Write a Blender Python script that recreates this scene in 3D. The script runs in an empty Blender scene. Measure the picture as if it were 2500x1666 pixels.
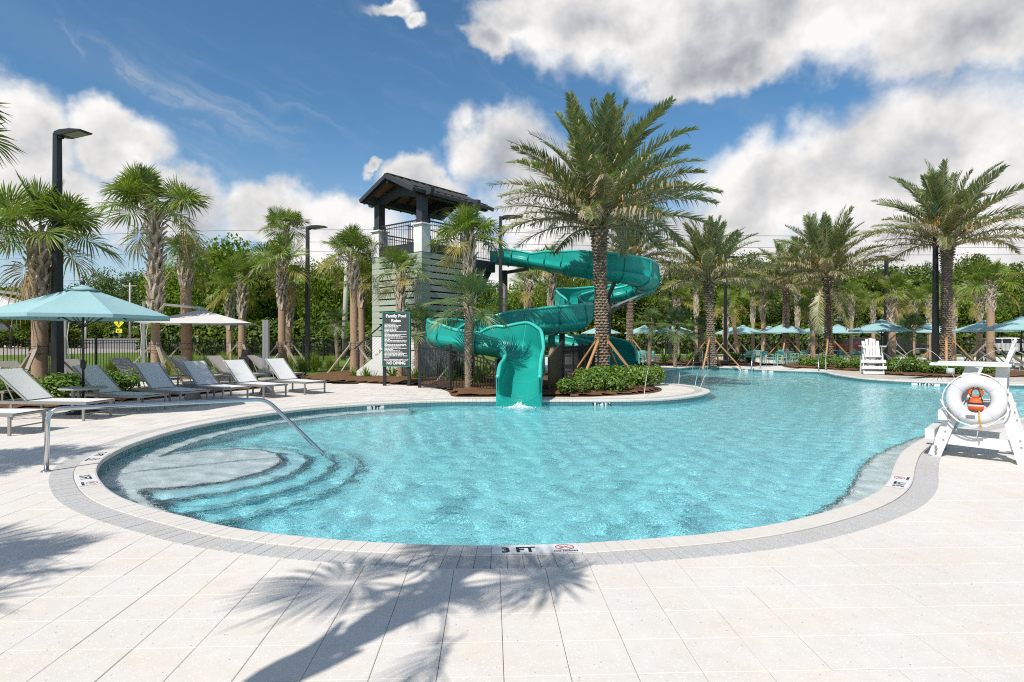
import bpy, math, random
import numpy as np
from mathutils import Vector, Matrix, kdtree
from mathutils.geometry import tessellate_polygon

SC = bpy.context.scene
COL = SC.collection
PI = math.pi
rad = math.radians
F, HZ, CH = 1433.0, 827.0, 1.55          # focal length in photo pixels, horizon row, eye height (m)

# ------------------------------------------------------------------ camera
cam = bpy.data.cameras.new("camera")
cam.sensor_width = 36.0
cam.lens = 36.0 * F / 2500.0
cam.shift_y = (HZ - 833.0) / 2500.0
cam.clip_start = 0.05
cam.clip_end = 3000.0
camo = bpy.data.objects.new("camera", cam)
camo.location = (0, 0, CH)
camo.rotation_euler = (PI / 2, 0, 0)
COL.objects.link(camo)
SC.camera = camo

# ------------------------------------------------------------------ sun, sky, exposure
SUN_AZ, SUN_EL = rad(33.0), rad(49.0)     # light travels towards +Y, turned to the right
sd = Vector((math.sin(SUN_AZ) * math.cos(SUN_EL), math.cos(SUN_AZ) * math.cos(SUN_EL), -math.sin(SUN_EL)))
sun = bpy.data.lights.new("sun", 'SUN')
sun.energy = 4.2
sun.angle = rad(0.53)
sun.color = (1.0, 0.955, 0.89)
suno = bpy.data.objects.new("sun", sun)
suno.rotation_euler = sd.to_track_quat('-Z', 'Y').to_euler()
suno.location = (-30, -40, 60)
COL.objects.link(suno)

SC.view_settings.view_transform = 'Standard'
SC.view_settings.look = 'None'
SC.view_settings.exposure = 0.29
SC.view_settings.gamma = 1.0
SC.view_settings.use_curve_mapping = False
SC.cycles.max_bounces = 10
SC.cycles.diffuse_bounces = 3
SC.cycles.glossy_bounces = 3
SC.cycles.transmission_bounces = 4
SC.cycles.transparent_max_bounces = 12
SC.cycles.caustics_refractive = True
SC.cycles.caustics_reflective = False
SC.cycles.sample_clamp_indirect = 6.0
SC.cycles.filter_width = 1.1
SC.cycles.use_denoising = False
SC.cycles.use_adaptive_sampling = False

W = bpy.data.worlds.new("World")
SC.world = W
W.use_nodes = True


class NT:
    """small helper to write node graphs as expressions"""
    def __init__(self, tree):
        self.t = tree
        self.n = tree.nodes
        self.l = tree.links

    def node(self, kind, **kw):
        n = self.n.new(kind)
        for k, v in kw.items():
            setattr(n, k, v)
        return n

    def put(self, sock, v):
        if hasattr(v, 'is_output') or isinstance(v, bpy.types.NodeSocket):
            self.l.new(v, sock)
        else:
            sock.default_value = v

    def m(self, op, a, b=None, c=None, clamp=False):
        n = self.node('ShaderNodeMath', operation=op, use_clamp=clamp)
        self.put(n.inputs[0], a)
        if b is not None:
            self.put(n.inputs[1], b)
        if c is not None:
            self.put(n.inputs[2], c)
        return n.outputs[0]

    def vm(self, op, a, b=None, s=None):
        n = self.node('ShaderNodeVectorMath', operation=op)
        self.put(n.inputs[0], a)
        if b is not None:
            self.put(n.inputs[1], b)
        if s is not None:
            self.put(n.inputs['Scale'], s)
        return n.outputs['Value'] if op in ('LENGTH', 'DOT_PRODUCT', 'DISTANCE') else n.outputs['Vector']

    def comb(self, x, y, z):
        n = self.node('ShaderNodeCombineXYZ')
        for i, v in enumerate((x, y, z)):
            self.put(n.inputs[i], v)
        return n.outputs[0]

    def ramp(self, f, lo, hi, a=0.0, b=1.0, smooth=True):
        n = self.node('ShaderNodeMapRange', interpolation_type='SMOOTHSTEP' if smooth else 'LINEAR')
        self.put(n.inputs[0], f)
        n.inputs[1].default_value = lo
        n.inputs[2].default_value = hi
        n.inputs[3].default_value = a
        n.inputs[4].default_value = b
        return n.outputs[0]

    def noise(self, vec, scale, detail=4, rough=0.5, dist=0.0, color=False, lac=2.0):
        n = self.node('ShaderNodeTexNoise')
        if vec is not None:
            self.l.new(vec, n.inputs['Vector'])
        n.inputs['Scale'].default_value = scale
        n.inputs['Detail'].default_value = detail
        n.inputs['Roughness'].default_value = rough
        n.inputs['Distortion'].default_value = dist
        n.inputs['Lacunarity'].default_value = lac
        return n.outputs[1] if color else n.outputs[0]

    def mix(self, f, a, b):
        n = self.node('ShaderNodeMix', data_type='RGBA')
        self.put(n.inputs[0], f)
        for s, v in ((n.inputs[6], a), (n.inputs[7], b)):
            if isinstance(v, (tuple, list)):
                s.default_value = (v[0], v[1], v[2], 1.0)
            else:
                self.put(s, v)
        return n.outputs[2]


def azel(px, py):
    a = math.atan((px - 1250) / F)
    return a, math.atan((HZ - py) / F * math.cos(a))


def build_world():
    g = NT(W.node_tree)
    bg = g.n['Background']
    sky = g.node('ShaderNodeTexSky', sky_type='NISHITA')
    sky.sun_disc = False
    sky.sun_elevation = SUN_EL
    sky.sun_rotation = PI + SUN_AZ
    sky.air_density = 1.0
    sky.dust_density = 0.25
    sky.ozone_density = 2.6
    tc = g.node('ShaderNodeTexCoord').outputs['Generated']
    d = g.vm('NORMALIZE', tc)
    sp = g.node('ShaderNodeSeparateXYZ')
    g.l.new(d, sp.inputs[0])
    x, y, z = sp.outputs
    az = g.m('ARCTAN2', x, y)
    el = g.m('ARCSINE', z)
    # domain-warped coordinates so cloud outlines billow
    wn = g.noise(d, 5.0, 5, 0.55, color=True)
    wv = g.vm('SCALE', g.vm('SUBTRACT', wn, (0.5, 0.5, 0.5)), s=0.16)
    wn2 = g.noise(d, 21.0, 4, 0.6, color=True)
    wv2 = g.vm('SCALE', g.vm('SUBTRACT', wn2, (0.5, 0.5, 0.5)), s=0.05)
    ae = g.vm('ADD', g.vm('ADD', g.comb(az, el, 0.0), wv), wv2)
    # cloud banks: centre and half size as (photo column, photo row, half width, half height)
    banks = [
        # towering cumulus low on the right
        (2250, 420, 330, 235), (2050, 430, 260, 165), (1850, 470, 200, 125), (2520, 470, 260, 220), (1740, 560, 220, 120), (2300, 640, 600, 120),
        # middle cumulus behind the big palm
        (1240, 400, 130, 130), (1330, 480, 200, 130), (1050, 470, 110, 62), (1500, 640, 420, 130), (915, 432, 30, 22),
        # cumulus low on the left
        (50, 330, 150, 120), (285, 350, 120, 95), (400, 490, 190, 100), (640, 500, 170, 80), (830, 550, 180, 80), (120, 470, 170, 80), (1000, 620, 300, 60),
        (-300, 420, 260, 200), (2900, 430, 340, 260),
        # wide grey deck high on the right
        (1900, 30, 620, 165), (1500, 35, 330, 120), (1290, 60, 160, 70), (1780, 165, 210, 75), (2350, 60, 420, 150), (935, 8, 85, 36), (990, 52, 40, 30), (1200, 120, 90, 60), (2600, -80, 700, 230),
    ]
    dens = None
    low = None
    for i, (cx, cy, rx, ry) in enumerate(banks):
        a0, e0 = azel(cx, cy)
        a1, _ = azel(cx + rx, cy)
        am, _ = azel(cx - rx, cy)
        _, e1 = azel(cx, cy - ry)
        _, e2 = azel(cx, cy + ry)
        ra, re = (a1 - am) / 2, (e1 - e2) / 2
        q = g.vm('MULTIPLY', g.vm('SUBTRACT', ae, (a0, e0, 0.0)), (1 / ra, 1 / re, 0.0))
        v = g.m('SUBTRACT', 1.0, g.vm('LENGTH', q))
        dens = v if dens is None else g.m('SMOOTH_MAX', dens, v, 0.12)
        if i == 19:
            low = dens
    # the rest of the sky: scattered cumulus of the same kind
    away = g.m('MAXIMUM', g.ramp(g.m('ABSOLUTE', az), 0.95, 1.25), g.ramp(el, 0.62, 0.85))
    gen = g.m('SUBTRACT', g.m('MULTIPLY', g.noise(d, 2.3, 3, 0.5), 2.6), 1.45)
    gen = g.m('ADD', gen, g.m('MULTIPLY', g.m('SUBTRACT', 1.0, away), -3.0))
    dens = g.m('MAXIMUM', dens, gen)
    fine = g.noise(d, 10.0, 8, 0.60)
    dn = g.m('ADD', dens, g.m('MULTIPLY', g.m('SUBTRACT', fine, 0.5), 0.85))
    dn = g.m('ADD', dn, g.m('MULTIPLY', g.m('SUBTRACT', g.noise(d, 5.2, 5, 0.55), 0.52), 1.1))
    cov = g.ramp(dn, -0.22, 0.40)
    # thickness makes the cloud grey, lit puffs make it white; light comes from behind and above
    off = g.vm('ADD', d, (-0.018, 0.0, 0.024))
    fine2 = g.noise(off, 11.0, 4, 0.55)
    relief = g.m('MULTIPLY', g.m('SUBTRACT', fine, fine2), 0.8)
    mid1 = g.noise(d, 6.5, 4, 0.5)
    mid2 = g.noise(g.vm('ADD', d, (-0.03, 0.0, 0.045)), 6.5, 4, 0.5)
    relief = g.m('ADD', relief, g.m('MULTIPLY', g.m('SUBTRACT', mid1, mid2), 0.9))
    big = g.noise(d, 3.4, 3, 0.5)
    thick = g.ramp(dens, 0.10, 1.0)
    high = g.ramp(g.m('SUBTRACT', dens, low), -0.05, 0.12)         # only the high deck is in its own shade
    gry = g.m('MULTIPLY', thick, g.m('ADD', g.m('MULTIPLY', high, 0.16), 0.14))
    lum = g.m('SUBTRACT', g.m('ADD', 0.97, relief), gry)
    lum = g.m('ADD', lum, g.m('MULTIPLY', g.m('SUBTRACT', big, 0.5), 0.20))
    lum = g.m('MAXIMUM', g.m('MINIMUM', lum, 1.06), 0.40)
    tint = g.mix(g.ramp(lum, 0.45, 0.95), (0.90, 0.94, 1.02), (1.0, 0.985, 0.965))
    ccol = g.vm('SCALE', tint, s=g.m('MULTIPLY', lum, CLOUD))
    # thin cirrus streaks
    rot = g.comb(g.m('ADD', g.m('MULTIPLY', az, 1.0), g.m('MULTIPLY', el, 1.9)), g.m('ADD', g.m('MULTIPLY', el, 6.5), g.m('MULTIPLY', az, 2.2)), 0.0)
    rot = g.vm('ADD', rot, g.vm('SCALE', wv, s=5.0))
    cir = g.noise(rot, 1.6, 6, 0.62, 1.4)
    cmask = g.ramp(g.noise(d, 3.1, 2, 0.5), 0.40, 0.66)
    sa, se = azel(260, 165)
    sq = g.vm('SUBTRACT', g.vm('ADD', g.comb(az, el, 0.0), g.vm('SCALE', wv, s=0.4)), (sa, se, 0.0))
    sqp = g.node('ShaderNodeSeparateXYZ')
    g.l.new(sq, sqp.inputs[0])
    ln = g.m('ADD', sqp.outputs[1], g.m('MULTIPLY', sqp.outputs[0], 0.27))
    streak = g.m('MULTIPLY', g.ramp(g.m('ABSOLUTE', ln), 0.0, 0.045, 1.0, 0.0), g.ramp(g.m('ABSOLUTE', sqp.outputs[0]), 0.02, 0.30, 1.0, 0.0))
    ci = g.m('MULTIPLY', g.ramp(cir, 0.46, 0.80), g.m('ADD', g.m('MULTIPLY', cmask, 0.26), g.m('MULTIPLY', streak, 1.1)), clamp=True)
    ci = g.m('ADD', ci, g.m('MULTIPLY', streak, 0.05), clamp=True)
    hazeb = g.ramp(el, 0.0, 0.34, 0.55, 0.0)
    skyc = g.vm('SCALE', g.vm('MULTIPLY', sky.outputs[0], SKYTINT), s=SKYK)
    col = g.mix(hazeb, skyc, g.vm('SCALE', g.comb(0.86, 0.92, 1.0), s=CLOUD * 0.85))
    col = g.mix(ci, col, g.vm('SCALE', g.comb(0.95, 0.97, 1.0), s=CLOUD * 0.80))
    col = g.mix(cov, col, ccol)
    g.l.new(col, bg.inputs[0])
    bg.inputs[1].default_value = 0.105
    W.cycles.sampling_method = 'MANUAL'
    W.cycles.sample_map_resolution = 512


CLOUD, SKYK, SKYTINT = 7.2, 0.86, (0.70, 1.03, 1.14)
build_world()

# ------------------------------------------------------------------ helpers
def gp(px, py, z=0.0):
    """ground point (m) that the photo shows at this pixel"""
    Y = F * (CH - z) / (py - HZ)
    return Vector(((px - 1250) * Y / F, Y, z))


def at(px, py, Y):
    """point at a given distance into the scene"""
    return Vector(((px - 1250) * Y / F, Y, CH + (HZ - py) * Y / F))


class MB:
    def __init__(self):
        self.v, self.f, self.mi, self.sm = [], [], [], []
        self.m = 0
        self.smooth = False

    def add(self, vs, fs):
        b = len(self.v)
        self.v.extend([tuple(p) for p in vs])
        for f in fs:
            self.f.append(tuple(b + i for i in f))
            self.mi.append(self.m)
            self.sm.append(self.smooth)

    def box(self, c, s, M=None, ch=0.0):
        x, y, z = s[0] / 2, s[1] / 2, s[2] / 2
        if ch > 0:                                        # chamfered top edge
            vs = [(-x, -y, -z), (x, -y, -z), (x, y, -z), (-x, y, -z),
                  (-x, -y, z - ch), (x, -y, z - ch), (x, y, z - ch), (-x, y, z - ch),
                  (-x + ch, -y + ch, z), (x - ch, -y + ch, z), (x - ch, y - ch, z), (-x + ch, y - ch, z)]
            fs = [(3, 2, 1, 0), (8, 9, 10, 11)]
            for a, b in ((0, 4), (4, 8)):
                for i in range(4):
                    j = (i + 1) % 4
                    fs.append((a + i, a + j, b + j, b + i))
        else:
            vs = [(-x, -y, -z), (x, -y, -z), (x, y, -z), (-x, y, -z), (-x, -y, z), (x, -y, z), (x, y, z), (-x, y, z)]
            fs = [(3, 2, 1, 0), (4, 5, 6, 7), (0, 1, 5, 4), (1, 2, 6, 5), (2, 3, 7, 6), (3, 0, 4, 7)]
        c = Vector(c)
        self.add([c + (M @ Vector(p) if M else Vector(p)) for p in vs], fs)

    def beam(self, a, b, w, h, up=(0, 0, 1), w2=None, h2=None):
        a, b = Vector(a), Vector(b)
        t = (b - a).normalized()
        up = Vector(up)
        s = t.cross(up)
        if s.length < 1e-4:
            s = t.cross(Vector((1, 0, 0)))
        s.normalize()
        u = s.cross(t)
        w2, h2 = w2 or w, h2 or h
        vs = [a + s * i * w / 2 + u * j * h / 2 for i, j in ((-1, -1), (1, -1), (1, 1), (-1, 1))]
        vs += [b + s * i * w2 / 2 + u * j * h2 / 2 for i, j in ((-1, -1), (1, -1), (1, 1), (-1, 1))]
        self.add(vs, [(3, 2, 1, 0), (4, 5, 6, 7), (0, 1, 5, 4), (1, 2, 6, 5), (2, 3, 7, 6), (3, 0, 4, 7)])

    def tube(self, pts, r, n=8, caps=True, closed=False):
        pts = [Vector(p) for p in pts]
        k = len(pts)
        rs = r if isinstance(r, (list, tuple)) else [r] * k
        rings, prev = [], None
        for i, p in enumerate(pts):
            a = pts[i - 1] if (i > 0 or closed) else p
            b = pts[(i + 1) % k] if (i < k - 1 or closed) else p
            t = (b - a).normalized()
            if prev is None:
                s = t.cross(Vector((0, 0, 1)))
                if s.length < 1e-3:
                    s = t.cross(Vector((1, 0, 0)))
            else:
                s = prev - t * prev.dot(t)
            s.normalize()
            prev = s
            u = s.cross(t)
            rings.append([p + (s * math.cos(2 * PI * j / n) + u * math.sin(2 * PI * j / n)) * rs[i] for j in range(n)])
        vs = [q for rg in rings for q in rg]
        fs = []
        for i in range(k if closed else k - 1):
            o, o2 = i * n, ((i + 1) % k) * n
            for j in range(n):
                j2 = (j + 1) % n
                fs.append((o + j, o + j2, o2 + j2, o2 + j))
        if caps and not closed:
            fs.append(tuple(range(n - 1, -1, -1)))
            fs.append(tuple((k - 1) * n + j for j in range(n)))
        self.add(vs, fs)

    def lathe(self, prof, n=16, c=(0, 0, 0)):
        vs, fs = [], []
        for r, z in prof:
            for j in range(n):
                a = 2 * PI * j / n
                vs.append((c[0] + r * math.cos(a), c[1] + r * math.sin(a), c[2] + z))
        for i in range(len(prof) - 1):
            for j in range(n):
                j2 = (j + 1) % n
                fs.append((i * n + j, i * n + j2, (i + 1) * n + j2, (i + 1) * n + j))
        fs.append(tuple(range(n - 1, -1, -1)))
        fs.append(tuple((len(prof) - 1) * n + j for j in range(n)))
        self.add(vs, fs)

    def prism(self, poly, M, t):
        """polygon (2-D) in the local x-z plane of M, thickness t along local y"""
        n = len(poly)
        vs = [M @ Vector((p[0], -t / 2, p[1])) for p in poly] + [M @ Vector((p[0], t / 2, p[1])) for p in poly]
        fs = [tuple(range(n)), tuple(range(2 * n - 1, n - 1, -1))]
        fs += [(i, i + n, (i + 1) % n + n, (i + 1) % n) for i in range(n)]
        self.add(vs, fs)

    def mesh(self, name, mats):
        me = bpy.data.meshes.new(name)
        me.from_pydata(self.v, [], self.f)
        for m in (mats if isinstance(mats, (list, tuple)) else [mats]):
            me.materials.append(m)
        if any(self.mi):
            me.polygons.foreach_set('material_index', self.mi)
        if any(self.sm):
            me.polygons.foreach_set('use_smooth', self.sm)
        me.update()
        return me

    def build(self, name, mats, parent=None, kind=None, label=None):
        o = bpy.data.objects.new(name, self.mesh(name, mats))
        COL.objects.link(o)
        if parent is not None:
            o.parent = parent
        if kind:
            o['kind'] = kind
        if label:
            o['label'] = label
        return o


def fastmesh(name, verts, faces4, mats, mi=None, smooth=False):
    """numpy mesh of quads (or tris)"""
    me = bpy.data.meshes.new(name)
    verts = np.asarray(verts, np.float32)
    faces = np.asarray(faces4, np.int32)
    k = faces.shape[1]
    me.vertices.add(len(verts))
    me.vertices.foreach_set('co', verts.ravel())
    me.loops.add(faces.size)
    me.loops.foreach_set('vertex_index', faces.ravel())
    me.polygons.add(len(faces))
    me.polygons.foreach_set('loop_start', np.arange(0, faces.size, k, dtype=np.int32))
    me.polygons.foreach_set('loop_total', np.full(len(faces), k, np.int32))
    for m in (mats if isinstance(mats, (list, tuple)) else [mats]):
        me.materials.append(m)
    if mi is not None:
        me.polygons.foreach_set('material_index', np.asarray(mi, np.int32))
    if smooth:
        me.polygons.foreach_set('use_smooth', np.ones(len(faces), bool))
    me.update(calc_edges=True)
    return me


def obj(name, me, parent=None, M=None, kind=None):
    o = bpy.data.objects.new(name, me)
    COL.objects.link(o)
    if parent is not None:
        o.parent = parent
    if M is not None:
        o.matrix_local = M
    if kind:
        o['kind'] = kind
    return o


def tag(o, label, cat, group=None):
    o['label'] = label
    o['category'] = cat
    if group:
        o['group'] = group
    return o


def thing(name, label, cat, loc=(0, 0, 0), rz=0.0, group=None, scale=1.0):
    o = bpy.data.objects.new(name, None)
    o.empty_display_size = 0.1
    COL.objects.link(o)
    o.location = loc
    o.rotation_euler = (0, 0, rz)
    o.scale = (scale,) * 3 if not isinstance(scale, (tuple, list)) else scale
    return tag(o, label, cat, group)


def copy_tree(o, parent=None):
    c = o.copy()
    COL.objects.link(c)
    c.parent = parent
    for ch in list(o.children):
        copy_tree(ch, c)
    return c


def place(proto, first, label, loc, rz, group, scale=1.0):
    o = proto if first else copy_tree(proto)
    o.location = loc
    o.rotation_euler = (0, 0, rz)
    o.scale = (scale,) * 3 if not isinstance(scale, (tuple, list)) else scale
    o['label'] = label
    o['group'] = group
    return o


def RZ(a):
    return Matrix.Rotation(a, 4, 'Z')


def T(v):
    return Matrix.Translation(Vector(v))


def basis(xa, ya, za, o):
    return Matrix((
        (xa[0], ya[0], za[0], o[0]), (xa[1], ya[1], za[1], o[1]), (xa[2], ya[2], za[2], o[2]), (0, 0, 0, 1)))


def catmull(pts, per=12, closed=False):
    n = len(pts)
    out = []
    rng = range(n) if closed else range(n - 1)
    for i in rng:
        if closed:
            p0, p1, p2, p3 = pts[i - 1], pts[i], pts[(i + 1) % n], pts[(i + 2) % n]
        else:
            p1, p2 = pts[i], pts[i + 1]
            p0 = pts[i - 1] if i else p1 * 2 - p2
            p3 = pts[i + 2] if i + 2 < n else p2 * 2 - p1
        for k in range(per):
            t = k / per
            out.append(0.5 * ((2 * p1) + (p2 - p0) * t + (2 * p0 - 5 * p1 + 4 * p2 - p3) * t * t + (3 * p1 - p0 - 3 * p2 + p3) * t ** 3))
    if not closed:
        out.append(pts[-1].copy())
    return out


def resample(pts, ds, closed=False):
    if closed:
        pts = pts + [pts[0]]
    d = [0.0]
    for a, b in zip(pts[:-1], pts[1:]):
        d.append(d[-1] + (b - a).length)
    n = max(2, int(round(d[-1] / ds)))
    out, j = [], 0
    for i in range(n if closed else n + 1):
        s = d[-1] * i / n
        while j < len(d) - 2 and d[j + 1] < s:
            j += 1
        t = (s - d[j]) / max(1e-9, d[j + 1] - d[j])
        out.append(pts[j].lerp(pts[j + 1], min(1, t)))
    return out


# ------------------------------------------------------------------ materials
def newmat(name):
    m = bpy.data.materials.new(name)
    m.use_nodes = True
    g = NT(m.node_tree)
    b = g.n['Principled BSDF']
    return m, g, b


def mat(name, col, rough=0.6, var=0.12, scale=6.0, bump=0.0, bscale=40.0, metal=0.0, spec=0.5, coat=0.0, isl=0.0, stretch=None, trans=0.0):
    """plain painted / natural surface: colour, gentle variation, fine relief"""
    m, g, b = newmat(name)
    geo = g.node('ShaderNodeNewGeometry')
    tc = g.node('ShaderNodeTexCoord').outputs['Object']
    v = tc
    if stretch:
        v = g.vm('MULTIPLY', tc, stretch)
    f = g.noise(v, scale, 4, 0.6)
    k = g.m('ADD', 1.0 - var, g.m('MULTIPLY', f, 2 * var))
    if isl:
        k = g.m('MULTIPLY', k, g.m('ADD', 1.0 - isl, g.m('MULTIPLY', geo.outputs['Random Per Island'], 2 * isl)))
    c = g.vm('SCALE', (col[0], col[1], col[2]), s=k)
    g.l.new(c, b.inputs['Base Color'])
    b.inputs['Roughness'].default_value = rough
    b.inputs['Metallic'].default_value = metal
    b.inputs['Specular IOR Level'].default_value = spec
    b.inputs['Coat Weight'].default_value = coat
    if bump:
        bn = g.node('ShaderNodeBump')
        bn.inputs['Strength'].default_value = bump
        bn.inputs['Distance'].default_value = 0.02
        g.l.new(g.noise(v, bscale, 3, 0.6), bn.inputs['Height'])
        g.l.new(bn.outputs[0], b.inputs['Normal'])
    return m


def leafmat(name, c1, c2, trans=0.35, rough=0.45, gloss=0.10, clump=0.0):
    """leaves: colour varies leaf by leaf, light shines through"""
    m, g, b = newmat(name)
    g.n.remove(b)
    geo = g.node('ShaderNodeNewGeometry')
    oi = g.node('ShaderNodeObjectInfo')
    r = g.m('ADD', g.m('MULTIPLY', geo.outputs['Random Per Island'], 0.72), g.m('MULTIPLY', oi.outputs['Random'], 0.28))
    if clump:
        nz = g.noise(geo.outputs['Position'], clump, 3, 0.5)
        r = g.m('ADD', g.m('MULTIPLY', r, 0.5), g.m('SUBTRACT', g.m('MULTIPLY', nz, 1.6), 0.55), clamp=True)
    c = g.mix(r, c1, c2)
    di = g.node('ShaderNodeBsdfDiffuse')
    tr = g.node('ShaderNodeBsdfTranslucent')
    gl = g.node('ShaderNodeBsdfGlossy')
    gl.inputs['Roughness'].default_value = rough
    gl.inputs['Color'].default_value = (0.8, 0.85, 0.8, 1)
    g.l.new(c, di.inputs['Color'])
    g.l.new(g.vm('MULTIPLY', c, (1.15, 1.25, 0.6)), tr.inputs['Color'])
    a = g.node('ShaderNodeMixShader')
    a.inputs[0].default_value = trans
    g.l.new(di.outputs[0], a.inputs[1])
    g.l.new(tr.outputs[0], a.inputs[2])
    a2 = g.node('ShaderNodeMixShader')
    a2.inputs[0].default_value = gloss
    g.l.new(a.outputs[0], a2.inputs[1])
    g.l.new(gl.outputs[0], a2.inputs[2])
    g.l.new(a2.outputs[0], g.n['Material Output'].inputs[0])
    return m


def stonemat(name, base, fleck, dark, fs=70.0, isl=0.075, amount=0.24, stain=0.17):
    """cast paver with shell flecks, dark grit and weathering"""
    m, g, b = newmat(name)
    geo = g.node('ShaderNodeNewGeometry')
    p = geo.outputs['Position']
    big = g.noise(p, 0.9, 5, 0.6)
    mid = g.noise(p, 9.0, 4, 0.6)
    k = g.m('ADD', 1.0 - isl, g.m('MULTIPLY', geo.outputs['Random Per Island'], 2 * isl))
    k = g.m('MULTIPLY', k, g.m('ADD', 1.0 - stain, g.m('MULTIPLY', g.m('ADD', big, mid), stain)))
    warm = g.mix(g.ramp(g.noise(p, 2.3, 4, 0.6), 0.40, 0.75), base, (base[0] * 1.0, base[1] * 0.97, base[2] * 0.91))
    c = g.vm('SCALE', warm, s=k)
    vo = g.node('ShaderNodeTexVoronoi')
    vo.inputs['Scale'].default_value = fs
    g.l.new(g.vm('ADD', p, g.vm('SCALE', g.noise(p, 60.0, 2, 0.5, color=True), s=0.012)), vo.inputs['Vector'])
    sel = g.node('ShaderNodeSeparateColor')
    g.l.new(vo.outputs['Color'], sel.inputs[0])
    fl = g.m('MULTIPLY', g.ramp(vo.outputs['Distance'], 0.25, 0.42, 1.0, 0.0), g.ramp(sel.outputs[0], 1.0 - amount, 1.0 - amount + 0.03))
    c = g.mix(fl, c, fleck)
    vo2 = g.node('ShaderNodeTexVoronoi')
    vo2.inputs['Scale'].default_value = fs * 0.55
    g.l.new(p, vo2.inputs['Vector'])
    sel2 = g.node('ShaderNodeSeparateColor')
    g.l.new(vo2.outputs['Color'], sel2.inputs[0])
    dk = g.m('MULTIPLY', g.ramp(vo2.outputs['Distance'], 0.12, 0.24, 1.0, 0.0), g.ramp(sel2.outputs[1], 0.93, 0.95))
    c = g.mix(g.m('MULTIPLY', dk, 0.75), c, dark)
    g.l.new(c, b.inputs['Base Color'])
    b.inputs['Roughness'].default_value = 0.72
    b.inputs['Specular IOR Level'].default_value = 0.3
    bn = g.node('ShaderNodeBump')
    bn.inputs['Strength'].default_value = 0.25
    bn.inputs['Distance'].default_value = 0.004
    g.l.new(g.noise(p, 160.0, 3, 0.6), bn.inputs['Height'])
    g.l.new(bn.outputs[0], b.inputs['Normal'])
    return m


M = {}
M['tile'] = stonemat('cream_paver', (0.63, 0.587, 0.537), (0.75, 0.715, 0.67), (0.20, 0.16, 0.12), fs=84.0)
M['border'] = stonemat('grey_paver', (0.43, 0.42, 0.405), (0.68, 0.67, 0.65), (0.10, 0.10, 0.10), fs=95.0, isl=0.14, amount=0.42)
M['coping'] = stonemat('coping_stone', (0.60, 0.565, 0.52), (0.66, 0.63, 0.59), (0.34, 0.30, 0.26), fs=110.0, isl=0.05, amount=0.10)
M['joint'] = mat('joint_sand', (0.47, 0.42, 0.36), 0.95, 0.3, 3.0)
M['grout'] = mat('pale_grout', (0.60, 0.58, 0.55), 0.9)
M['marker'] = mat('marker_tile', (0.70, 0.70, 0.69), 0.35, 0.04)
M['ink'] = mat('black_print', (0.015, 0.015, 0.016), 0.5, 0.02)
M['redink'] = mat('red_print', (0.42, 0.03, 0.05), 0.5, 0.02)
M['white'] = mat('white_plastic', (0.64, 0.64, 0.63), 0.45, 0.05, 3.0, 0.05, 90)
M['stucco'] = mat('white_stucco', (0.70, 0.69, 0.67), 0.85, 0.05, 2.0, 0.12, 120)
M['black'] = mat('black_metal', (0.016, 0.016, 0.018), 0.42, 0.15, 4.0)
M['bronze'] = mat('dark_bronze', (0.030, 0.029, 0.031), 0.5, 0.15, 3.0)
M['beam'] = mat('charcoal_timber', (0.030, 0.033, 0.042), 0.6, 0.22, 5.0, 0.15, 30, stretch=(1, 1, 6))
M['soffit'] = mat('cedar_soffit', (0.20, 0.105, 0.05), 0.6, 0.25, 6.0)
M['roof'] = mat('roof_metal', (0.095, 0.092, 0.088), 0.42, 0.10, 2.0, metal=0.3)
M['slat'] = mat('sage_slat', (0.35, 0.40, 0.325), 0.72, 0.10, 4.0, 0.12, 50, isl=0.04)
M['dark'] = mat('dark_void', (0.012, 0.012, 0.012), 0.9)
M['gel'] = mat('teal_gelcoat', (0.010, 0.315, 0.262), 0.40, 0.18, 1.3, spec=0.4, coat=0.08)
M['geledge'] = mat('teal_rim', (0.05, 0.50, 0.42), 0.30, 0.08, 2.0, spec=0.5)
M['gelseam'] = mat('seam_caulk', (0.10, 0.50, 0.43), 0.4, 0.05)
M['column'] = mat('brown_steel', (0.07, 0.058, 0.05), 0.5, 0.12)
M['chrome'] = mat('stainless', (0.62, 0.62, 0.63), 0.16, 0.05, metal=1.0)
M['alu'] = mat('brushed_aluminium', (0.40, 0.395, 0.385), 0.42, 0.08, metal=0.7)
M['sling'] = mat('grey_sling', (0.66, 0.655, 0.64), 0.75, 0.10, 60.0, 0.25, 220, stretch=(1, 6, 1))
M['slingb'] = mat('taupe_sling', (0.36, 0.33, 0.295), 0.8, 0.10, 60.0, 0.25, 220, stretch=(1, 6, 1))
M['chframe'] = mat('chaise_frame', (0.30, 0.285, 0.265), 0.42, 0.06, metal=0.35)
M['concrete'] = mat('cast_stone', (0.34, 0.32, 0.29), 0.85, 0.15, 8.0, 0.3, 60)
M['wood'] = mat('new_lumber', (0.40, 0.215, 0.085), 0.75, 0.22, 5.0, 0.2, 40, stretch=(1, 1, 0.3))
M['woodold'] = mat('grey_lumber', (0.34, 0.285, 0.225), 0.8, 0.22, 5.0, 0.2, 40)
M['orange'] = mat('orange_fabric', (0.62, 0.10, 0.015), 0.6, 0.12)
M['refl'] = mat('grey_reflective_tape', (0.60, 0.58, 0.66), 0.5, 0.06)
M['rope'] = mat('white_rope', (0.68, 0.67, 0.64), 0.8, 0.08)
M['yrope'] = mat('yellow_rope', (0.62, 0.30, 0.03), 0.8, 0.1)
M['chairteal'] = mat('teal_resin', (0.16, 0.42, 0.36), 0.5, 0.08)
M['signface'] = mat('charcoal_sign', (0.045, 0.052, 0.050), 0.55, 0.08)
M['signtrim'] = mat('green_sign_trim', (0.02, 0.26, 0.20), 0.45, 0.05)
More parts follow.
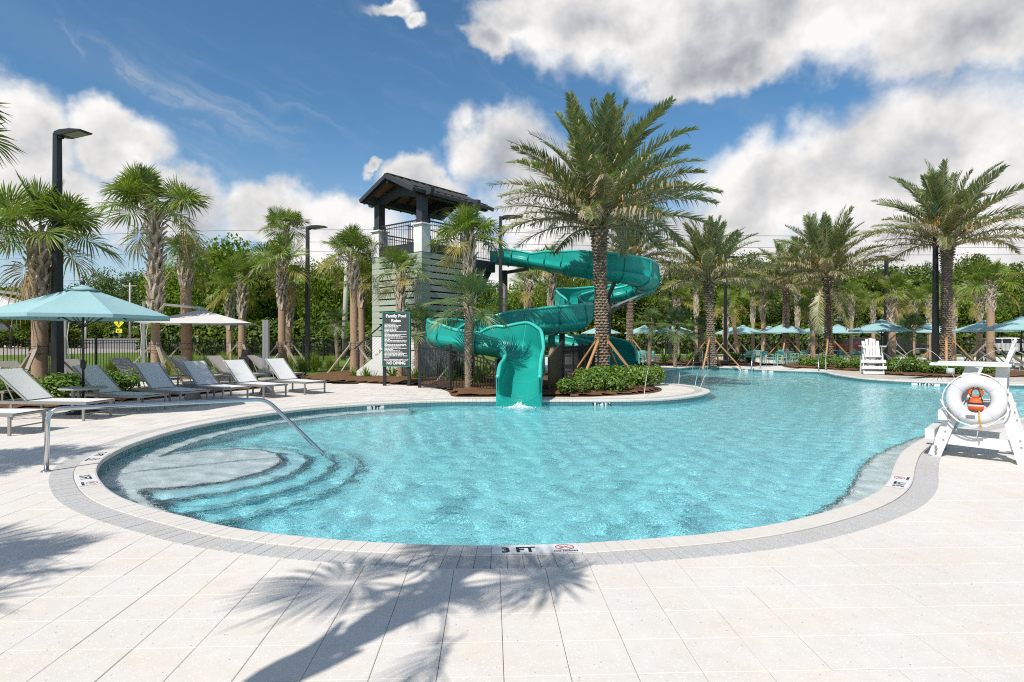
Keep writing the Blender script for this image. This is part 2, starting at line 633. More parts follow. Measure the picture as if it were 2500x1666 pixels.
M['signink'] = mat('white_print', (0.80, 0.80, 0.79), 0.5, 0.02)
M['yellow'] = mat('yellow_sign', (0.75, 0.66, 0.01), 0.5, 0.04)
M['carwhite'] = mat('white_car_paint', (0.62, 0.62, 0.61), 0.25, 0.03, coat=0.8)
M['cardark'] = mat('dark_car_paint', (0.02, 0.022, 0.025), 0.22, 0.05, coat=0.8)
M['carred'] = mat('maroon_car_paint', (0.10, 0.012, 0.012), 0.22, 0.05, coat=0.8)
M['glass'] = mat('tinted_glass', (0.02, 0.025, 0.03), 0.08, 0.02)
M['tyre'] = mat('rubber', (0.02, 0.02, 0.02), 0.85, 0.1)
M['brick'] = mat('warm_wall', (0.36, 0.20, 0.13), 0.85, 0.2, 10.0)
M['grey'] = mat('grey_board', (0.20, 0.20, 0.20), 0.8, 0.15, 5.0)
M['post'] = mat('pale_pole', (0.46, 0.42, 0.36), 0.85, 0.15, 5.0)
M['bark'] = mat('tree_bark', (0.13, 0.105, 0.08), 0.95, 0.3, 8.0, 0.5, 20)
M['plumb'] = mat('grey_water_tile', (0.42, 0.45, 0.45), 0.5, 0.1)


def fabricmat(name, col):
    m, g, b = newmat(name)
    g.n.remove(b)
    tc = g.node('ShaderNodeTexCoord').outputs['Object']
    k = g.m('ADD', 0.93, g.m('MULTIPLY', g.noise(tc, 2.0, 4, 0.6), 0.14))
    c = g.vm('SCALE', col, s=k)
    di = g.node('ShaderNodeBsdfDiffuse')
    tr = g.node('ShaderNodeBsdfTranslucent')
    g.l.new(c, di.inputs[0])
    g.l.new(c, tr.inputs[0])
    mx = g.node('ShaderNodeMixShader')
    mx.inputs[0].default_value = 0.22
    g.l.new(di.outputs[0], mx.inputs[1])
    g.l.new(tr.outputs[0], mx.inputs[2])
    g.l.new(mx.outputs[0], g.n['Material Output'].inputs[0])
    return m


M['teal'] = fabricmat('teal_canvas', (0.35, 0.55, 0.57))
M['canvas'] = fabricmat('white_canvas', (0.70, 0.685, 0.66))

M['sabal'] = leafmat('sabal_leaf', (0.075, 0.160, 0.014), (0.275, 0.330, 0.055), 0.36, 0.45, 0.04)
M['sabaly'] = leafmat('sabal_leaf_yellowing', (0.26, 0.25, 0.05), (0.4, 0.31, 0.07), 0.3, 0.45, 0.03)
M['deadleaf'] = leafmat('dry_leaf', (0.26, 0.165, 0.08), (0.45, 0.34, 0.2), 0.2, 0.45, 0.02)
M['date'] = leafmat('date_leaf', (0.100, 0.150, 0.055), (0.275, 0.310, 0.125), 0.28, 0.45, 0.06)
M['datedry'] = leafmat('date_leaf_dry', (0.3, 0.235, 0.145), (0.5, 0.41, 0.29), 0.2, 0.45, 0.03)
M['dateyel'] = leafmat('date_leaf_yellow', (0.28, 0.24, 0.06), (0.38, 0.31, 0.09), 0.25, 0.45, 0.03)
M['wind'] = leafmat('windmill_leaf', (0.06, 0.115, 0.035), (0.155, 0.22, 0.07), 0.26, 0.45, 0.05)
M['petiole'] = mat('petiole', (0.22, 0.215, 0.09), 0.5, 0.15)
M['petdate'] = mat('date_rachis', (0.26, 0.22, 0.10), 0.5, 0.15)
M['fruit'] = mat('orange_fruit_stalk', (0.55, 0.23, 0.03), 0.6, 0.2)
M['sabtrunk'] = mat('sabal_trunk', (0.38, 0.255, 0.165), 0.95, 0.35, 5.0, 0.8, 26, stretch=(1, 1, 6))
M['boot'] = mat('leaf_boot', (0.46, 0.385, 0.30), 0.9, 0.25, 6.0, 0.4, 30, isl=0.28)
M['datetrunk'] = mat('date_trunk', (0.20, 0.145, 0.105), 0.95, 0.3, 6.0, 0.6, 30)
M['datescale'] = mat('date_scale', (0.235, 0.178, 0.13), 0.92, 0.3, 9.0, 0.5, 40, isl=0.30)
M['hair'] = mat('fibrous_trunk', (0.26, 0.205, 0.145), 0.98, 0.4, 14.0, 1.0, 60, stretch=(1, 1, 0.25))
M['clusia'] = leafmat('clusia_leaf', (0.065, 0.15, 0.016), (0.215, 0.32, 0.05), 0.24, 0.45, 0.05)
M['grassblade'] = leafmat('grass_blade', (0.13, 0.215, 0.025), (0.3, 0.34, 0.06), 0.35, 0.45, 0.03)
M['oak'] = leafmat('oak_leaf', (0.055, 0.115, 0.008), (0.235, 0.31, 0.025), 0.38, 0.45, 0.02, 0.45)
M['wood_leaf'] = leafmat('woodland_leaf', (0.036, 0.078, 0.010), (0.175, 0.220, 0.028), 0.34, 0.45, 0.02, 0.35)
M['pine'] = leafmat('pine_leaf', (0.04, 0.08, 0.016), (0.115, 0.165, 0.035), 0.25, 0.45, 0.02, 0.4)


def mulchmat():
    m, g, b = newmat('pine_mulch')
    geo = g.node('ShaderNodeNewGeometry')
    p = geo.outputs['Position']
    a = g.noise(p, 26.0, 5, 0.7, 1.5)
    k = g.noise(p, 3.0, 3, 0.5)
    c = g.mix(g.ramp(a, 0.32, 0.68), (0.065, 0.034, 0.020), (0.27, 0.150, 0.080))
    c = g.vm('SCALE', c, s=g.m('ADD', 0.7, g.m('MULTIPLY', k, 0.6)))
    g.l.new(c, b.inputs['Base Color'])
    b.inputs['Roughness'].default_value = 0.95
    b.inputs['Specular IOR Level'].default_value = 0.1
    bn = g.node('ShaderNodeBump')
    bn.inputs['Strength'].default_value = 1.0
    bn.inputs['Distance'].default_value = 0.03
    g.l.new(a, bn.inputs['Height'])
    g.l.new(bn.outputs[0], b.inputs['Normal'])
    return m


def lawnmat():
    m, g, b = newmat('lawn')
    geo = g.node('ShaderNodeNewGeometry')
    p = geo.outputs['Position']
    a = g.noise(p, 30.0, 5, 0.7)
    k = g.noise(p, 0.5, 4, 0.6)
    c = g.mix(g.ramp(g.m('ADD', g.m('MULTIPLY', a, 0.6), g.m('MULTIPLY', k, 0.4)), 0.35, 0.65), (0.055, 0.125, 0.014), (0.20, 0.27, 0.05))
    g.l.new(c, b.inputs['Base Color'])
    b.inputs['Roughness'].default_value = 0.9
    b.inputs['Specular IOR Level'].default_value = 0.15
    bn = g.node('ShaderNodeBump')
    bn.inputs['Strength'].default_value = 0.9
    bn.inputs['Distance'].default_value = 0.05
    g.l.new(a, bn.inputs['Height'])
    g.l.new(bn.outputs[0], b.inputs['Normal'])
    return m


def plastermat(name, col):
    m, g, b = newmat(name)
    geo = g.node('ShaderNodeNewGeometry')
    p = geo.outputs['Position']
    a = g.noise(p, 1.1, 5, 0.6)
    f = g.noise(p, 45.0, 3, 0.7)  # fine mottle imitates caustic sparkle, painted into the plaster colour
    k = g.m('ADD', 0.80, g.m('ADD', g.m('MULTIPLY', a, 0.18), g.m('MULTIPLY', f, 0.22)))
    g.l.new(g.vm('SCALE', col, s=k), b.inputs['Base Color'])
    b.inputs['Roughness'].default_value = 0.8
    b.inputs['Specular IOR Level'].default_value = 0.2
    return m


def watermat():
    """clear rippled water; the sun reaches the plaster through it as caustics"""
    m, g, b = newmat('pool_water')
    g.n.remove(b)
    geo = g.node('ShaderNodeNewGeometry')
    p = geo.outputs['Position']
    n2 = g.noise(p, 11.0, 3, 0.6, 0.8)
    n3 = g.noise(p, 30.0, 2, 0.6, 0.5)
    h = g.m('ADD', g.m('MULTIPLY', n2, 0.8), g.m('MULTIPLY', n3, 0.30))
    bn = g.node('ShaderNodeBump')
    bn.inputs['Strength'].default_value = 0.75
    bn.inputs['Distance'].default_value = 0.020
    g.l.new(h, bn.inputs['Height'])
    gl = g.node('ShaderNodeBsdfGlass')
    gl.inputs['IOR'].default_value = 1.33
    gl.inputs['Roughness'].default_value = 0.0
    gl.inputs['Color'].default_value = (0.97, 1.0, 1.0, 1)
    g.l.new(bn.outputs[0], gl.inputs['Normal'])
    g.l.new(gl.outputs[0], g.n['Material Output'].inputs['Surface'])
    return m


def foammat():
    m, g, b = newmat('white_water')
    b.inputs['Base Color'].default_value = (0.85, 0.9, 0.92, 1)
    b.inputs['Roughness'].default_value = 0.3
    return m


M['mulch'] = mulchmat()
M['lawn'] = lawnmat()
M['plaster'] = plastermat('plaster_deep_tint', (0.34, 0.88, 0.95))  # plaster tones carry the water's tint by depth, paler where shallow
M['midtint'] = plastermat('plaster_mid_tint', (0.48, 0.86, 0.93))
M['shallowtint'] = plastermat('plaster_shallow_tint', (0.78, 0.87, 0.88))
M['water'] = watermat()
M['foam'] = foammat()
M['road'] = mat('pale_asphalt', (0.33, 0.285, 0.24), 0.9, 0.12, 0.6, 0.2, 30)
M['nosing'] = mat('navy_step_tile', (0.015, 0.03, 0.04), 0.4, 0.2)


def poolt():
    m, g, b = newmat('teal_waterline_tile')
    geo = g.node('ShaderNodeNewGeometry')
    p = geo.outputs['Position']
    f = g.noise(p, 14.0, 4, 0.6)
    r = geo.outputs['Random Per Island']
    c = g.mix(g.m('ADD', g.m('MULTIPLY', f, 0.5), g.m('MULTIPLY', r, 0.5), clamp=True), (0.035, 0.095, 0.11), (0.13, 0.25, 0.26))
    g.l.new(c, b.inputs['Base Color'])
    b.inputs['Roughness'].default_value = 0.22
    return m


M['wtile'] = poolt()


# ------------------------------------------------------------------ lettering
def textmesh(name, s, size, material, bold=0.0, align='CENTER', extrude=0.002, space=1.0):
    cu = bpy.data.curves.new(name, 'FONT')
    cu.body = s
    cu.size = size
    cu.align_x = align
    cu.align_y = 'CENTER'
    cu.offset = bold
    cu.extrude = extrude
    cu.resolution_u = 3
    cu.space_character = space
    tmp = bpy.data.objects.new(name, cu)
    COL.objects.link(tmp)
    dg = bpy.context.evaluated_depsgraph_get()
    me = bpy.data.meshes.new_from_object(tmp.evaluated_get(dg))
    me.name = name
    bpy.data.objects.remove(tmp)
    bpy.data.curves.remove(cu)
    me.materials.clear()
    me.materials.append(material)
    return me

# ------------------------------------------------------------------ pool outline
POOLPX = [(1167, 1335), (945, 1328), (765, 1315), (574, 1292), (459, 1265), (344, 1235), (275, 1206), (243, 1175), (233, 1149), (245, 1126),
          (275, 1106), (325, 1083), (421, 1053), (535, 1028), (650, 1010), (765, 996), (900, 986), (1062, 978.5), (1206, 977), (1330, 977),
          (1450, 977.5), (1560, 976.5), (1640, 973), (1700, 966), (1729, 959), (1733, 954), (1718, 948), (1690, 942), (1640, 937), (1580, 934.5), (1500, 929),
          (1430, 919), (1400, 911), (1420, 906.5), (1480, 906.5), (1560, 908), (1634, 902), (1682, 896.5), (1715, 895.2), (1780, 897.5), (1900, 903.5),
          (2000, 907), (2035, 914), (2100, 923), (2170, 928), (2257, 932), (2360, 935.5), (2500, 939), (2720, 941), (3000, 946), (3120, 965), (2950, 995),
          (2720, 1006), (2500, 1020), (2400, 1034), (2320, 1050), (2256, 1071), (2206, 1102), (2184, 1140), (2174, 1170), (2152, 1196), (2114, 1218),
          (2060, 1239), (1955, 1268), (1827, 1293), (1700, 1308), (1565, 1319), (1374, 1331)]
_p = [gp(x, y) for x, y in POOLPX]
_c = resample(catmull(_p, 10, True), 0.105, True)
for _ in range(6):
    _c = [(_c[i - 1] + _c[i] * 2 + _c[(i + 1) % len(_c)]) / 4 for i in range(len(_c))]
PC = resample(_c, 0.105, True)
area = sum(PC[i - 1].x * PC[i].y - PC[i].x * PC[i - 1].y for i in range(len(PC)))
if area < 0:
    PC.reverse()
NP = len(PC)
PN = []
for i in range(NP):
    t = (PC[(i + 1) % NP] - PC[i - 1]).normalized()
    PN.append(Vector((t.y, -t.x, 0)))            # outward
WL = -0.13


def off(i, d, z=0.0):
    i %= NP
    return PC[i] + PN[i] * d + Vector((0, 0, z))


def loop_at(d, z=0.0, step=1):
    return [off(i, d, z) for i in range(0, NP, step)]


KD = kdtree.KDTree(NP)
for i, p in enumerate(PC):
    KD.insert(p, i)
KD.balance()


def sdist(x, y):
    """distance to the pool edge, positive on land"""
    p = Vector((x, y, 0))
    co, i, d = KD.find(p)
    s = (p - co).dot(PN[i])
    return (d if s > 0 else -d), i


def sheet(name, outer, holes, z, material, kind='structure', parent=None):
    polys = [[Vector((p[0], p[1], 0)) for p in outer]] + [[Vector((p[0], p[1], 0)) for p in h] for h in holes]
    tri = tessellate_polygon(polys)
    flat = [(p.x, p.y, z) for q in polys for p in q]
    fs = []
    for a, b, c in tri:
        A, B, Cc = flat[a], flat[b], flat[c]
        if (B[0] - A[0]) * (Cc[1] - A[1]) - (B[1] - A[1]) * (Cc[0] - A[0]) < 0:
            b, c = c, b
        fs.append((a, b, c))
    me = bpy.data.meshes.new(name)
    me.from_pydata(flat, [], fs)
    me.materials.append(material)
    me.update()
    o = bpy.data.objects.new(name, me)
    COL.objects.link(o)
    if parent is not None:
        o.parent = parent
    if kind:
        o['kind'] = kind
    return o


def view_area(c, size):
    """rough share of the picture that a flat piece at c takes"""
    if c.y < 1.5 or abs(c.x / c.y) > 0.95:
        return 0.0
    py = F * (CH - c.z) / c.y
    if py > 880:
        return 0.0
    return size * CH / c.y ** 3


# ground and deck base ------------------------------------------------------
hole = loop_at(0.30, 0, 2)
sheet('ground', [(-700, -60), (700, -60), (700, 1500), (-700, 1500)], [hole], -0.06, M['lawn'])
DECK = [(-17, -1.2), (24, -1.2), (42, 30), (42, 49), (2, 49), (1, 27), (-5.5, 20), (-8.7, 21.0), (-11.5, 24.5), (-15.5, 23.0), (-17, 14)]
deck = sheet('pool_deck', DECK, [hole], -0.012, M['joint'])


def in_poly(x, y, poly):
    c = False
    n = len(poly)
    for i in range(n):
        x1, y1 = poly[i]
        x2, y2 = poly[(i + 1) % n]
        if (y1 > y) != (y2 > y) and x < (x2 - x1) * (y - y1) / (y2 - y1) + x1:
            c = not c
    return c


BEDS = {}


def bedpoly(pxs):
    return [tuple(gp(x, y).xy) for x, y in pxs]


BEDS['slide'] = bedpoly([(768, 931), (839, 934), (932, 938), (1003, 942), (1062, 948), (1092, 956), (1099, 963), (1112, 969.5), (1206, 969.5), (1330, 969.5), (1420, 970), (1502, 966.5),
                         (1558, 963.5), (1600, 959), (1616, 953), (1606, 946), (1560, 941.5), (1490, 936), (1420, 928), (1370, 916), (1340, 906), (1200, 900), (1030, 897), (880, 905), (760, 918), (735, 925)])
BEDS['left'] = [(-15.5, 12.2), (-10.6, 12.9), (-9.6, 14.2), (-8.9, 15.6), (-8.2, 17.2), (-7.8, 18.6), (-8.8, 19.3), (-10.3, 17.6), (-12.0, 15.7), (-15.5, 14.9)]
BEDS['rightnear'] = bedpoly([(2140, 913), (2232, 918.5), (2330, 922), (2430, 921), (2520, 919), (2520, 911), (2330, 905), (2140, 903.5)])
BEDS['rightmid'] = bedpoly([(1920, 897.5), (1990, 900.5), (2050, 904), (2105, 905.5), (2100, 895), (1990, 889), (1915, 889)])
BEDS['rightfar'] = bedpoly([(1590, 892.5), (1690, 890), (1790, 892), (1850, 893), (1840, 884), (1700, 880), (1580, 883)])
BEDS['lawnedge'] = bedpoly([(700, 917), (760, 925), (735, 912), (700, 904), (660, 906), (650, 914)])


def make_bed(name, poly, hgt=0.10):
    xs = [p[0] for p in poly]
    ys = [p[1] for p in poly]
    res = 0.22
    rnd = random.Random(len(name) * 7 + len(poly))
    pts = [Vector((p[0], p[1], 0)) for p in poly]
    edge = resample(catmull(pts, 6, True), 0.3, True)
    kd = kdtree.KDTree(len(edge))
    for i, p in enumerate(edge):
        kd.insert(p, i)
    kd.balance()
    ep = [(p.x, p.y) for p in edge]
    nx, ny = int((max(xs) - min(xs)) / res) + 2, int((max(ys) - min(ys)) / res) + 2
    idx, vs, fs = {}, [], []
    for j in range(ny):
        for i in range(nx):
            x, y = min(xs) + i * res, min(ys) + j * res
            if in_poly(x, y, ep) and sdist(x, y)[0] > 0.46:
                co, k, d = kd.find((x, y, 0))
                z = 0.010 + hgt * min(1.0, d / 0.5) + rnd.uniform(-0.012, 0.012) * min(1, d / 0.3)
                idx[i, j] = len(vs)
                vs.append((x, y, z))
    for (i, j), a in idx.items():
        b, c, d = idx.get((i + 1, j)), idx.get((i + 1, j + 1)), idx.get((i, j + 1))
        if None not in (b, c, d):
            fs.append((a, b, c, d))
    base = len(vs)                                        # skirt to the drawn edge
    me = bpy.data.meshes.new(name)
    me.from_pydata(vs, [], fs)
    me.materials.append(M['mulch'])
    me.polygons.foreach_set('use_smooth', [True] * len(fs))
    me.update()
    o = obj(name, me, kind='structure')
    sheet('mulch_edge', [e for e in ep if sdist(*e)[0] > 0.45], [], 0.008, M['mulch'], None, o)
    return o


for k, b in BEDS.items():
    make_bed('mulch_bed', b, 0.09 if k != 'slide' else 0.12)

# paving tiles -----------------------------------------------------------------
TS = 0.308
tdir = math.atan((1199 - 1250) / F)
tx, ty = Vector((math.cos(tdir), math.sin(-tdir) * -1, 0)), Vector((math.sin(tdir), math.cos(tdir), 0))
tx = Vector((ty.y, -ty.x, 0))
to = gp(1220.5, 1389.6)
bedpolys = list(BEDS.values())
rt = random.Random(5)
tiles = []
for a in range(-60, 75):
    for b in range(-22, 66):
        c = to + tx * ((a + 0.5) * TS) + ty * ((b + 0.42) * TS)
        if c.y < 1.6 or c.y > 21 or abs(c.x) > c.y * 1.02 + 1.5 or not in_poly(c.x, c.y, DECK):
            continue
        if any(in_poly(c.x, c.y, bp) for bp in bedpolys if True) and all(
                any(in_poly(c.x + u, c.y + w, bp) for bp in bedpolys) for u in (-.3, .3) for w in (-.3, .3)):
            continue
        hw = TS / 2 - 0.0013
        q = [c + tx * u * hw + ty * w * hw for u, w in ((-1, -1), (1, -1), (1, 1), (-1, 1))]
        s, i = sdist(c.x, c.y)
        lim = 0.425
        if s < lim + 0.25:
            nrm, base = PN[i], PC[i] + PN[i] * lim
            out = []
            for k in range(4):
                A, B = q[k], q[(k + 1) % 4]
                da, db = (A - base).dot(nrm), (B - base).dot(nrm)
                if da > 0:
                    out.append(A)
                if (da > 0) != (db > 0):
                    out.append(A.lerp(B, da / (da - db)))
            if s < -0.2 or len(out) < 3:
                continue
            q = out
        tiles.append((view_area(c, TS * TS), c, q))
tiles.sort(key=lambda t: -t[0])


def slab(mb, q, z0, z1, ch=0.0025):
    n = len(q)
    cen = sum(q, Vector()) / n
    dz = rt.uniform(-0.0012, 0.0012)
    lo = [Vector((p.x, p.y, z0)) for p in q]
    mid = [Vector((p.x, p.y, z1 + dz - ch)) for p in q]
    hi = []
    for p in q:
        d = (cen - p)
        hi.append(Vector((p.x, p.y, z1 + dz)) + d.normalized() * ch * 1.3)
    fs = [tuple(2 * n + k for k in range(n))]
    for k in range(n):
        k2 = (k + 1) % n
        fs += [(k, k2, n + k2, n + k), (n + k, n + k2, 2 * n + k2, 2 * n + k)]
    mb.add(lo + mid + hi, fs)


rest = MB()
for r, (va, c, q) in enumerate(tiles):
    if r < 300:
        mb = MB()
        slab(mb, q, -0.012, 0.0)
        mb.build('paver', M['tile'], deck)
    else:
        slab(rest, q, -0.012, 0.0)
rest.build('paving_field', M['tile'], deck, 'stuff')
# far paving, too far away to tell the pavers apart
far = MB()
FARD = [(-17, 21.05), (-15.5, 23), (-11.5, 24.5), (-9, 21.05)]
sheet('far_paving', [(8, 21.05), (36.5, 21.05), (42, 30), (42, 49), (2, 49), (1.2, 27), (0.5, 25.6), (4, 25.6)], [], -0.004, M['tile'], 'stuff', deck) if False else None
fp = [(x, y) for x, y in [(1.05, 27.2), (42, 27.2), (42, 49), (2, 49)]]
sheet('far_paving', [(1.05, 33.6), (42, 33.6), (42, 49), (2, 49)], [], -0.003, M['tile'], 'stuff', deck)
ringo = loop_at(2.6, 0, 3)
fpv, fpf = [], []
for i in range(0, NP, 2):
    a, b = off(i, 0.43, -0.003), off(i, 6.5, -0.003)
    fpv += [a, b]
nn = len(fpv) // 2
for i in range(nn):
    j = (i + 1) % nn
    cen = (fpv[2 * i] + fpv[2 * j + 1]) / 2
    far_ok = min(fpv[2 * i].y, fpv[2 * i + 1].y) > 20.9 and fpv[2 * i].y > 21 and PN[(2 * i) % NP].y > 0.2
    if far_ok:
        fpf.append((2 * i, 2 * i + 1, 2 * j + 1, 2 * j))
fm = bpy.data.meshes.new('far_paving')
fm.from_pydata(fpv, [], fpf)
fm.materials.append(M['tile'])
fm.update()
obj('far_paving', fm, deck, kind='stuff')

# coping and border courses ------------------------------------------------------
coping = sheet('pool_coping', loop_at(0.20, 0, 1), [loop_at(0.005, 0, 1)], -0.006, M['grout'])
border = sheet('paver_border', loop_at(0.43, 0, 1), [loop_at(0.205, 0, 1)], -0.010, M['joint'])


def course(parent, name, d0, d1, z0, z1, material, gap, nose):
    order = sorted(range(NP), key=lambda i: -view_area(off(i, d0), 1.0))
    big = set(order[:300])
    rest = MB()
    for i in range(NP):
        t0 = (off(i + 1, d0) - off(i, d0))
        t1 = (off(i + 1, d1) - off(i, d1))
        if t0.length < 0.01 or t1.length < 0.01:
            continue
        g0, g1 = t0.normalized() * gap, t1.normalized() * gap
        A, B = off(i, d0) + g0, off(i + 1, d0) - g0
        Cc, D = off(i + 1, d1) - g1, off(i, d1) + g1
        dz = rt.uniform(-0.001, 0.001)
        mb = MB() if i in big else rest
        n = PN[i]
        prof = [(0.0, z0)] + ([(-0.012, z0 + 0.012), (-0.014, z1 - 0.018), (-0.004, z1 - 0.004)] if nose else [(0, z1 - 0.003)]) + [(0.006 if not nose else 0.014, z1)]
        vs = []
        for P, Q in ((A, D), (B, Cc)):
            for dd, z in prof:
                vs.append(P + n * dd + Vector((0, 0, z + dz)))
            vs.append(Q + Vector((0, 0, z1 + dz)) - n * 0.003)
            vs.append(Q + Vector((0, 0, z1 + dz - 0.003)))
            vs.append(Q + Vector((0, 0, z0)))
        k = len(vs) // 2
        fs = [tuple(range(k)), tuple(range(2 * k - 1, k - 1, -1))]
        fs += [(j, k + j, k + j + 1, j + 1) for j in range(k - 1)]
        mb.add(vs, fs)
        if i in big:
            mb.build(name, material, parent)
    rest.build(name + '_course', material, parent, 'stuff')


course(coping, 'coping_stone', 0.0, 0.205, -0.055, 0.010, M['coping'], 0.0016, True)
course(border, 'border_paver', 0.210, 0.430, -0.012, 0.004, M['border'], 0.0020, False)

# pool shell -------------------------------------------------------------------------
FLOOR = -1.06
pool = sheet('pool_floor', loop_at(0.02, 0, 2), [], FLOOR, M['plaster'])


def wall_strip(name, d, z0, z1, material, parent, i0=0, i1=None, kind=None):
    mb = MB()
    i1 = NP if i1 is None else i1
    for i in range(i0, i1):
        a, b = off(i, d), off(i + 1, d)
        mb.add([a + Vector((0, 0, z0)), b + Vector((0, 0, z0)), b + Vector((0, 0, z1)), a + Vector((0, 0, z1))], [(3, 2, 1, 0)])
    return mb.build(name, material, parent, kind)


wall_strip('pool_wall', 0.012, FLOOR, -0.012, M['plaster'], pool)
# bench ledge round the shallow end with its dark nosing tiles
BW, BZ = 0.42, -0.40
mb = MB()
nos = MB()
bench_ok = []
for i in range(NP):
    ok = True
    p = PC[i]
    if p.y > 12.0 and p.x > -2.6:
        ok = False
    bench_ok.append(ok)
for i in range(NP):
    if not bench_ok[i]:
        continue
    a, b, c, d = off(i, 0.01, BZ), off(i + 1, 0.01, BZ), off(i + 1, -BW, BZ), off(i, -BW, BZ)
    mb.add([a, b, c, d], [(0, 1, 2, 3)])
    e, f = off(i + 1, -BW, FLOOR), off(i, -BW, FLOOR)
    mb.add([d, c, e, f], [(0, 1, 2, 3)])
    for s in (0,):
        nos.add([off(i, -BW + 0.04, BZ + 0.004), off(i + 1, -BW + 0.04, BZ + 0.004), off(i + 1, -BW - 0.004, BZ + 0.004), off(i, -BW - 0.004, BZ + 0.004),
                 off(i + 1, -BW - 0.004, BZ - 0.04), off(i, -BW - 0.004, BZ - 0.04)], [(0, 1, 2, 3), (3, 2, 4, 5)])
mb.build('bench_ledge', M['shallowtint'], pool)
nos.build('bench_nosing', M['nosing'], pool)
# entry steps: a round shelf and four treads
SCX, SCY = -4.25, 7.95
steps = [(1.08, -0.33), (1.42, -0.50), (1.78, -0.68), (2.14, -0.86)]
for si_, (r, z) in enumerate(steps):
    mb, ns = MB(), MB()
    n = 72
    ring = []
    for k in range(n):
        a = 2 * PI * k / n
        x, y = SCX + r * math.cos(a) * 0.98, SCY + r * math.sin(a) * 1.12
        s, i = sdist(x, y)
        if s > -0.02:
            q = off(i, -0.02)
            x, y = q.x, q.y
        ring.append((x, y, s))
    top = [Vector((x, y, z)) for x, y, s in ring]
    bot = [Vector((x, y, FLOOR)) for x, y, s in ring]
    mb.add(top + [Vector((SCX, SCY, z))], [(k, (k + 1) % n, n) for k in range(n)])
    mb.add(top + bot, [(k, n + k, n + (k + 1) % n, (k + 1) % n) for k in range(n)])
    mb.build('step_tread', M['shallowtint' if z > -0.45 else ('midtint' if z > -0.6 else 'plaster')], pool)
    cv = Vector((SCX, SCY, 0))
    for k in range(n):
        if ring[k][2] < -BW * 0.9 and ring[(k + 1) % n][2] < -BW * 0.9:
            A, B = top[k], top[(k + 1) % n]
            ia, ib = A.lerp(Vector((SCX, SCY, z)), 0.045 / r), B.lerp(Vector((SCX, SCY, z)), 0.045 / r)
            up = Vector((0, 0, 0.004))
            oa, ob = (A - cv).xy.normalized() * 0.004, (B - cv).xy.normalized() * 0.004
            oa, ob = Vector((oa.x, oa.y, 0)), Vector((ob.x, ob.y, 0))
            ns.add([ia + up, A + up + oa, B + up + ob, ib + up, A + oa - Vector((0, 0, .045)), B + ob - Vector((0, 0, .045))], [(0, 1, 2, 3), (1, 4, 5, 2)])
    ns.build('step_nosing', M['nosing'], pool)
# waterline tiles
wt = sorted(range(NP), key=lambda i: -(1.0 / max(1, PC[i].y) ** 2 if PN[i].y > -0.1 and abs(PC[i].x / max(.1, PC[i].y)) < 0.9 else 0))
bigw = set(wt[:300])
rest = MB()
for i in range(NP):
    mb = MB() if i in bigw else rest
    t = (off(i + 1, 0) - off(i, 0))
    c = (off(i, 0.004) + off(i + 1, 0.004)) / 2
    Mx = basis(t.normalized(), PN[i], (0, 0, 1), (0, 0, 0)).to_3x3()
    mb.box(c + Vector((0, 0, -0.145)), (max(0.02, t.length - 0.006), 0.012, 0.165), Mx)
    if i in bigw:
        mb.build('waterline_tile', M['wtile'], pool)
rest.build('waterline_tile_band', M['wtile'], pool, 'stuff')

# water surface: real ripples, fine enough near the camera to bend the light ---------------
rows = [4.15]
while rows[-1] < 34.5:
    rows.append(rows[-1] * 1.0052)
ys = np.array(rows)
us = np.arange(-0.92, 1.13, 0.0046)
Xg = us[None, :] * ys[:, None]
Yg = np.repeat(ys[:, None], len(us), 1)
wr = np.random.default_rng(12)
Zg = np.zeros_like(Xg)
cell = 0.0052 * Yg
for k in range(64):
    lam = 0.10 * (0.50 / 0.10) ** wr.random()
    th = wr.normal(0.9, 0.95)
    ph = wr.uniform(0, 2 * np.pi)
    kx, ky = 2 * np.pi / lam * np.cos(th), 2 * np.pi / lam * np.sin(th)
    amp = 0.0088 * lam * lam
    fade = np.clip((lam / cell - 2.6) / 2.0, 0, 1)
    wob = 0.6 * np.sin(Xg * wr.uniform(.5, 1.6) + Yg * wr.uniform(.5, 1.6) + ph)
    Zg += fade * amp * np.sin(kx * Xg + ky * Yg + ph + wob)
lip = fr_end = None
ok = np.zeros(Xg.shape, bool)
px_ = np.array([[p.x, p.y] for p in PC])
pn_ = np.array([[p.x, p.y] for p in PN])
for r in range(len(ys)):
    d2 = (Xg[r][:, None] - px_[None, :, 0]) ** 2 + (ys[r] - px_[None, :, 1]) ** 2
    ii = d2.argmin(1)
    sg = (Xg[r] - px_[ii, 0]) * pn_[ii, 0] + (ys[r] - px_[ii, 1]) * pn_[ii, 1]
    ok[r] = sg < 0.10
nc = len(us)
q = ok[:-1, :-1] & ok[1:, :-1] & ok[:-1, 1:] & ok[1:, 1:]
ri, ci = np.nonzero(q)
a0 = ri * nc + ci
faces = np.stack([a0, a0 + 1, a0 + nc + 1, a0 + nc], 1)
used = np.unique(faces)
remap = np.full(Xg.size, -1)
remap[used] = np.arange(len(used))
V = np.stack([Xg.ravel(), Yg.ravel(), WL + Zg.ravel()], 1)[used]
water = obj('pool_water', fastmesh('pool_water', V, remap[faces], M['water'], None, True), kind='structure')
water.cycles.is_caustics_caster = True
sun.cycles.is_caustics_light = True

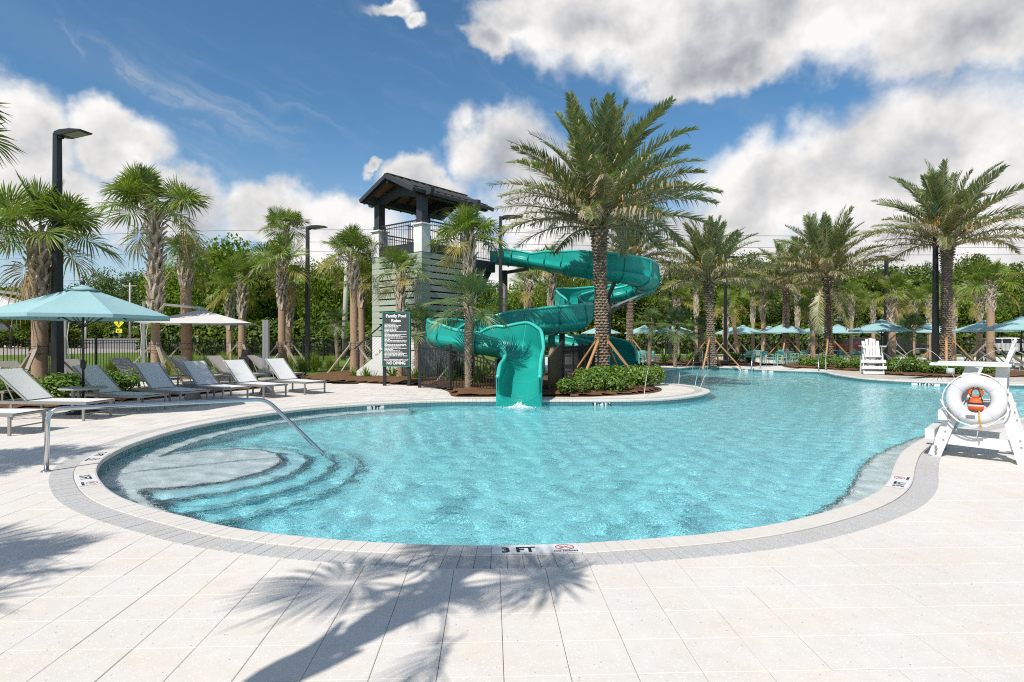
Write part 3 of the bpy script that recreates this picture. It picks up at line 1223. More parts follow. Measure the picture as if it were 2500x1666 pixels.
# depth markers -------------------------------------------------------------------------
def marker_flat(px, py, words, flip=False, nodive=True, length=0.62):
    """printed plate let into the coping; letters read from the pool deck"""
    p = gp(px, py)
    s, i = sdist(p.x, p.y)
    c = off(i, 0.104)
    t = (PC[(i + 1) % NP] - PC[i - 1]).normalized()
    xa, ya = (t, -PN[i])
    if flip:
        xa, ya = -t, PN[i]
    plate = MB()
    nseg = 8
    k = int(length / 0.105 / 2) + 1
    ids = [i + j for j in range(-k, k + 1)]
    for a, b in zip(ids[:-1], ids[1:]):
        plate.add([off(a, 0.012, 0.0125), off(b, 0.012, 0.0125), off(b, 0.198, 0.0125), off(a, 0.198, 0.0125)], [(0, 1, 2, 3)])
    o = plate.build('depth_marker', M['marker'], coping)
    Mx = basis(xa, ya, (0, 0, 1), c + Vector((0, 0, 0.014)))
    obj('lettering', textmesh('lettering', words, 0.135, M['ink'], 0.005, extrude=0.0004), o, Mx @ T((-0.13 if nodive else 0, -0.008, 0)))
    if nodive:
        e = MB()
        oc = [Vector((0.215 + 0.062 * math.cos(PI / 8 + PI / 4 * j) * 1.12, 0.026 + 0.052 * math.sin(PI / 8 + PI / 4 * j), 0)) for j in range(8)]
        for j in range(8):
            e.beam(oc[j], oc[(j + 1) % 8], 0.008, 0.0006)
        e.beam((0.172, 0.05, 0), (0.258, 0.002, 0), 0.006, 0.0006)
        obj('no_diving_symbol', e.mesh('no_diving_symbol', M['redink']), o, Mx)
        e2 = MB()
        e2.beam((0.175, 0.004, 0.0006), (0.245, 0.046, 0.0006), 0.007, 0.0006)
        obj('diver_figure', e2.mesh('diver_figure', M['ink']), o, Mx)
        obj('lettering', textmesh('lettering', 'NO DIVING', 0.034, M['ink'], 0.001, extrude=0.0004), o, Mx @ T((0.215, -0.052, 0)))


marker_flat(1318, 1345, '3 FT', flip=False)
marker_flat(2195, 1180, '3 FT', flip=False, length=0.5)
marker_flat(205, 1175, '3 FT', flip=False, length=0.5)
marker_flat(235, 1116, '3 FT', flip=False, length=0.4)


def marker_wall(px, words, w, pyhint):
    p = gp(px, pyhint)
    s, i = sdist(p.x, p.y)
    t = (PC[(i + 1) % NP] - PC[i - 1]).normalized()
    o = MB()
    k = max(1, int(w / 0.105 / 2))
    for a in range(i - k, i + k):
        o.add([off(a, -0.006, -0.20), off(a + 1, -0.006, -0.20), off(a + 1, -0.006, -0.062), off(a, -0.006, -0.062)], [(3, 2, 1, 0)])
    o = o.build('wall_depth_marker', M['marker'], pool)
    Mx = basis(-t, (0, 0, 1), -PN[i], off(i, -0.009, -0.118))
    obj('lettering', textmesh('lettering', words, 0.125, M['ink'], 0.006, extrude=0.0004), o, Mx)


marker_wall(912, '3 FT', 0.42, 985)
marker_wall(1470, '3 FT 3 IN', 0.62, 977)
marker_wall(2262, '3 FT 8 IN', 0.95, 932)
marker_wall(1822, '5 FT', 0.8, 899)
marker_wall(1880, '5 FT', 0.8, 902)

for o in [pool] + list(pool.children):
    o.cycles.is_caustics_receiver = True

# ------------------------------------------------------------------ slide tower
taz = rad(38.7)
D1 = Vector((math.sin(taz), math.cos(taz), 0))            # towards the slide
D2 = Vector((-math.cos(taz), math.sin(taz), 0))           # towards the stair side
TC = Vector(((1029.7 - 1250) * 23 / F, 23.0, 0))          # near corner
TW = 3.1
UPZ = Vector((0, 0, 1))
tower = thing('slide_tower', 'sage green slatted slide tower with dark gabled roof behind the rules sign', 'tower', TC)


def tl(a, b, z):                                          # tower coordinates, local to the near corner
    return D1 * a + D2 * b + UPZ * z


ZS, ZP, ZC = 1.62, 4.98, 6.05
w = MB()
Rt = basis(D1, D2, UPZ, (0, 0, 0)).to_3x3()
w.box(tl(TW / 2, TW / 2, ZS / 2), (TW, TW, ZS), Rt)
w.build('base_wall', M['stucco'], tower)
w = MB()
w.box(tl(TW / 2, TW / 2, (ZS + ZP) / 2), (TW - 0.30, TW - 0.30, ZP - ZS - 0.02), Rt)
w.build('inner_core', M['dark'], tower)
NR = 13
RH = (ZP - ZS) / NR
sides = [(tl(0, 0, 0), D1, D2), (tl(0, 0, 0), D2, D1), (tl(TW, 0, 0), D2, -D1), (tl(0, TW, 0), D1, -D2)]
rs = random.Random(3)
for si, (o0, dr, inn) in enumerate(sides):
    for r in range(NR):
        z = ZS + (r + 0.5) * RH
        m = MB()
        j = rs.uniform(-0.004, 0.004)
        Rm = basis(dr, inn, UPZ, (0, 0, 0)).to_3x3()
        m.box(o0 + dr * (TW / 2) + inn * (0.028 + (0.004 if si % 2 else 0)) + UPZ * (z + j), (TW - (0.012 if si % 2 else -0.004), 0.05, RH - 0.058), Rm, 0.006)
        m.build('slat', M['slat'], tower)
        for e in (0.24, TW - 0.24):                       # short corner fillers close the gap at the corners
            m = MB()
            m.box(o0 + dr * e + inn * 0.044 + UPZ * (z + RH / 2), (0.46, 0.05, 0.075), Rm)
            m.build('corner_filler', M['slat'], tower)
w = MB()
w.box(tl(TW / 2, TW / 2, ZP - 0.10), (TW - 0.06, TW - 0.06, 0.16), Rt)
w.build('platform', M['bronze'], tower)
w = MB()
w.box(tl(TW / 2, 0.06, ZP + 0.17), (TW - 0.9, 0.06, 0.36), Rt)
w.box(tl(0.06, TW / 2, ZP + 0.17), (0.06, TW - 0.9, 0.36), Rt)
w.build('edge_beam', M['bronze'], tower)
PW = 0.46
for (a, b) in ((PW / 2 - 0.01, PW / 2 - 0.01), (TW - PW / 2, PW / 2), (PW / 2, TW - PW / 2), (TW - PW / 2, TW - PW / 2)):
    m = MB()
    m.box(tl(a, b, (ZP + ZC) / 2 + 0.0), (PW, PW, ZC - ZP), Rt)
    pier = m.build('pier', M['stucco'], tower)
    m = MB()
    m.box(tl(a, b, ZC + 0.03), (PW + 0.16, PW + 0.16, 0.06), Rt, 0.02)
    m.build('pier_cap', M['stucco'], pier)
    m = MB()
    m.box(tl(a, b, ZC + 0.72), (0.32, 0.32, 1.32), Rt)
    m.box(tl(a, b, ZC + 0.15), (0.37, 0.37, 0.18), Rt)
    m.build('post', M['beam'], tower)
# gable roof: ridge along D1
cx = cy = TW / 2
rid0, rid1, half = -2.05, 2.62, 1.66
ZR, ZE = at(941, 422.5, 23.6).z, at(874.5, 489, 24.8).z
ZR, ZE = 8.15, 7.36


def rl(s, u, z):
    return tl(cx + s, cy + u, z)


for sgn in (1, -1):
    m = MB()
    n = D2 * sgn
    A, B = rl(rid0, 0, ZR), rl(rid1, 0, ZR)
    Cc, Dd = rl(rid1, half * sgn, ZE), rl(rid0, half * sgn, ZE)
    th = Vector((0, 0, 0.05))
    m.add([A, B, Cc, Dd, A - th, B - th, Cc - th, Dd - th], [(0, 1, 2, 3), (7, 6, 5, 4), (0, 4, 5, 1), (1, 5, 6, 2), (2, 6, 7, 3), (3, 7, 4, 0)])
    rp = m.build('roof_panel', M['roof'], tower)
    k = 0
    s = rid0 + 0.02
    while s < rid1:                                       # standing seams
        m = MB()
        m.beam(rl(s, 0.03 * sgn, ZR + 0.012), rl(s, half * sgn, ZE + 0.022), 0.03, 0.045)
        m.build('standing_seam', M['roof'], rp)
        s += 0.40
    m = MB()
    thb = Vector((0, 0, 0.055))
    m.add([A - thb, B - thb, Cc - thb, Dd - thb], [(3, 2, 1, 0)])
    m.build('soffit_boarding', M['soffit'], rp)
    s = rid0 + 0.12
    while s < rid1 + 0.05:                                # rafters
        m = MB()
        m.beam(rl(s, 0.05 * sgn, ZR - 0.14), rl(s, (half - 0.06) * sgn, ZE - 0.12), 0.07, 0.14)
        m.build('rafter', M['beam'], tower)
        s += 0.66
    m = MB()
    m.beam(rl(rid0 - 0.02, half * sgn, ZE - 0.06), rl(rid1 + 0.02, half * sgn, ZE - 0.06), 0.05, 0.12)
    m.build('fascia', M['bronze'], tower)
    for e in (rid0 - 0.03, rid1 + 0.03):
        m = MB()
        m.beam(rl(e, 0, ZR - 0.07), rl(e, half * sgn, ZE - 0.07), 0.06, 0.16)
        m.build('barge_board', M['beam'], tower)
    m = MB()
    m.beam(rl(rid0 + 0.12, (TW / 2 - 0.2) * sgn, ZE + 0.02), rl(rid1 - 0.12, (TW / 2 - 0.2) * sgn, ZE + 0.02), 0.20, 0.30)
    m.build('wall_beam', M['beam'], tower)
for e in (-TW / 2 + 0.2, TW / 2 - 0.2):                    # tie beams with the curved underside
    m = MB()
    hw = TW / 2 + 0.42
    poly = [(-hw, 0.10), (-hw + 0.06, -0.06), (-1.0, -0.06), (-0.5, 0.08), (0, 0.14), (0.5, 0.08), (1.0, -0.06), (hw - 0.06, -0.06), (hw, 0.10), (hw, 0.2), (0.4, 0.42), (-0.4, 0.42), (-hw, 0.2)]
    m.prism(poly, basis(D2, -D1, UPZ, rl(e, 0, ZE - 0.1)), 0.18)
    m.build('tie_beam', M['beam'], tower)
m = MB()
m.beam(rl(rid0 + 0.05, 0, ZR - 0.22), rl(rid1 - 0.05, 0, ZR - 0.22), 0.14, 0.22)
m.build('ridge_beam', M['beam'], tower)
m = MB()
m.beam(rl(rid0 - 0.03, 0, ZR + 0.03), rl(rid1 + 0.03, 0, ZR + 0.03), 0.22, 0.03)
m.build('ridge_cap', M['roof'], tower)


# platform railings
def rail(parent, a, b, z, h=1.05, gap=0.105, curve=0.0, grid=False):
    """railing from a to b (both at floor height z): returns parts under parent"""
    a, b = Vector(a), Vector(b)
    L = (b - a).length
    t = (b - a).normalized()
    m = MB()
    m.beam(a + UPZ * (z + h), b + UPZ * (z + h), 0.05, 0.05)
    m.build('top_rail', M['black'], parent)
    m = MB()
    m.beam(a + UPZ * (z + h - 0.14), b + UPZ * (z + h - 0.14), 0.03, 0.03)
    m.beam(a + UPZ * (z + 0.09), b + UPZ * (z + 0.09), 0.03, 0.03)
    m.build('lower_rail', M['black'], parent)
    k = int(L / gap)
    pm = None
    for i in range(1, k):
        p = a + t * (L * i / k)
        if pm is None:
            m = MB()
            m.box((0, 0, h / 2), (0.016, 0.016, h - 0.06))
            pm = m.mesh('baluster', M['black'])
        obj('baluster', pm, parent, T(p + UPZ * z))


rail(tower, tl(PW, 0.12, 0), tl(TW - PW, 0.12, 0), ZP + 0.30, 0.98)
rail(tower, tl(0.12, PW, 0), tl(0.12, TW - PW, 0), ZP + 0.30, 0.98)
rail(tower, tl(TW - 0.12, TW - PW, 0), tl(TW - 0.12, 1.5, 0), ZP + 0.05, 0.98)
rail(tower, tl(PW, TW - 0.12, 0), tl(TW - PW, TW - 0.12, 0), ZP + 0.05, 0.98)
# inner curved guard seen over the edge
m = MB()
pts = [tl(0.7 + 1.7 * k / 10, 1.6 + 0.5 * math.sin(PI * k / 10), ZP + 1.28 + 0.12 * math.sin(PI * k / 10)) for k in range(11)]
m.tube(pts, 0.025, 6)
for k in range(11):
    m.beam(pts[k], pts[k] - UPZ * 1.2, 0.018, 0.018)
m.build('curved_guard', M['black'], tower)
# launch deck that carries the flume start
LA = tl(TW - 0.1, 0.15, 0)
m = MB()
m.box(tl(TW + 0.72, 0.85, ZP - 0.22), (1.6, 1.4, 0.42), Rt)
m.box(tl(TW + 0.72, 0.85, ZP + 0.02), (1.6, 1.4, 0.05), Rt)
m.build('launch_deck', M['bronze'], tower)
rail(tower, tl(TW + 0.1, 0.2, 0), tl(TW + 1.45, 0.2, 0), ZP + 0.05, 0.98)
m = MB()
m.beam(tl(TW + 1.35, 0.4, ZP - 0.4), tl(TW + 0.05, 0.5, 2.6), 0.18, 0.2)
m.build('brace_strut', M['bronze'], tower)

# stair and landing wall on the left of the tower
stair = thing('entry_stair', 'white stair wall with black cable handrail rising to the slide tower', 'stair', (0, 0, 0))
yS = 22.6
m = MB()
xl, xm, xr = at(872, 800, yS).x, at(932, 800, yS).x, at(1029, 800, yS).x
zl = 1.12
P0 = [(xl, 0.0), (xr, 0.0), (xr, zl), (xm, zl), (xm - 0.02, zl - 0.1), (xl, 0.30)]
m.prism(P0, basis((1, 0, 0), (0, 1, 0), (0, 0, 1), (0, yS, 0)), 0.18)
m.build('stair_wall', M['stucco'], stair)
m = MB()
m.box(((xm + xr) / 2, yS, zl + 0.03), (xr - xm + 0.06, 0.26, 0.06))
m.build('wall_coping', M['stucco'], stair)
for k in range(7):
    m = MB()
    xx = xl + (xm - xl) * (k + 0.5) / 7
    zz = 0.16 * (k + 1)
    m.box((xx, yS + 0.75, zz / 2), ((xm - xl) / 7, 1.3, zz))
    m.build('stair_step', M['concrete'], stair)
m = MB()
m.box(((xm + xr) / 2 - 0.1, yS + 0.85, zl / 2 - 0.02), (xr - xm - 0.3, 1.45, zl))
m.build('landing', M['concrete'], stair)
for sx, z0, z1 in ((xl + 0.05, 0.3, 1.22), (xl + 0.55, 0.75, 1.7), (xm + 0.02, zl, zl + 0.95), (xr - 0.55, zl, zl + 0.95), (xr - 0.12, zl, zl + 0.95)):
    m = MB()
    m.box((sx, yS, (z0 + z1) / 2), (0.05, 0.05, z1 - z0))
    m.build('rail_post', M['black'], stair)
m = MB()
m.beam((xl - 0.1, yS, 1.15), (xm + 0.02, yS, zl + 0.97), 0.05, 0.05)
m.beam((xm + 0.02, yS, zl + 0.97), (xr - 0.1, yS, zl + 0.97), 0.05, 0.05)
m.build('handrail', M['black'], stair)
for k in range(7):
    m = MB()
    dz = 0.12 * (k + 0.6)
    m.tube([(xl + 0.05, yS, 0.3 + dz), (xm + 0.02, yS, zl + dz), (xr - 0.12, yS, zl + dz)], 0.006, 5)
    m.build('cable', M['alu'], stair)

# ------------------------------------------------------------------ water slides
def flume(name, label, ctrl, seams=1.15, exit_skirt=False):
    """ctrl: (point, width, left wall, right wall, roll). Open half-pipe swept along the path."""
    pts = [c[0] for c in ctrl]
    per = 14
    path = catmull(pts, per)
    par = []
    for i in range(len(ctrl) - 1):
        for k in range(per):
            t = k / per
            t = t * t * (3 - 2 * t)
            par.append([ctrl[i][q] * (1 - t) + ctrl[i + 1][q] * t for q in (1, 2, 3, 4)])
    par.append(list(ctrl[-1][1:]))
    root = thing(name, label, 'water slide', (0, 0, 0))
    n = len(path)
    prof_n = 14
    frames = []
    for i in range(n):
        a, b = path[max(0, i - 1)], path[min(n - 1, i + 1)]
        t = (b - a).normalized()
        s = t.cross(UPZ).normalized()                    # right of travel
        u = s.cross(t).normalized()
        frames.append((path[i], t, s, u))

    def ring(i, grow):
        p, t, s, u = frames[i]
        w, hl, hr, roll = par[i]
        c, sn = math.cos(roll), math.sin(roll)
        s2, u2 = s * c + u * sn, u * c - s * sn
        R = w / 2 + grow
        out = []
        dep = 0.34
        prof = [(-R, hl)]
        for k in range(1, 4):
            prof.append((-R * (1.0 + 0.0), hl + (dep - hl) * k / 3 if hl > dep else hl))
        for k in range(prof_n + 1):
            a = PI + PI * k / prof_n
            prof.append((R * math.cos(a), dep + (dep + grow) * math.sin(a)))
        for k in range(3):
            prof.append((R, dep + (hr - dep) * k / 3 if hr > dep else hr))
        prof.append((R, hr))
        for x, z in prof:
            out.append(p + s2 * x + u2 * z)
        return out

    m = MB()
    m.smooth = True
    th = 0.035
    inn = [ring(i, 0.0) for i in range(n)]
    outr = [ring(i, th) for i in range(n)]
    k = len(inn[0])
    vs = [q for r in inn for q in r]
    fs = [(i * k + j, (i + 1) * k + j, (i + 1) * k + j + 1, i * k + j + 1) for i in range(n - 1) for j in range(k - 1)]
    m.add(vs, [f[::-1] for f in fs])
    m.add([q for r in outr for q in r], fs)
    m.build('flume', M['gel'], root)
    # rolled rims
    for idx, nm in ((0, 'rim'), (k - 1, 'rim')):
        m = MB()
        m.smooth = True
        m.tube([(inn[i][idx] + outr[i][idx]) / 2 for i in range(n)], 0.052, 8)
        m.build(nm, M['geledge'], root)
    # joints between sections
    acc, nxt = 0.0, seams * 0.6
    for i in range(1, n - 1):
        acc += (path[i] - path[i - 1]).length
        if acc > nxt:
            nxt += seams
            m = MB()
            m.smooth = True
            p, t, s, u = frames[i]
            a, b = ring(i, th + 0.045), ring(i, th - 0.002)
            w1 = t * 0.022
            vs = [q - w1 for q in b] + [q - w1 for q in a] + [q + w1 for q in a] + [q + w1 for q in b]
            f = []
            for r in range(3):
                f += [(r * k + j, r * k + j + 1, (r + 1) * k + j + 1, (r + 1) * k + j) for j in range(k - 1)]
            m.add(vs, f)
            m.build('section_flange', M['gel'], root)
            m = MB()
            m.smooth = True
            c = ring(i, -0.004)
            vs = [q - t * 0.008 for q in c] + [q + t * 0.008 for q in c]
            m.add(vs, [(j, j + 1, k + j + 1, k + j) for j in range(k - 1)])
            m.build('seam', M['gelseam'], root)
    if exit_skirt:
        # flat end plate with the channel cut out of it
        p, t, s, u = frames[-1]
        w, hl, hr, roll = par[-1]
        inner = inn[-1]
        m = MB()
        R = w / 2 + 0.07
        q0 = p - t * 0.0
        outer = []
        for q in inner:
            dx = (q - p).dot(s)
            dz = q.z
            f = 1.0 if abs(dx) > w / 2 - 0.03 else abs(dx) / (w / 2)
            ox = R * (1 if dx >= 0 else -1) if abs(dx) > w * 0.33 else dx * (R / (w * 0.33))
            oz = dz + 0.0 if abs(dx) > w / 2 - 0.02 else p.z - 0.12
            outer.append(Vector((p.x, p.y, 0)) + Vector((s.x, s.y, 0)) * ox + UPZ * oz)
        vs = [q + t * 0.01 for q in inner] + [q + t * 0.01 for q in outer] + [q - t * 0.9 + UPZ * 0 for q in outer]
        f = [(j, j + 1, k + j + 1, k + j) for j in range(k - 1)]
        f += [(k + j, k + j + 1, 2 * k + j + 1, 2 * k + j) for j in range(k - 1)]
        m.add(vs, f)
        m.build('end_skirt', M['gel'], root)
    return root, frames, par


P = at
path1 = [
    (P(1205, 644, 26.6), 0.95, 0.62, 0.62, 0.0), (P(1245, 648, 26.9), 0.95, 0.62, 0.62, 0.0), (P(1300, 655, 26.7), 0.95, 0.60, 0.62, 0.0), (P(1360, 666, 25.6), 0.98, 0.60, 0.85, 0.04),
    (P(1420, 677, 24.5), 1.0, 0.60, 1.0, 0.07), (P(1500, 687, 24.1), 1.0, 0.60, 1.02, 0.08), (P(1562, 698, 24.7), 1.0, 0.60, 1.02, 0.09),
    (P(1582, 712, 26.1), 1.0, 0.60, 1.02, 0.09), (P(1558, 727, 27.7), 1.0, 0.60, 0.98, 0.08), (P(1500, 738, 28.4), 1.0, 0.62, 0.85, 0.04), (P(1430, 747, 28.1), 1.0, 0.66, 0.85, 0.04),
    (P(1385, 757, 26.9), 1.0, 0.62, 0.95, 0.06), (P(1392, 772, 25.5), 1.0, 0.62, 0.9, 0.04), (P(1416, 790, 24.4), 1.0, 0.80, 0.66, -0.03),
    (P(1404, 806, 23.2), 1.0, 0.98, 0.62, -0.07), (P(1350, 815, 22.5), 1.0, 0.98, 0.62, -0.05), (P(1270, 820, 22.3), 1.0, 0.92, 0.62, -0.02), (P(1180, 826, 22.4), 1.0, 0.70, 0.66, 0.0),
    (P(1110, 833, 22.0), 1.0, 0.60, 0.80, 0.04), (P(1078, 842, 20.8), 1.0, 0.55, 0.86, 0.07), (P(1092, 851, 19.4), 1.0, 0.55, 0.80, 0.06), (P(1140, 859, 18.7), 1.0, 0.62, 0.66, 0.02),
    (P(1198, 868, 18.5), 1.0, 0.92, 0.58, -0.03), (P(1248, 881, 18.25), 1.02, 1.18, 0.52, -0.06), (P(1277, 900, 17.4), 1.04, 1.12, 0.52, -0.06), (P(1281, 925, 16.4), 1.05, 0.86, 0.62, -0.02),
    (P(1271, 958, 15.4), 1.02, 0.74, 0.72, 0.0), (P(1267, 984, 14.55), 1.0, 0.66, 0.66, 0.0)]
s1, fr1, pr1 = flume('water_slide', 'teal spiral water slide winding from the tower down to the near pool', path1, exit_skirt=True)
path2 = [
    (P(1310, 838, 26.8), 0.95, 0.6, 0.6, 0.0), (P(1360, 850, 26.4), 0.95, 0.6, 0.62, 0.0), (P(1420, 862, 26.0), 0.98, 0.72, 0.62, -0.03), (P(1470, 873, 25.6), 1.0, 0.86, 0.6, -0.05),
    (P(1506, 888, 24.9), 1.02, 0.9, 0.6, -0.06), (P(1521, 906, 23.9), 1.04, 0.8, 0.64, -0.03), (P(1520, 922, 23.0), 1.06, 0.7, 0.7, 0.0)]
s2, fr2, pr2 = flume('water_slide', 'short teal slide tail ending behind the shrubs right of the big palm trunk', path2)

# steel supports under the slides
def pole(parent, p, r, z1, name='support_column', mt='column'):
    m = MB()
    m.smooth = True
    m.tube([(p[0], p[1], 0), (p[0], p[1], z1)], r, 14)
    return m.build(name, M[mt], parent)


def arm(parent, a, b, w=0.12):
    m = MB()
    m.beam(a, b, w, w)
    m.build('support_arm', M['alu' if w < 0.1 else 'column'], parent)


cpt = P(1483, 700, 26.4)
pole(s1, cpt, 0.165, 3.75)
arm(s1, (cpt.x, cpt.y, 3.35), P(1500, 690, 24.2), 0.14)
arm(s1, (cpt.x, cpt.y, 2.9), P(1575, 716, 26.3), 0.08)
arm(s1, (cpt.x + 0.1, cpt.y, 2.7), P(1530, 735, 28.2), 0.14)
c2 = P(1232, 700, 27.2)
pole(s1, c2, 0.14, 4.7)
arm(s1, (c2.x, c2.y, 4.6), P(1290, 657, 26.7), 0.14)
c3 = P(1322, 740, 25.2)
pole(s1, c3, 0.15, 2.9)
arm(s1, (c3.x, c3.y, 2.55), P(1330, 818, 22.6) + UPZ * 0.3, 0.10)
c4 = P(1404, 806, 23.2)
pole(s1, (c4.x - 0.5, c4.y + 0.2), 0.12, c4.z - 0.02)
c5 = P(1110, 833, 21.2)
pole(s1, c5, 0.10, c5.z - 0.05)
c6 = P(1215, 872, 18.4)
pole(s1, c6, 0.09, c6.z - 0.05)
c7 = P(1450, 868, 25.8)
pole(s2, c7, 0.09, c7.z - 0.03)
c8 = P(1325, 842, 26.6)
pole(s2, c8, 0.10, c8.z - 0.03)

# thin sheet of water running off the slide lip and the splash below it
rs = random.Random(8)
sp = MB()
end = fr1[-1][0]
for k in range(1700):
    a, r = rs.uniform(0, 2 * PI), abs(rs.gauss(0, 0.26))
    x, y = end.x + r * math.cos(a) * 1.15, end.y - 0.30 + r * math.sin(a) * 0.85
    hmax = 0.07 * math.exp(-(r / 0.17) ** 2)
    z = WL + abs(rs.gauss(0, 1)) * hmax * 0.7 + 0.006
    s = rs.uniform(0.003, 0.009) * (0.6 + math.exp(-(r / 0.2) ** 2))
    sp.add([(x - s, y, z), (x, y - s, z), (x + s, y, z), (x, y + s, z), (x, y, z + s * 0.9), (x, y, z - s * 0.6)],
           [(0, 1, 4), (1, 2, 4), (2, 3, 4), (3, 0, 4), (1, 0, 5), (2, 1, 5), (3, 2, 5), (0, 3, 5)])
o = sp.build('splash', M['foam'], None, 'stuff')
tag(o, 'white splash where the slide runs into the pool', 'splash')

# ------------------------------------------------------------------ palms
def date_frond(seed, L, a0, a1, n=58, dry=0.0, yel=0.0, lmax=0.68):
    """pinnate leaf; base at the origin, grows along +X, a0..a1 pitch along its length"""
    r = random.Random(seed)
    V, Fc, mi = [], [], []
    seg = 14
    p = Vector((0, 0, 0))
    pts, tans = [], []
    bend = r.uniform(-0.25, 0.25)
    for i in range(seg + 1):
        s = i / seg
        a = a0 + (a1 - a0) * (s ** 1.35)
        y = bend * s * s
        t = Vector((math.cos(a) * math.cos(y), math.cos(a) * math.sin(y), math.sin(a)))
        pts.append(p.copy())
        tans.append(t)
        p = p + t * (L / seg)

    def samp(s):
        f = s * seg
        i = min(seg - 1, int(f))
        return pts[i].lerp(pts[i + 1], f - i), tans[i].lerp(tans[min(seg, i + 1)], f - i).normalized()
    # rachis
    rn = 5
    for i in range(seg + 1):
        t = tans[i]
        sv = t.cross(UPZ).normalized()
        uv = sv.cross(t)
        rr = 0.034 * (1 - i / seg) ** 0.8 + 0.005
        for j in range(rn):
            a = 2 * PI * j / rn
            V.append(pts[i] + sv * math.cos(a) * rr * 1.3 + uv * math.sin(a) * rr)
    for i in range(seg):
        for j in range(rn):
            j2 = (j + 1) % rn
            Fc.append((i * rn + j, i * rn + j2, (i + 1) * rn + j2, (i + 1) * rn + j))
            mi.append(2)
    for k in range(n):
        s = 0.17 + 0.825 * (k + r.uniform(-.3, .3)) / n
        s = min(0.995, max(0.15, s))
        b, t = samp(s)
        sv = t.cross(UPZ).normalized()
        uv = sv.cross(t)
        q = (s - 0.15) / 0.85
        ln = lmax * (0.35 + 0.65 * math.sin(PI * min(1, q * 0.9 + 0.14)) ** 0.8) * r.uniform(0.86, 1.1)
        fw = 0.55 + 0.75 * q
        for sd_ in (-1, 1):
            lift = r.uniform(0.15, 0.75)
            d = (t * fw + sv * sd_ * r.uniform(0.75, 1.05) + uv * lift).normalized()
            dead = r.random() < dry * (1.6 - 1.4 * q)
            wv = t.cross(d).normalized().cross(d)
            wid = 0.021 * r.uniform(0.8, 1.2)
            drop = (0.10 + (0.55 if dead else 0.0)) * ln
            m1 = b + d * ln * 0.5 - UPZ * drop * 0.22
            tip = b + d * ln * (0.98 if not dead else 0.8) - UPZ * drop
            wn = d.cross(uv).normalized()
            wn = (wn + uv * 0.3).normalized()
            o = len(V)
            V += [b + t * 0.006 - wn * wid * 0.5, b + wn * wid * 0.5, m1 + wn * wid, tip, m1 - wn * wid]
            Fc.append((o, o + 1, o + 2, o + 4))
            Fc.append((o + 4, o + 2, o + 3, o + 3))
            mm = 1 if dead else (3 if r.random() < yel else 0)
            mi += [mm, mm]
    me = bpy.data.meshes.new('frond')
    me.from_pydata([tuple(v) for v in V], [], [f if f[2] != f[3] else f[:3] for f in Fc])
    for k in ('date', 'datedry', 'petdate', 'dateyel'):
        me.materials.append(M[k])
    me.polygons.foreach_set('material_index', mi)
    me.update()
    return me


def fan_leaf(seed, pet, R, a0, a1, nseg=38, droop=0.3, mats=('sabal', 'petiole', 'deadleaf'), spread=150, deadtip=0.15, fold=0.22):
    """costapalmate leaf; petiole leaves the origin along +X at pitch a0, the blade hangs from its end"""
    r = random.Random(seed)
    V, Fc, mi = [], [], []
    seg = 6
    p = Vector((0, 0, 0))
    pts, tans = [], []
    for i in range(seg + 1):
        a = a0 + (a1 - a0) * (i / seg) ** 1.2
        t = Vector((math.cos(a), 0, math.sin(a)))
        pts.append(p.copy())
        tans.append(t)
        p = p + t * (pet / seg)
    rn = 5
    for i in range(seg + 1):
        sv, uv = Vector((0, 1, 0)), tans[i].cross(Vector((0, 1, 0))) * -1
        rr = 0.030 * (1 - 0.55 * i / seg)
        for j in range(rn):
            a = 2 * PI * j / rn
            V.append(pts[i] + sv * math.cos(a) * rr * 1.2 + uv * math.sin(a) * rr * 0.8)
    for i in range(seg):
        for j in range(rn):
            j2 = (j + 1) % rn
            Fc.append((i * rn + j, i * rn + j2, (i + 1) * rn + j2, (i + 1) * rn + j))
            mi.append(1)
    base = pts[-1]
    f = tans[-1]
    sv = Vector((0, 1, 0))
    nv = sv.cross(f) * -1
    if nv.z < 0:
        nv = -nv
    wsp = rad(spread)
    for k in range(nseg):
        th = -wsp + 2 * wsp * (k + 0.5) / nseg + r.uniform(-.02, .02)
        c0 = 1 - abs(th) / wsp
        org = base + f * (0.30 * R * c0) - UPZ * (0.12 * R * c0 * c0)
        ln = R * (0.62 + 0.38 * math.cos(th * 0.55)) * (0.72 if c0 > 0.6 else 0.9) * r.uniform(0.9, 1.08)
        d = (f * math.cos(th) + sv * math.sin(th) + nv * (fold * abs(math.sin(th)) + 0.10)).normalized()
        side = (d.cross(nv)).normalized()
        w0 = 0.5 * 2 * wsp / nseg
        secs = (0.03, 0.36, 0.68, 1.0)
        o = len(V)
        dr = droop * r.uniform(0.4, 1.8)
        twist = r.uniform(-0.5, 0.5)
        for q in secs:
            wid = min(w0 * ln * max(q, 0.08), 0.020 * (R / 0.9)) * (1.0 if q < 0.5 else (0.95 if q < 0.9 else 0.10))
            pos = org + d * ln * q - UPZ * dr * ln * q ** 2.6
            wv = (side * math.cos(twist * q) + nv * math.sin(twist * q))
            ridge = nv * wid * 0.6
            V += [pos - wv * wid, pos + ridge, pos + wv * wid]
        dead = r.random() < deadtip
        for q in range(3):
            a = o + q * 3
            Fc += [(a, a + 1, a + 4, a + 3), (a + 1, a + 2, a + 5, a + 4)]
            mm = 2 if (dead and q == 2) or deadtip > 0.9 else 0
            mi += [mm, mm]
    me = bpy.data.meshes.new('fan_leaf')
    me.from_pydata([tuple(v) for v in V], [], Fc)
    for k in mats:
        me.materials.append(M[k])
    me.polygons.foreach_set('material_index', mi)
    me.update()
    return me


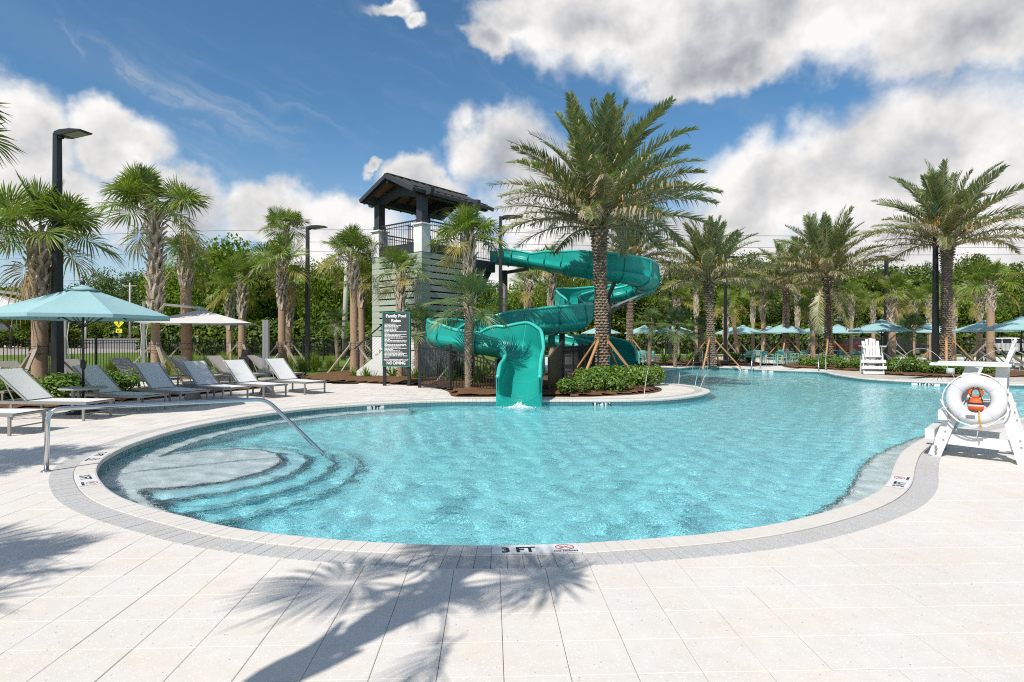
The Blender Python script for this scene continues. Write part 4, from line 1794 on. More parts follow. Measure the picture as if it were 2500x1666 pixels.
DF = []          # date fronds from upright to hanging
for c, (a0, a1, L, dry, yel) in enumerate([(84, 66, 3.6, 0.0, 0.02), (72, 36, 3.7, 0.02, 0.05), (58, 12, 3.7, 0.08, 0.10), (40, -6, 3.6, 0.28, 0.18), (26, -14, 3.6, 0.45, 0.22), (12, -34, 3.3, 0.5, 0.22)]):
    DF.append([date_frond(100 + c * 10 + k, L * (0.95 + 0.05 * k), rad(a0 + k * 3), rad(a1 - k * 6), 84, dry, yel) for k in range(3)])
SF = []
for c, (a0, a1, pet, R, dr) in enumerate([(86, 72, 0.82, 1.02, 0.08), (70, 48, 0.88, 1.05, 0.20), (52, 22, 0.92, 1.05, 0.34), (30, -6, 0.95, 1.0, 0.5), (2, -48, 0.95, 0.95, 0.7)]):
    SF.append([fan_leaf(300 + c * 10 + k, pet, R * (1 + 0.05 * k), rad(a0 + 4 * k), rad(a1 - 5 * k), 50, dr, deadtip=(0.08 + 0.07 * c)) for k in range(3)])
SFY = [fan_leaf(390 + k, 0.95, 0.95, rad(14 - 20 * k), rad(-24 - 25 * k), 38, 0.6, ('sabaly', 'petiole', 'deadleaf'), deadtip=0.3) for k in range(2)]
SFD = [fan_leaf(395 + k, 0.95, 0.85, rad(-20), rad(-75), 34, 0.9, ('deadleaf', 'petiole', 'deadleaf'), deadtip=1.0, fold=0.7) for k in range(2)]
WF = []
for c, (a0, a1, pet, R, dr) in enumerate([(78, 60, 0.50, 0.62, 0.05), (52, 30, 0.58, 0.66, 0.10), (26, 0, 0.62, 0.66, 0.18), (0, -35, 0.62, 0.62, 0.3)]):
    WF.append([fan_leaf(500 + c * 10 + k, pet, R, rad(a0 + 4 * k), rad(a1 - 5 * k), 34, dr, ('wind', 'petiole', 'deadleaf'), 160, 0.04, 0.12) for k in range(2)])


def trunk_curve(H, lean, rnd):
    la = rnd.uniform(0, 2 * PI)
    return lambda z: Vector((math.cos(la) * lean * (z / H) ** 1.6, math.sin(la) * lean * (z / H) ** 1.6, z))


def braces(root, zt, r, n, rnd, material='woodold', spread=1.15, a0=None):
    a0 = rnd.uniform(0, 2 * PI) if a0 is None else a0
    for k in range(n):
        a = a0 + 2 * PI * k / n
        m = MB()
        m.beam((math.cos(a) * (r + spread), math.sin(a) * (r + spread), -0.06), (math.cos(a) * (r + 0.04), math.sin(a) * (r + 0.04), zt), 0.085, 0.05)
        m.build('brace', M[material], root)
        m = MB()
        m.box((0, 0, 0), (0.05, 0.09, 0.34))
        o = m.build('batten', M[material], root)
        o.matrix_local = RZ(a) @ T((r + 0.025, 0, zt))
    for dz in (-0.1, 0.1):
        m = MB()
        m.tube([(math.cos(2 * PI * j / 14) * (r + 0.052), math.sin(2 * PI * j / 14) * (r + 0.052), zt + dz) for j in range(14)], 0.008, 4, closed=True)
        m.build('strap', M['black'], root)


def sabal(label, pos, H, r=0.17, crown=1.0, leaves=22, seed=1, booted=0.55, brace=3, lean=0.0, group=None, spiky=0.35, drop=0, yellow=2, yaw=None, bmat='woodold', bdir=None):
    """cabbage palm: H = height of the crown base"""
    rnd = random.Random(seed)
    root = thing('cabbage_palm', label, 'palm tree', (pos[0], pos[1], 0), 0, group)
    cv = trunk_curve(H, lean, rnd)
    m = MB()
    m.smooth = True
    nz = max(10, int(H / 0.12))
    zz = [H * i / nz for i in range(nz + 1)]
    rr = [r * (1.18 - 0.2 * min(1, z / 0.8)) * (1 + 0.03 * math.sin(z * 21 + rnd.uniform(0, 1)) + rnd.uniform(-0.02, 0.02)) for z in zz]
    m.tube([cv(z) - UPZ * (0.1 if z == 0 else 0) for z in zz], rr, 14)
    m.build('trunk', M['sabtrunk'], root)
    # crossed leaf bases on the upper trunk
    b = MB()
    z = H * (1 - booted)
    k = 0
    while z < H + 0.02:
        k += 1
        a = k * 2.399963
        c = cv(min(z, H))
        up = (z - H * (1 - booted)) / (H * booted)
        outw = spiky * (0.6 + 0.9 * up)
        for sg in (-1, 1):
            da = sg * rnd.uniform(0.22, 0.36)
            L = rnd.uniform(0.34, 0.52)
            R0 = r * 0.94
            p0 = c + Vector((math.cos(a), math.sin(a), 0)) * R0
            p1 = c + Vector((math.cos(a + da), math.sin(a + da), 0)) * (R0 + 0.03 + outw * 0.04) + UPZ * L * 0.55
            p2 = c + Vector((math.cos(a + da * 2.0), math.sin(a + da * 2.0), 0)) * (R0 + 0.04 + outw * rnd.uniform(0.08, 0.30)) + UPZ * L
            b.beam(p0, p1, 0.115, 0.05, up=(math.cos(a), math.sin(a), 0), w2=0.085, h2=0.042)
            b.beam(p1, p2, 0.085, 0.042, up=(math.cos(a), math.sin(a), 0), w2=0.045, h2=0.02)
        z += 0.30 / (r * 2 * PI / 0.105) * 1.9
    b.build('leaf_boots', M['boot'], root, 'stuff')
    top = cv(H)
    leaves = int(leaves * 0.74)
    for k in range(leaves):
        f = (k + 0.5) / leaves
        yaw_k = k * 2.399963 + rnd.uniform(-.25, .25) + seed
        cl = min(4, int(f ** 0.9 * 4.35))
        me = rnd.choice(SF[cl])
        nm = 'leaf'
        if k >= leaves - yellow:
            me = rnd.choice(SFY)
        sc = crown * rnd.uniform(0.88, 1.1)
        obj(nm, me, root, T(top + UPZ * (0.12 - 0.30 * f)) @ RZ(yaw_k) @ Matrix.Rotation(rnd.uniform(-.8, .8), 4, 'X') @ Matrix.Scale(sc * 1.04, 4))
    for k in range(drop):
        obj('dead_leaf', rnd.choice(SFD), root, T(top - UPZ * 0.2) @ RZ(rnd.uniform(0, 6.28)) @ Matrix.Scale(crown * rnd.uniform(.9, 1.1), 4))
    if brace:
        braces(root, min(1.25, H * 0.4), r * 1.02, brace, rnd, bmat, a0=bdir)
    return root


def datepalm(label, pos, H, r=0.22, crown=1.0, fronds=46, seed=1, brace=4, group=None, hang=0, bdir=None):
    rnd = random.Random(seed)
    root = thing('date_palm', label, 'palm tree', (pos[0], pos[1], 0), 0, group)
    m = MB()
    m.smooth = True
    nz = int(H / 0.2)
    zz = [H * i / nz for i in range(nz + 1)]
    m.tube([(0, 0, z - (0.1 if z == 0 else 0)) for z in zz], [r * (1.15 - 0.15 * min(1, z / 0.6)) * (1.0 if z < H - 1.3 else 1.0 + 0.22 * (z - H + 1.3)) for z in zz], 16)
    m.build('trunk', M['datetrunk'], root)
    s = MB()
    z = 0.05
    row = 0
    while z < H - 0.02:
        row += 1
        top = max(0.0, (z - (H - 1.2)) / 1.2)
        na = 9
        R = r * (1.15 - 0.15 * min(1, z / 0.6)) * (1.0 + 0.25 * top)
        for j in range(na):
            a = 2 * PI * (j + 0.5 * (row % 2)) / na + rnd.uniform(-.05, .05)
            w = 2 * PI * R / na * rnd.uniform(0.50, 0.62)
            h = rnd.uniform(0.085, 0.105) * (1 + 0.6 * top)
            pr = rnd.uniform(0.040, 0.065) * (1 + 1.3 * top)
            ca, sa = Vector((math.cos(a), math.sin(a), 0)), Vector((-math.sin(a), math.cos(a), 0))
            b = ca * R * 0.96 + UPZ * (z + rnd.uniform(-.01, .01))
            lip = b + ca * (pr + 0.02) + UPZ * h * 0.45
            s.add([b - sa * w, b + sa * w, lip + sa * w * 0.62, lip - sa * w * 0.62, lip + UPZ * h * 0.32 + sa * w * 0.5 - ca * 0.012, lip + UPZ * h * 0.32 - sa * w * 0.5 - ca * 0.012,
                   b + UPZ * h + sa * w * 0.8, b + UPZ * h - sa * w * 0.8],
                  [(0, 1, 2, 3), (3, 2, 4, 5), (5, 4, 6, 7), (0, 3, 5, 7), (1, 6, 4, 2)])
        z += 0.098 * (1 + 0.35 * top)
    s.build('trunk_scales', M['datescale'], root, 'stuff')
    topv = Vector((0, 0, H))
    for k in range(fronds):
        f = (k + 0.5) / fronds
        cl = min(5, int((f ** 1.0) * 5.7))
        me = rnd.choice(DF[cl])
        yaw = k * 2.399963 + rnd.uniform(-.2, .2) + seed * 1.7
        rb = r * (0.3 + 0.75 * f)
        sc = crown * rnd.uniform(0.9, 1.08)
        obj('frond', me, root, T(topv + Vector((math.cos(yaw) * rb, math.sin(yaw) * rb, 0.25 - 0.35 * f))) @ RZ(yaw) @ Matrix.Rotation(rnd.uniform(-.3, .3), 4, 'X') @ Matrix.Scale(sc, 4))
    for k in range(hang):
        a = rnd.uniform(-2.6, -0.5)
        obj('hanging_frond', rnd.choice(DF[5]), root, T(topv + Vector((math.cos(a) * r * 1.4, math.sin(a) * r * 1.4, -0.3))) @ RZ(a) @ Matrix.Rotation(rad(58), 4, 'Y') @ Matrix.Scale(crown, 4))
    for k in range(7):                                    # orange fruit stalks
        a = k * 2 * PI / 7 + rnd.uniform(-.3, .3)
        b = MB()
        d = Vector((math.cos(a), math.sin(a), 0))
        p0 = topv + d * r * 0.7 + UPZ * 0.1
        p1 = p0 + d * 0.5 + UPZ * rnd.uniform(0.8, 1.3)
        b.tube([p0, p0.lerp(p1, 0.5) - d * 0.08, p1], [0.02, 0.016, 0.01], 5)
        for j in range(26):
            q = p1 + d * rnd.uniform(-.05, .12)
            e = q + Vector((rnd.uniform(-.2, .2), rnd.uniform(-.2, .2), 0)) + d * rnd.uniform(0.0, 0.3) - UPZ * rnd.uniform(0.1, 0.5)
            b.beam(q, e, 0.012, 0.012)
        o = b.build('fruit_stalk', M['fruit'], root)
        o.scale = (crown,) * 3
        o.location = topv * (1 - crown)
    if brace:
        braces(root, 1.45, r * 1.2, brace, rnd, 'wood', 1.3, bdir)
    root.rotation_euler = (rad(rnd.uniform(-1.6, 1.6)), rad(rnd.uniform(-2.2, 2.2)), 0)
    return root


def windmill(label, pos, H, crown=1.0, seed=1, group=None, leaves=18, lean=0.0):
    rnd = random.Random(seed)
    root = thing('windmill_palm', label, 'palm tree', (pos[0], pos[1], 0), 0, group)
    cv = trunk_curve(H, lean, rnd)
    m = MB()
    m.smooth = True
    nz = 12
    m.tube([cv(H * i / nz) - UPZ * (0.1 if i == 0 else 0) for i in range(nz + 1)], [0.115 * (1 + rnd.uniform(-.06, .06)) * (0.85 + 0.3 * i / nz) for i in range(nz + 1)], 12)
    m.build('trunk', M['hair'], root)
    b = MB()
    for k in range(int(H * 190)):                          # fibre and old leaf stubs
        z = rnd.uniform(0.02, 1) ** 0.8 * H
        a = rnd.uniform(0, 2 * PI)
        c = cv(z)
        d = Vector((math.cos(a), math.sin(a), 0))
        L = rnd.uniform(0.05, 0.12)
        R0 = 0.10 * (0.85 + 0.3 * z / H)
        b.beam(c + d * R0, c + d * (R0 + L * 0.5) + UPZ * L * rnd.uniform(-0.8, 0.7), 0.012, 0.01, w2=0.004, h2=0.004)
    b.build('trunk_fibre', M['hair'], root, 'stuff')
    top = cv(H)
    for k in range(leaves):
        f = (k + 0.5) / leaves
        me = rnd.choice(WF[min(3, int(f * 4))])
        yaw = k * 2.399963 + seed
        obj('leaf', me, root, T(top + UPZ * (0.1 - 0.2 * f)) @ RZ(yaw) @ Matrix.Rotation(rnd.uniform(-.25, .25), 4, 'X') @ Matrix.Scale(crown * rnd.uniform(.9, 1.1), 4))
    return root


def col_at(px, Y):
    return ((px - 1250) * Y / F, Y)


def zat(py, Y):
    return CH + (HZ - py) * Y / F


# date palms ------------------------------------------------------------------------
Y = 19.6
datepalm('tall date palm with braced trunk in the shrub bed beside the slide', col_at(1472, Y), zat(552, Y), 0.175, 1.06, 72, 11, 4, 'date palms', bdir=-2.25)
for px, Y, top, cr, lab, hg, sd2 in [
    (1738, 31.5, 690, 0.92, 'date palm with braces just left of the black lamp post behind the far pool edge', 0, 12),
    (1918, 41.5, 706, 0.92, 'date palm rising through the middle teal parasol beside the dining chairs', 0, 13),
    (2024, 33.5, 675, 0.98, 'date palm with dry fronds hanging down its trunk beyond the far pool edge', 3, 14),
    (2310, 27.0, 600, 0.98, 'large date palm with braces beside the tall lamp post at right', 0, 15),
    (1537, 40.0, 640, 0.92, 'date palm half hidden behind the right end of the slide', 0, 16),
]:
    datepalm(lab, col_at(px, Y), zat(top, Y), 0.18, cr, 50, sd2, 4, 'date palms', hg, bdir=-2.2)

# cabbage palms, left side --------------------------------------------------------------
G = 'cabbage palms'
S = [
    # px, Y, crown base row, trunk radius, crown scale, leaves, booted, braces, label, dead leaves
    (97, 15.6, 588, 0.185, 0.95, 28, 0.52, 3, 'thick cabbage palm with woven leaf bases behind the black lamp post at far left', 1),
    (380, 20.0, 520, 0.145, 0.98, 26, 0.66, 3, 'tall cabbage palm with spiky boots between the teal and white umbrellas', 1),
    (456, 22.6, 645, 0.20, 0.72, 20, 0.22, 2, 'cabbage palm with smooth orange trunk behind the white umbrella', 0),
    (590, 28.5, 690, 0.17, 0.86, 22, 0.42, 3, 'cabbage palm right of the white umbrella, the nearer of a close pair', 0),
    (561, 32.0, 720, 0.17, 0.80, 18, 0.5, 2, 'shorter cabbage palm behind the right tip of the white umbrella', 0),
    (688, 26.5, 650, 0.165, 0.86, 24, 0.42, 3, 'cabbage palm standing left of the lamp post before the lawn', 1),
    (706, 29.5, 700, 0.15, 0.80, 18, 0.5, 3, 'slim cabbage palm close behind another one left of the lamp post', 0),
    (864, 24.8, 630, 0.155, 0.78, 24, 0.28, 3, 'cabbage palm with smooth reddish trunk left of the rules sign', 1),
    (884, 27.5, 690, 0.15, 0.66, 18, 0.3, 3, 'cabbage palm with orange drooping leaves just left of the slide tower', 3),
    (976, 22.2, 672, 0.115, 0.60, 20, 0.62, 0, 'slender cabbage palm in front of the slatted tower, its trunk above the sign', 0),
    (1148, 19.8, 590, 0.14, 0.74, 22, 0.55, 2, 'cabbage palm in front of the tower corner next to the slide launch', 0),
    (1347, 29.5, 655, 0.16, 0.70, 20, 0.4, 0, 'small cabbage palm crown rising behind the middle of the slide', 0),
    (1287, 31.0, 700, 0.15, 0.68, 16, 0.4, 0, 'lower cabbage palm behind the slide left of the short grey column', 0),
    (700, 46.0, 560, 0.17, 1.05, 26, 0.3, 0, 'far fan palm with ragged crown rising above the others left of the tower', 3),
]
for i, (px, Y, top, r, cr, lv, bt, br, lab, dd) in enumerate(S):
    sabal(lab, col_at(px, Y), zat(top, Y), r, cr, lv, 40 + i, bt, br, 0.05 if i else 0.0, G, drop=dd, spiky=0.9 if i == 1 else 0.45)
# cabbage palms, right side
S2 = [
    (1653, 41.5, 735, 0.17, 0.74, 18, 0.6, 0, 'cabbage palm beside the thin lamp post above the windmill palms'),
    (1800, 45.0, 745, 0.16, 0.74, 18, 0.3, 2, 'leaning cabbage palm between the lamp post and the first teal parasols'),
    (1772, 43.0, 760, 0.15, 0.70, 16, 0.6, 3, 'cabbage palm directly behind the lamp post near the dining chairs'),
    (1864, 44.0, 725, 0.17, 0.66, 16, 0.36, 3, 'cabbage palm with bushy brown boots between two teal parasols'),
    (1984, 43.0, 760, 0.17, 0.74, 18, 0.4, 3, 'cabbage palm left of the date palm with hanging fronds'),
    (2178, 36.0, 720, 0.20, 0.78, 20, 0.5, 3, 'cabbage palm behind the white lifeguard chair across the pool'),
    (2228, 40.0, 745, 0.16, 0.78, 20, 0.6, 0, 'yellowish cabbage palm above the small windmill palm at right'),
    (2328, 41.0, 740, 0.15, 0.70, 16, 0.5, 0, 'cabbage palm just right of the large braced date palm'),
    (2392, 37.0, 735, 0.16, 0.78, 18, 0.3, 3, 'slimmer cabbage palm of the braced pair at far right'),
    (2418, 32.5, 700, 0.19, 0.90, 24, 0.32, 3, 'taller cabbage palm of the braced pair at far right'),
    (1700, 47.0, 712, 0.14, 0.74, 18, 0.4, 0, 'slim cabbage palm left of the date palm beside the lamp post'),
    (1838, 49.0, 735, 0.14, 0.72, 18, 0.4, 0, 'slim cabbage palm behind the first teal parasol right of the lamp post'),
    (1948, 47.5, 722, 0.14, 0.74, 18, 0.5, 0, 'slim cabbage palm right of the middle date palm'),
    (2078, 46.0, 728, 0.14, 0.74, 18, 0.4, 0, 'slim cabbage palm right of the hanging dry fronds'),
    (2132, 48.5, 742, 0.14, 0.70, 16, 0.5, 0, 'slim cabbage palm left of the lamp post behind the far lifeguard chair'),
    (2268, 44.5, 730, 0.14, 0.72, 18, 0.4, 0, 'slim cabbage palm left of the lamp post at right'),
]
for i, (px, Y, top, r, cr, lv, bt, br, lab) in enumerate(S2):
    sabal(lab, col_at(px, Y), zat(top, Y), r, cr, lv, 80 + i, bt, br, 0.5 if i == 1 else 0.05, G, drop=1 if i in (5,) else 0, yellow=5 if i in (1, 6) else 2)
# cabbage palms just outside the view: one leans into the top left corner, the others shade the deck
sabal('cabbage palm whose drooping fronds hang into the top left corner', (-11.35, 11.0), 5.6, 0.2, 0.95, 30, 121, 0.6, 0, 0.0, G, drop=2)
sabal('cabbage palm beside the camera that shades the paving in front', (-2.42, 0.60), 4.2, 0.072, 0.57, 16, 122, 0.35, 0, 0.0, G)
sabal('cabbage palm left of the camera shading the lower left paving', (-6.05, 0.3), 4.2, 0.11, 0.72, 21, 123, 0.4, 0, 0.0, G)
sabal('cabbage palm at the left of the pool shading the handrail deck', (-9.1, 3.5), 4.8, 0.16, 0.74, 24, 124, 0.5, 0, 0.0, G)

# windmill palms
GW = 'windmill palms'
for i, (px, Y, top, cr, lab) in enumerate([
    (1143, 17.0, 748, 1.12, 'windmill palm with hairy trunk inside the black fence beside the slide mouth'),
    (1021, 21.4, 800, 0.9, 'small windmill palm right of the pool rules sign'),
    (1585, 33.0, 795, 0.95, 'leftmost of three windmill palms beyond the far pool corner'),
    (1648, 32.0, 800, 1.12, 'middle and fullest of three windmill palms beyond the far pool corner'),
    (1712, 35.0, 808, 0.9, 'rightmost of three windmill palms beyond the far pool corner'),
    (2224, 33.0, 808, 1.05, 'windmill palm with shaggy trunk under the parasols at right'),
    (824, 34.0, 790, 0.95, 'dark windmill palm on the lawn behind the smooth cabbage palm'),
]):
    windmill(lab, col_at(px, Y), zat(top, Y), cr, 150 + i, GW, lean=0.12)

# ------------------------------------------------------------------ lamp posts
def lamp(label, px, Y, H=7.0, rz=0.0, w=0.20):
    x, y = col_at(px, Y)
    root = thing('lamp_post', label, 'lamp post', (x, y, 0), rz, 'black lamp posts')
    m = MB()
    m.beam((0, 0, -0.1), (0, 0, H), w, w, up=(0, 1, 0), w2=w * 0.66, h2=w * 0.66)
    m.build('pole', M['black'], root)
    m = MB()
    m.box((0, 0, 0.06), (w * 1.9, w * 1.9, 0.12), None, 0.02)
    m.build('base_cover', M['black'], root)
    m = MB()
    m.box((w * 0.5, 0, H - 0.08), (w * 0.7, 0.09, 0.14))
    m.build('arm_bracket', M['black'], root)
    m = MB()                                              # flat LED head, thin at the tip
    poly = [(0.10, -0.09), (0.30, -0.115), (0.95, -0.05), (0.97, -0.02), (0.60, 0.03), (0.28, 0.03), (0.10, -0.01)]
    hw = [0.07, 0.17, 0.17]
    m.prism([(p[0], p[1]) for p in poly], T((0, 0, H)), 0.36)
    head = m.build('lamp_head', M['black'], root)
    m = MB()
    a, b = Vector((0.40, 0, H - 0.108)), Vector((0.90, 0, H - 0.060))
    m.beam(a, b, 0.30, 0.008)
    m.build('lens', M['alu'], head)
    return root


lamp('black lamp post nearest at left, in front of the thick cabbage palm', 140, 15.6, rz=rad(-14), w=0.215)
lamp('black lamp post on the lawn between the cabbage palms left of the tower', 751, 28.6, rz=rad(-10))
lamp('black lamp post rising behind the slide, its head under the big palm crown', 1222, 26.2, rz=rad(-6), w=0.19)
lamp('black lamp post in front of the large date palm at right', 2284, 27.0, rz=rad(20), w=0.22)
lamp('black lamp post between two date palms near the dining chairs', 1771, 39.0, rz=rad(15))
lamp('thin black lamp post right of the slide above the windmill palms', 1636, 41.5, rz=rad(175))
lamp('black lamp post behind the lifeguard chair across the pool', 2164, 39.0, rz=rad(200), w=0.26)


# ------------------------------------------------------------------ chaises
def make_chaise(sl):
    root = thing('chaise_longue', 'chaise', 'chaise longue')
    L, Wd, H = 1.28, 0.66, 0.33
    for s in (-1, 1):
        m = MB()
        m.beam((0.02, s * Wd / 2, H), (-1.98, s * Wd / 2, H), 0.035, 0.05)
        m.build('side_rail', M['chframe'], root)
        for x in (-0.05, -1.55):
            m = MB()
            m.box((x, s * (Wd / 2 - 0.005), H / 2 - 0.012), (0.045, 0.028, H - 0.024))
            m.build('leg', M['chframe'], root)
        m = MB()
        m.beam((-L + 0.02, s * (Wd / 2 - 0.045), H + 0.03), (-L - 0.68, s * (Wd / 2 - 0.045), H + 0.60), 0.03, 0.035)
        m.build('back_rail', M['chframe'], root)
        m = MB()
        m.tube([(-L - 0.52, s * (Wd / 2 - 0.08), H + 0.44), (-L - 0.28, s * (Wd / 2 - 0.08), H + 0.0)], 0.012, 6)
        m.build('back_prop', M['chframe'], root)
    m = MB()
    for x in (0.0, -1.96, -1.55):
        m.beam((x, -Wd / 2, H - 0.004), (x, Wd / 2, H - 0.004), 0.035, 0.036)
    m.beam((-0.05, -Wd / 2, 0.13), (-0.05, Wd / 2, 0.13), 0.02, 0.02)
    m.build('cross_rail', M['chframe'], root)

    def sheetp(a, b, sag, nm):
        m = MB()
        m.smooth = True
        nx, ny = 10, 6
        a, b = Vector(a), Vector(b)
        t = (b - a)
        nrm = Vector((-t.z, 0, t.x)).normalized()
        if nrm.z < 0:
            nrm = -nrm
        vs = []
        for i in range(nx + 1):
            for j in range(ny + 1):
                u, v = i / nx, j / ny * 2 - 1
                vs.append(a + t * u + Vector((0, v * (Wd / 2 - 0.02), 0)) - nrm * sag * (1 - v * v) * math.sin(PI * u))
        k = ny + 1
        top = [(i * k + j, (i + 1) * k + j, (i + 1) * k + j + 1, i * k + j + 1) for i in range(nx) for j in range(ny)]
        m.add(vs, top)
        m.add([v - nrm * 0.008 for v in vs], [f[::-1] for f in top])
        m.build(nm, M[sl], root)
    sheetp((0.03, 0, H + 0.028), (-L, 0, H + 0.028), 0.02, 'seat_sling')
    sheetp((-L + 0.01, 0, H + 0.05), (-L - 0.69, 0, H + 0.625), 0.02, 'back_sling')
    return root


cA = make_chaise('sling')
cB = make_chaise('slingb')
FR = [
    (-7.92, 9.65, -3, 'grey chaise cut by the left edge, in front of the round table'),
    (-7.97, 11.35, -6, 'grey chaise nearest the teal umbrella, behind the handrail'),
    (-7.65, 12.55, -17, 'shaded grey chaise just right of the umbrella pole'),
    (-7.28, 13.5, -29, 'grey chaise with half shaded backrest, third from the umbrella pole'),
    (-6.78, 14.45, -33, 'grey chaise third from the right end of the front row'),
    (-6.15, 15.3, -34, 'grey chaise second from the right end of the front row'),
    (-5.46, 16.35, -35, 'grey chaise at the right end of the front row, beside the mulch bed'),
]
for i, (x, y, a, lab) in enumerate(FR):
    place(cA, i == 0, lab, (x, y, 0), rad(a), 'front row of chaises left of the pool')
BK = [
    (-12.95, 15.6, -12, 'taupe chaise back behind the lamp post at far left'),
    (-12.35, 17.0, -14, 'taupe chaise back behind the teal umbrella pole'),
    (-11.6, 18.1, -16, 'taupe chaise back between the umbrella pole and the spiky cabbage palm'),
    (-10.5, 19.3, -20, 'taupe chaise back just right of the spiky cabbage palm trunk'),
    (-9.85, 20.4, -20, 'taupe chaise back below the white umbrella'),
    (-8.75, 21.1, -22, 'taupe chaise back beside the black pedestal'),
    (-12.9, 14.0, -10, 'taupe chaise half cut by the left edge behind the shrubs'),
]
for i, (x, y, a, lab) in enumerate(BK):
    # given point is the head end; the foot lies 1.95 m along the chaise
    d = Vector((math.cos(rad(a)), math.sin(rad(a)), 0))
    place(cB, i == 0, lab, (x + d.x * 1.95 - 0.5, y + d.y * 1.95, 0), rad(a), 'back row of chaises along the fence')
RC = [
    (2212, 27.5, -30, 'shaded grey chaise right of the lifeguard chair across the pool'),
    (2243, 30.0, -35, 'grey chaise behind the yellowish shrubs at right'),
    (2340, 29.2, -28, 'grey chaise left of the big date palm braces at right'),
    (2400, 28.8, -25, 'sunlit grey chaise behind the white armrest'),
    (2452, 28.6, -25, 'grey chaise seen behind the near lifeguard chair back'),
    (2150, 29.0, -28, 'pale chaise half hidden by the far lifeguard chair'),
    (2520, 27.2, -25, 'grey chaise at the right edge beyond the pool'),
]
for i, (px, Y, a, lab) in enumerate(RC):
    x, y = col_at(px, Y)
    d = Vector((math.cos(rad(a)), math.sin(rad(a)), 0))
    place(cA, False, lab, (x + d.x * 1.0, y + d.y * 1.0, 0), rad(a), 'chaises across the pool')


# ------------------------------------------------------------------ umbrellas
def make_umbrella():
    root = thing('market_umbrella', 'u', 'umbrella')
    R, Ze, Za, n = 1.68, 2.02, 2.62, 8
    m = MB()
    m.smooth = True
    m.tube([(0, 0, 0.04), (0, 0, Za + 0.02)], 0.024, 10)
    m.build('pole', M['black'], root)
    m = MB()
    m.smooth = True
    m.lathe([(0.30, 0.0), (0.30, 0.035), (0.24, 0.06), (0.05, 0.075), (0.045, 0.22), (0.026, 0.23)], 20)
    m.build('base', M['black'], root)
    m = MB()
    m.smooth = True
    m.lathe([(0.03, 0.92), (0.05, 0.95), (0.052, 1.06), (0.03, 1.10)], 10)
    hub = m.build('crank_housing', M['black'], root)
    m = MB()
    m.tube([(-0.05, 0, 1.0), (-0.11, 0, 1.0), (-0.16, 0, 0.95)], 0.009, 6)
    m.build('crank_handle', M['alu'], hub)
    # panels sag a little between the ribs
    for k in range(n):
        m = MB()
        a0, a1 = 2 * PI * (k + 0.0) / n, 2 * PI * (k + 1) / n
        nu, nv = 6, 6
        vs = []
        for i in range(nu + 1):
            u = i / nu
            for j in range(nv + 1):
                v = j / nv
                p = Vector((math.cos(a0), math.sin(a0), 0)).lerp(Vector((math.cos(a1), math.sin(a1), 0)), v) * (R * u)
                z = Za - (Za - Ze) * (u ** 1.08) - 0.022 * math.sin(PI * v) * math.sin(PI * min(1, u * 0.9))
                vs.append((p.x, p.y, z))
        kk = nv + 1
        fs = [(i * kk + j, (i + 1) * kk + j, (i + 1) * kk + j + 1, i * kk + j + 1) for i in range(nu) for j in range(nv)]
        m.smooth = True
        m.add(vs, fs)
        e = len(vs) - kk
        m.add([vs[e], vs[e + kk - 1], (vs[e + kk - 1][0], vs[e + kk - 1][1], vs[e + kk - 1][2] - 0.07), (vs[e][0], vs[e][1], vs[e][2] - 0.07)], [(0, 1, 2, 3)])
        m.build('canopy_panel', M['teal'], root)
        m = MB()
        d = Vector((math.cos(a0), math.sin(a0), 0))
        m.beam(UPZ * (Za - 0.06), d * R * 0.99 + UPZ * (Ze - 0.022), 0.018, 0.02)
        rib = m.build('rib', M['black'], root)
        m = MB()
        m.beam(UPZ * 1.78, d * R * 0.52 + UPZ * (Za - (Za - Ze) * 0.52 - 0.04), 0.014, 0.014)
        m.build('strut', M['black'], rib)
    m = MB()
    m.smooth = True
    m.lathe([(0.34, Za - 0.085), (0.20, Za - 0.02), (0.02, Za + 0.045), (0.004, Za + 0.05)], 8)
    m.build('top_vent', M['teal'], root)
    m = MB()
    m.smooth = True
    m.lathe([(0.02, Za + 0.04), (0.03, Za + 0.06), (0.042, Za + 0.10), (0.03, Za + 0.14), (0.008, Za + 0.155)], 10)
    m.build('finial', M['black'], root)
    return root


um = make_umbrella()
UL = [
    (203, 12.2, 'teal market umbrella over the round table at left'),
    (1467, 50, 'teal parasol half hidden behind the slide support column'),
    (1573, 49, 'teal parasol behind the leftmost windmill palm'),
    (1646, 46, 'teal parasol behind the middle windmill palm'),
    (1789, 54, 'teal parasol behind and left of the first pair right of the lamp post'),
    (1814, 48, 'teal parasol just right of the lamp post between the date palms'),
    (1878, 52, 'teal parasol peeping out behind the one in front of the middle date palm'),
    (1916, 42, 'teal parasol in front of the middle date palm over the dining chairs'),
    (1998, 47, 'teal parasol left of the trunk with hanging dry fronds'),
    (2045, 46, 'teal parasol right of the trunk with hanging dry fronds'),
    (2152, 34, 'teal parasol directly above the far lifeguard chair'),
    (2170, 43, 'teal parasol mostly covered by the one above the far lifeguard chair'),
    (2266, 41, 'teal parasol behind the lamp post at right'),
    (2405, 35.5, 'teal parasol behind the braced pair of cabbage palms'),
    (2494, 29.5, 'teal parasol at the right edge above the near lifeguard chair'),
]
for i, (px, Y, lab) in enumerate(UL):
    x, y = col_at(px, Y)
    place(um, i == 0, lab, (x, y, 0), rad(22.5 + 13 * i if i else 7), 'teal umbrellas', 1.0)


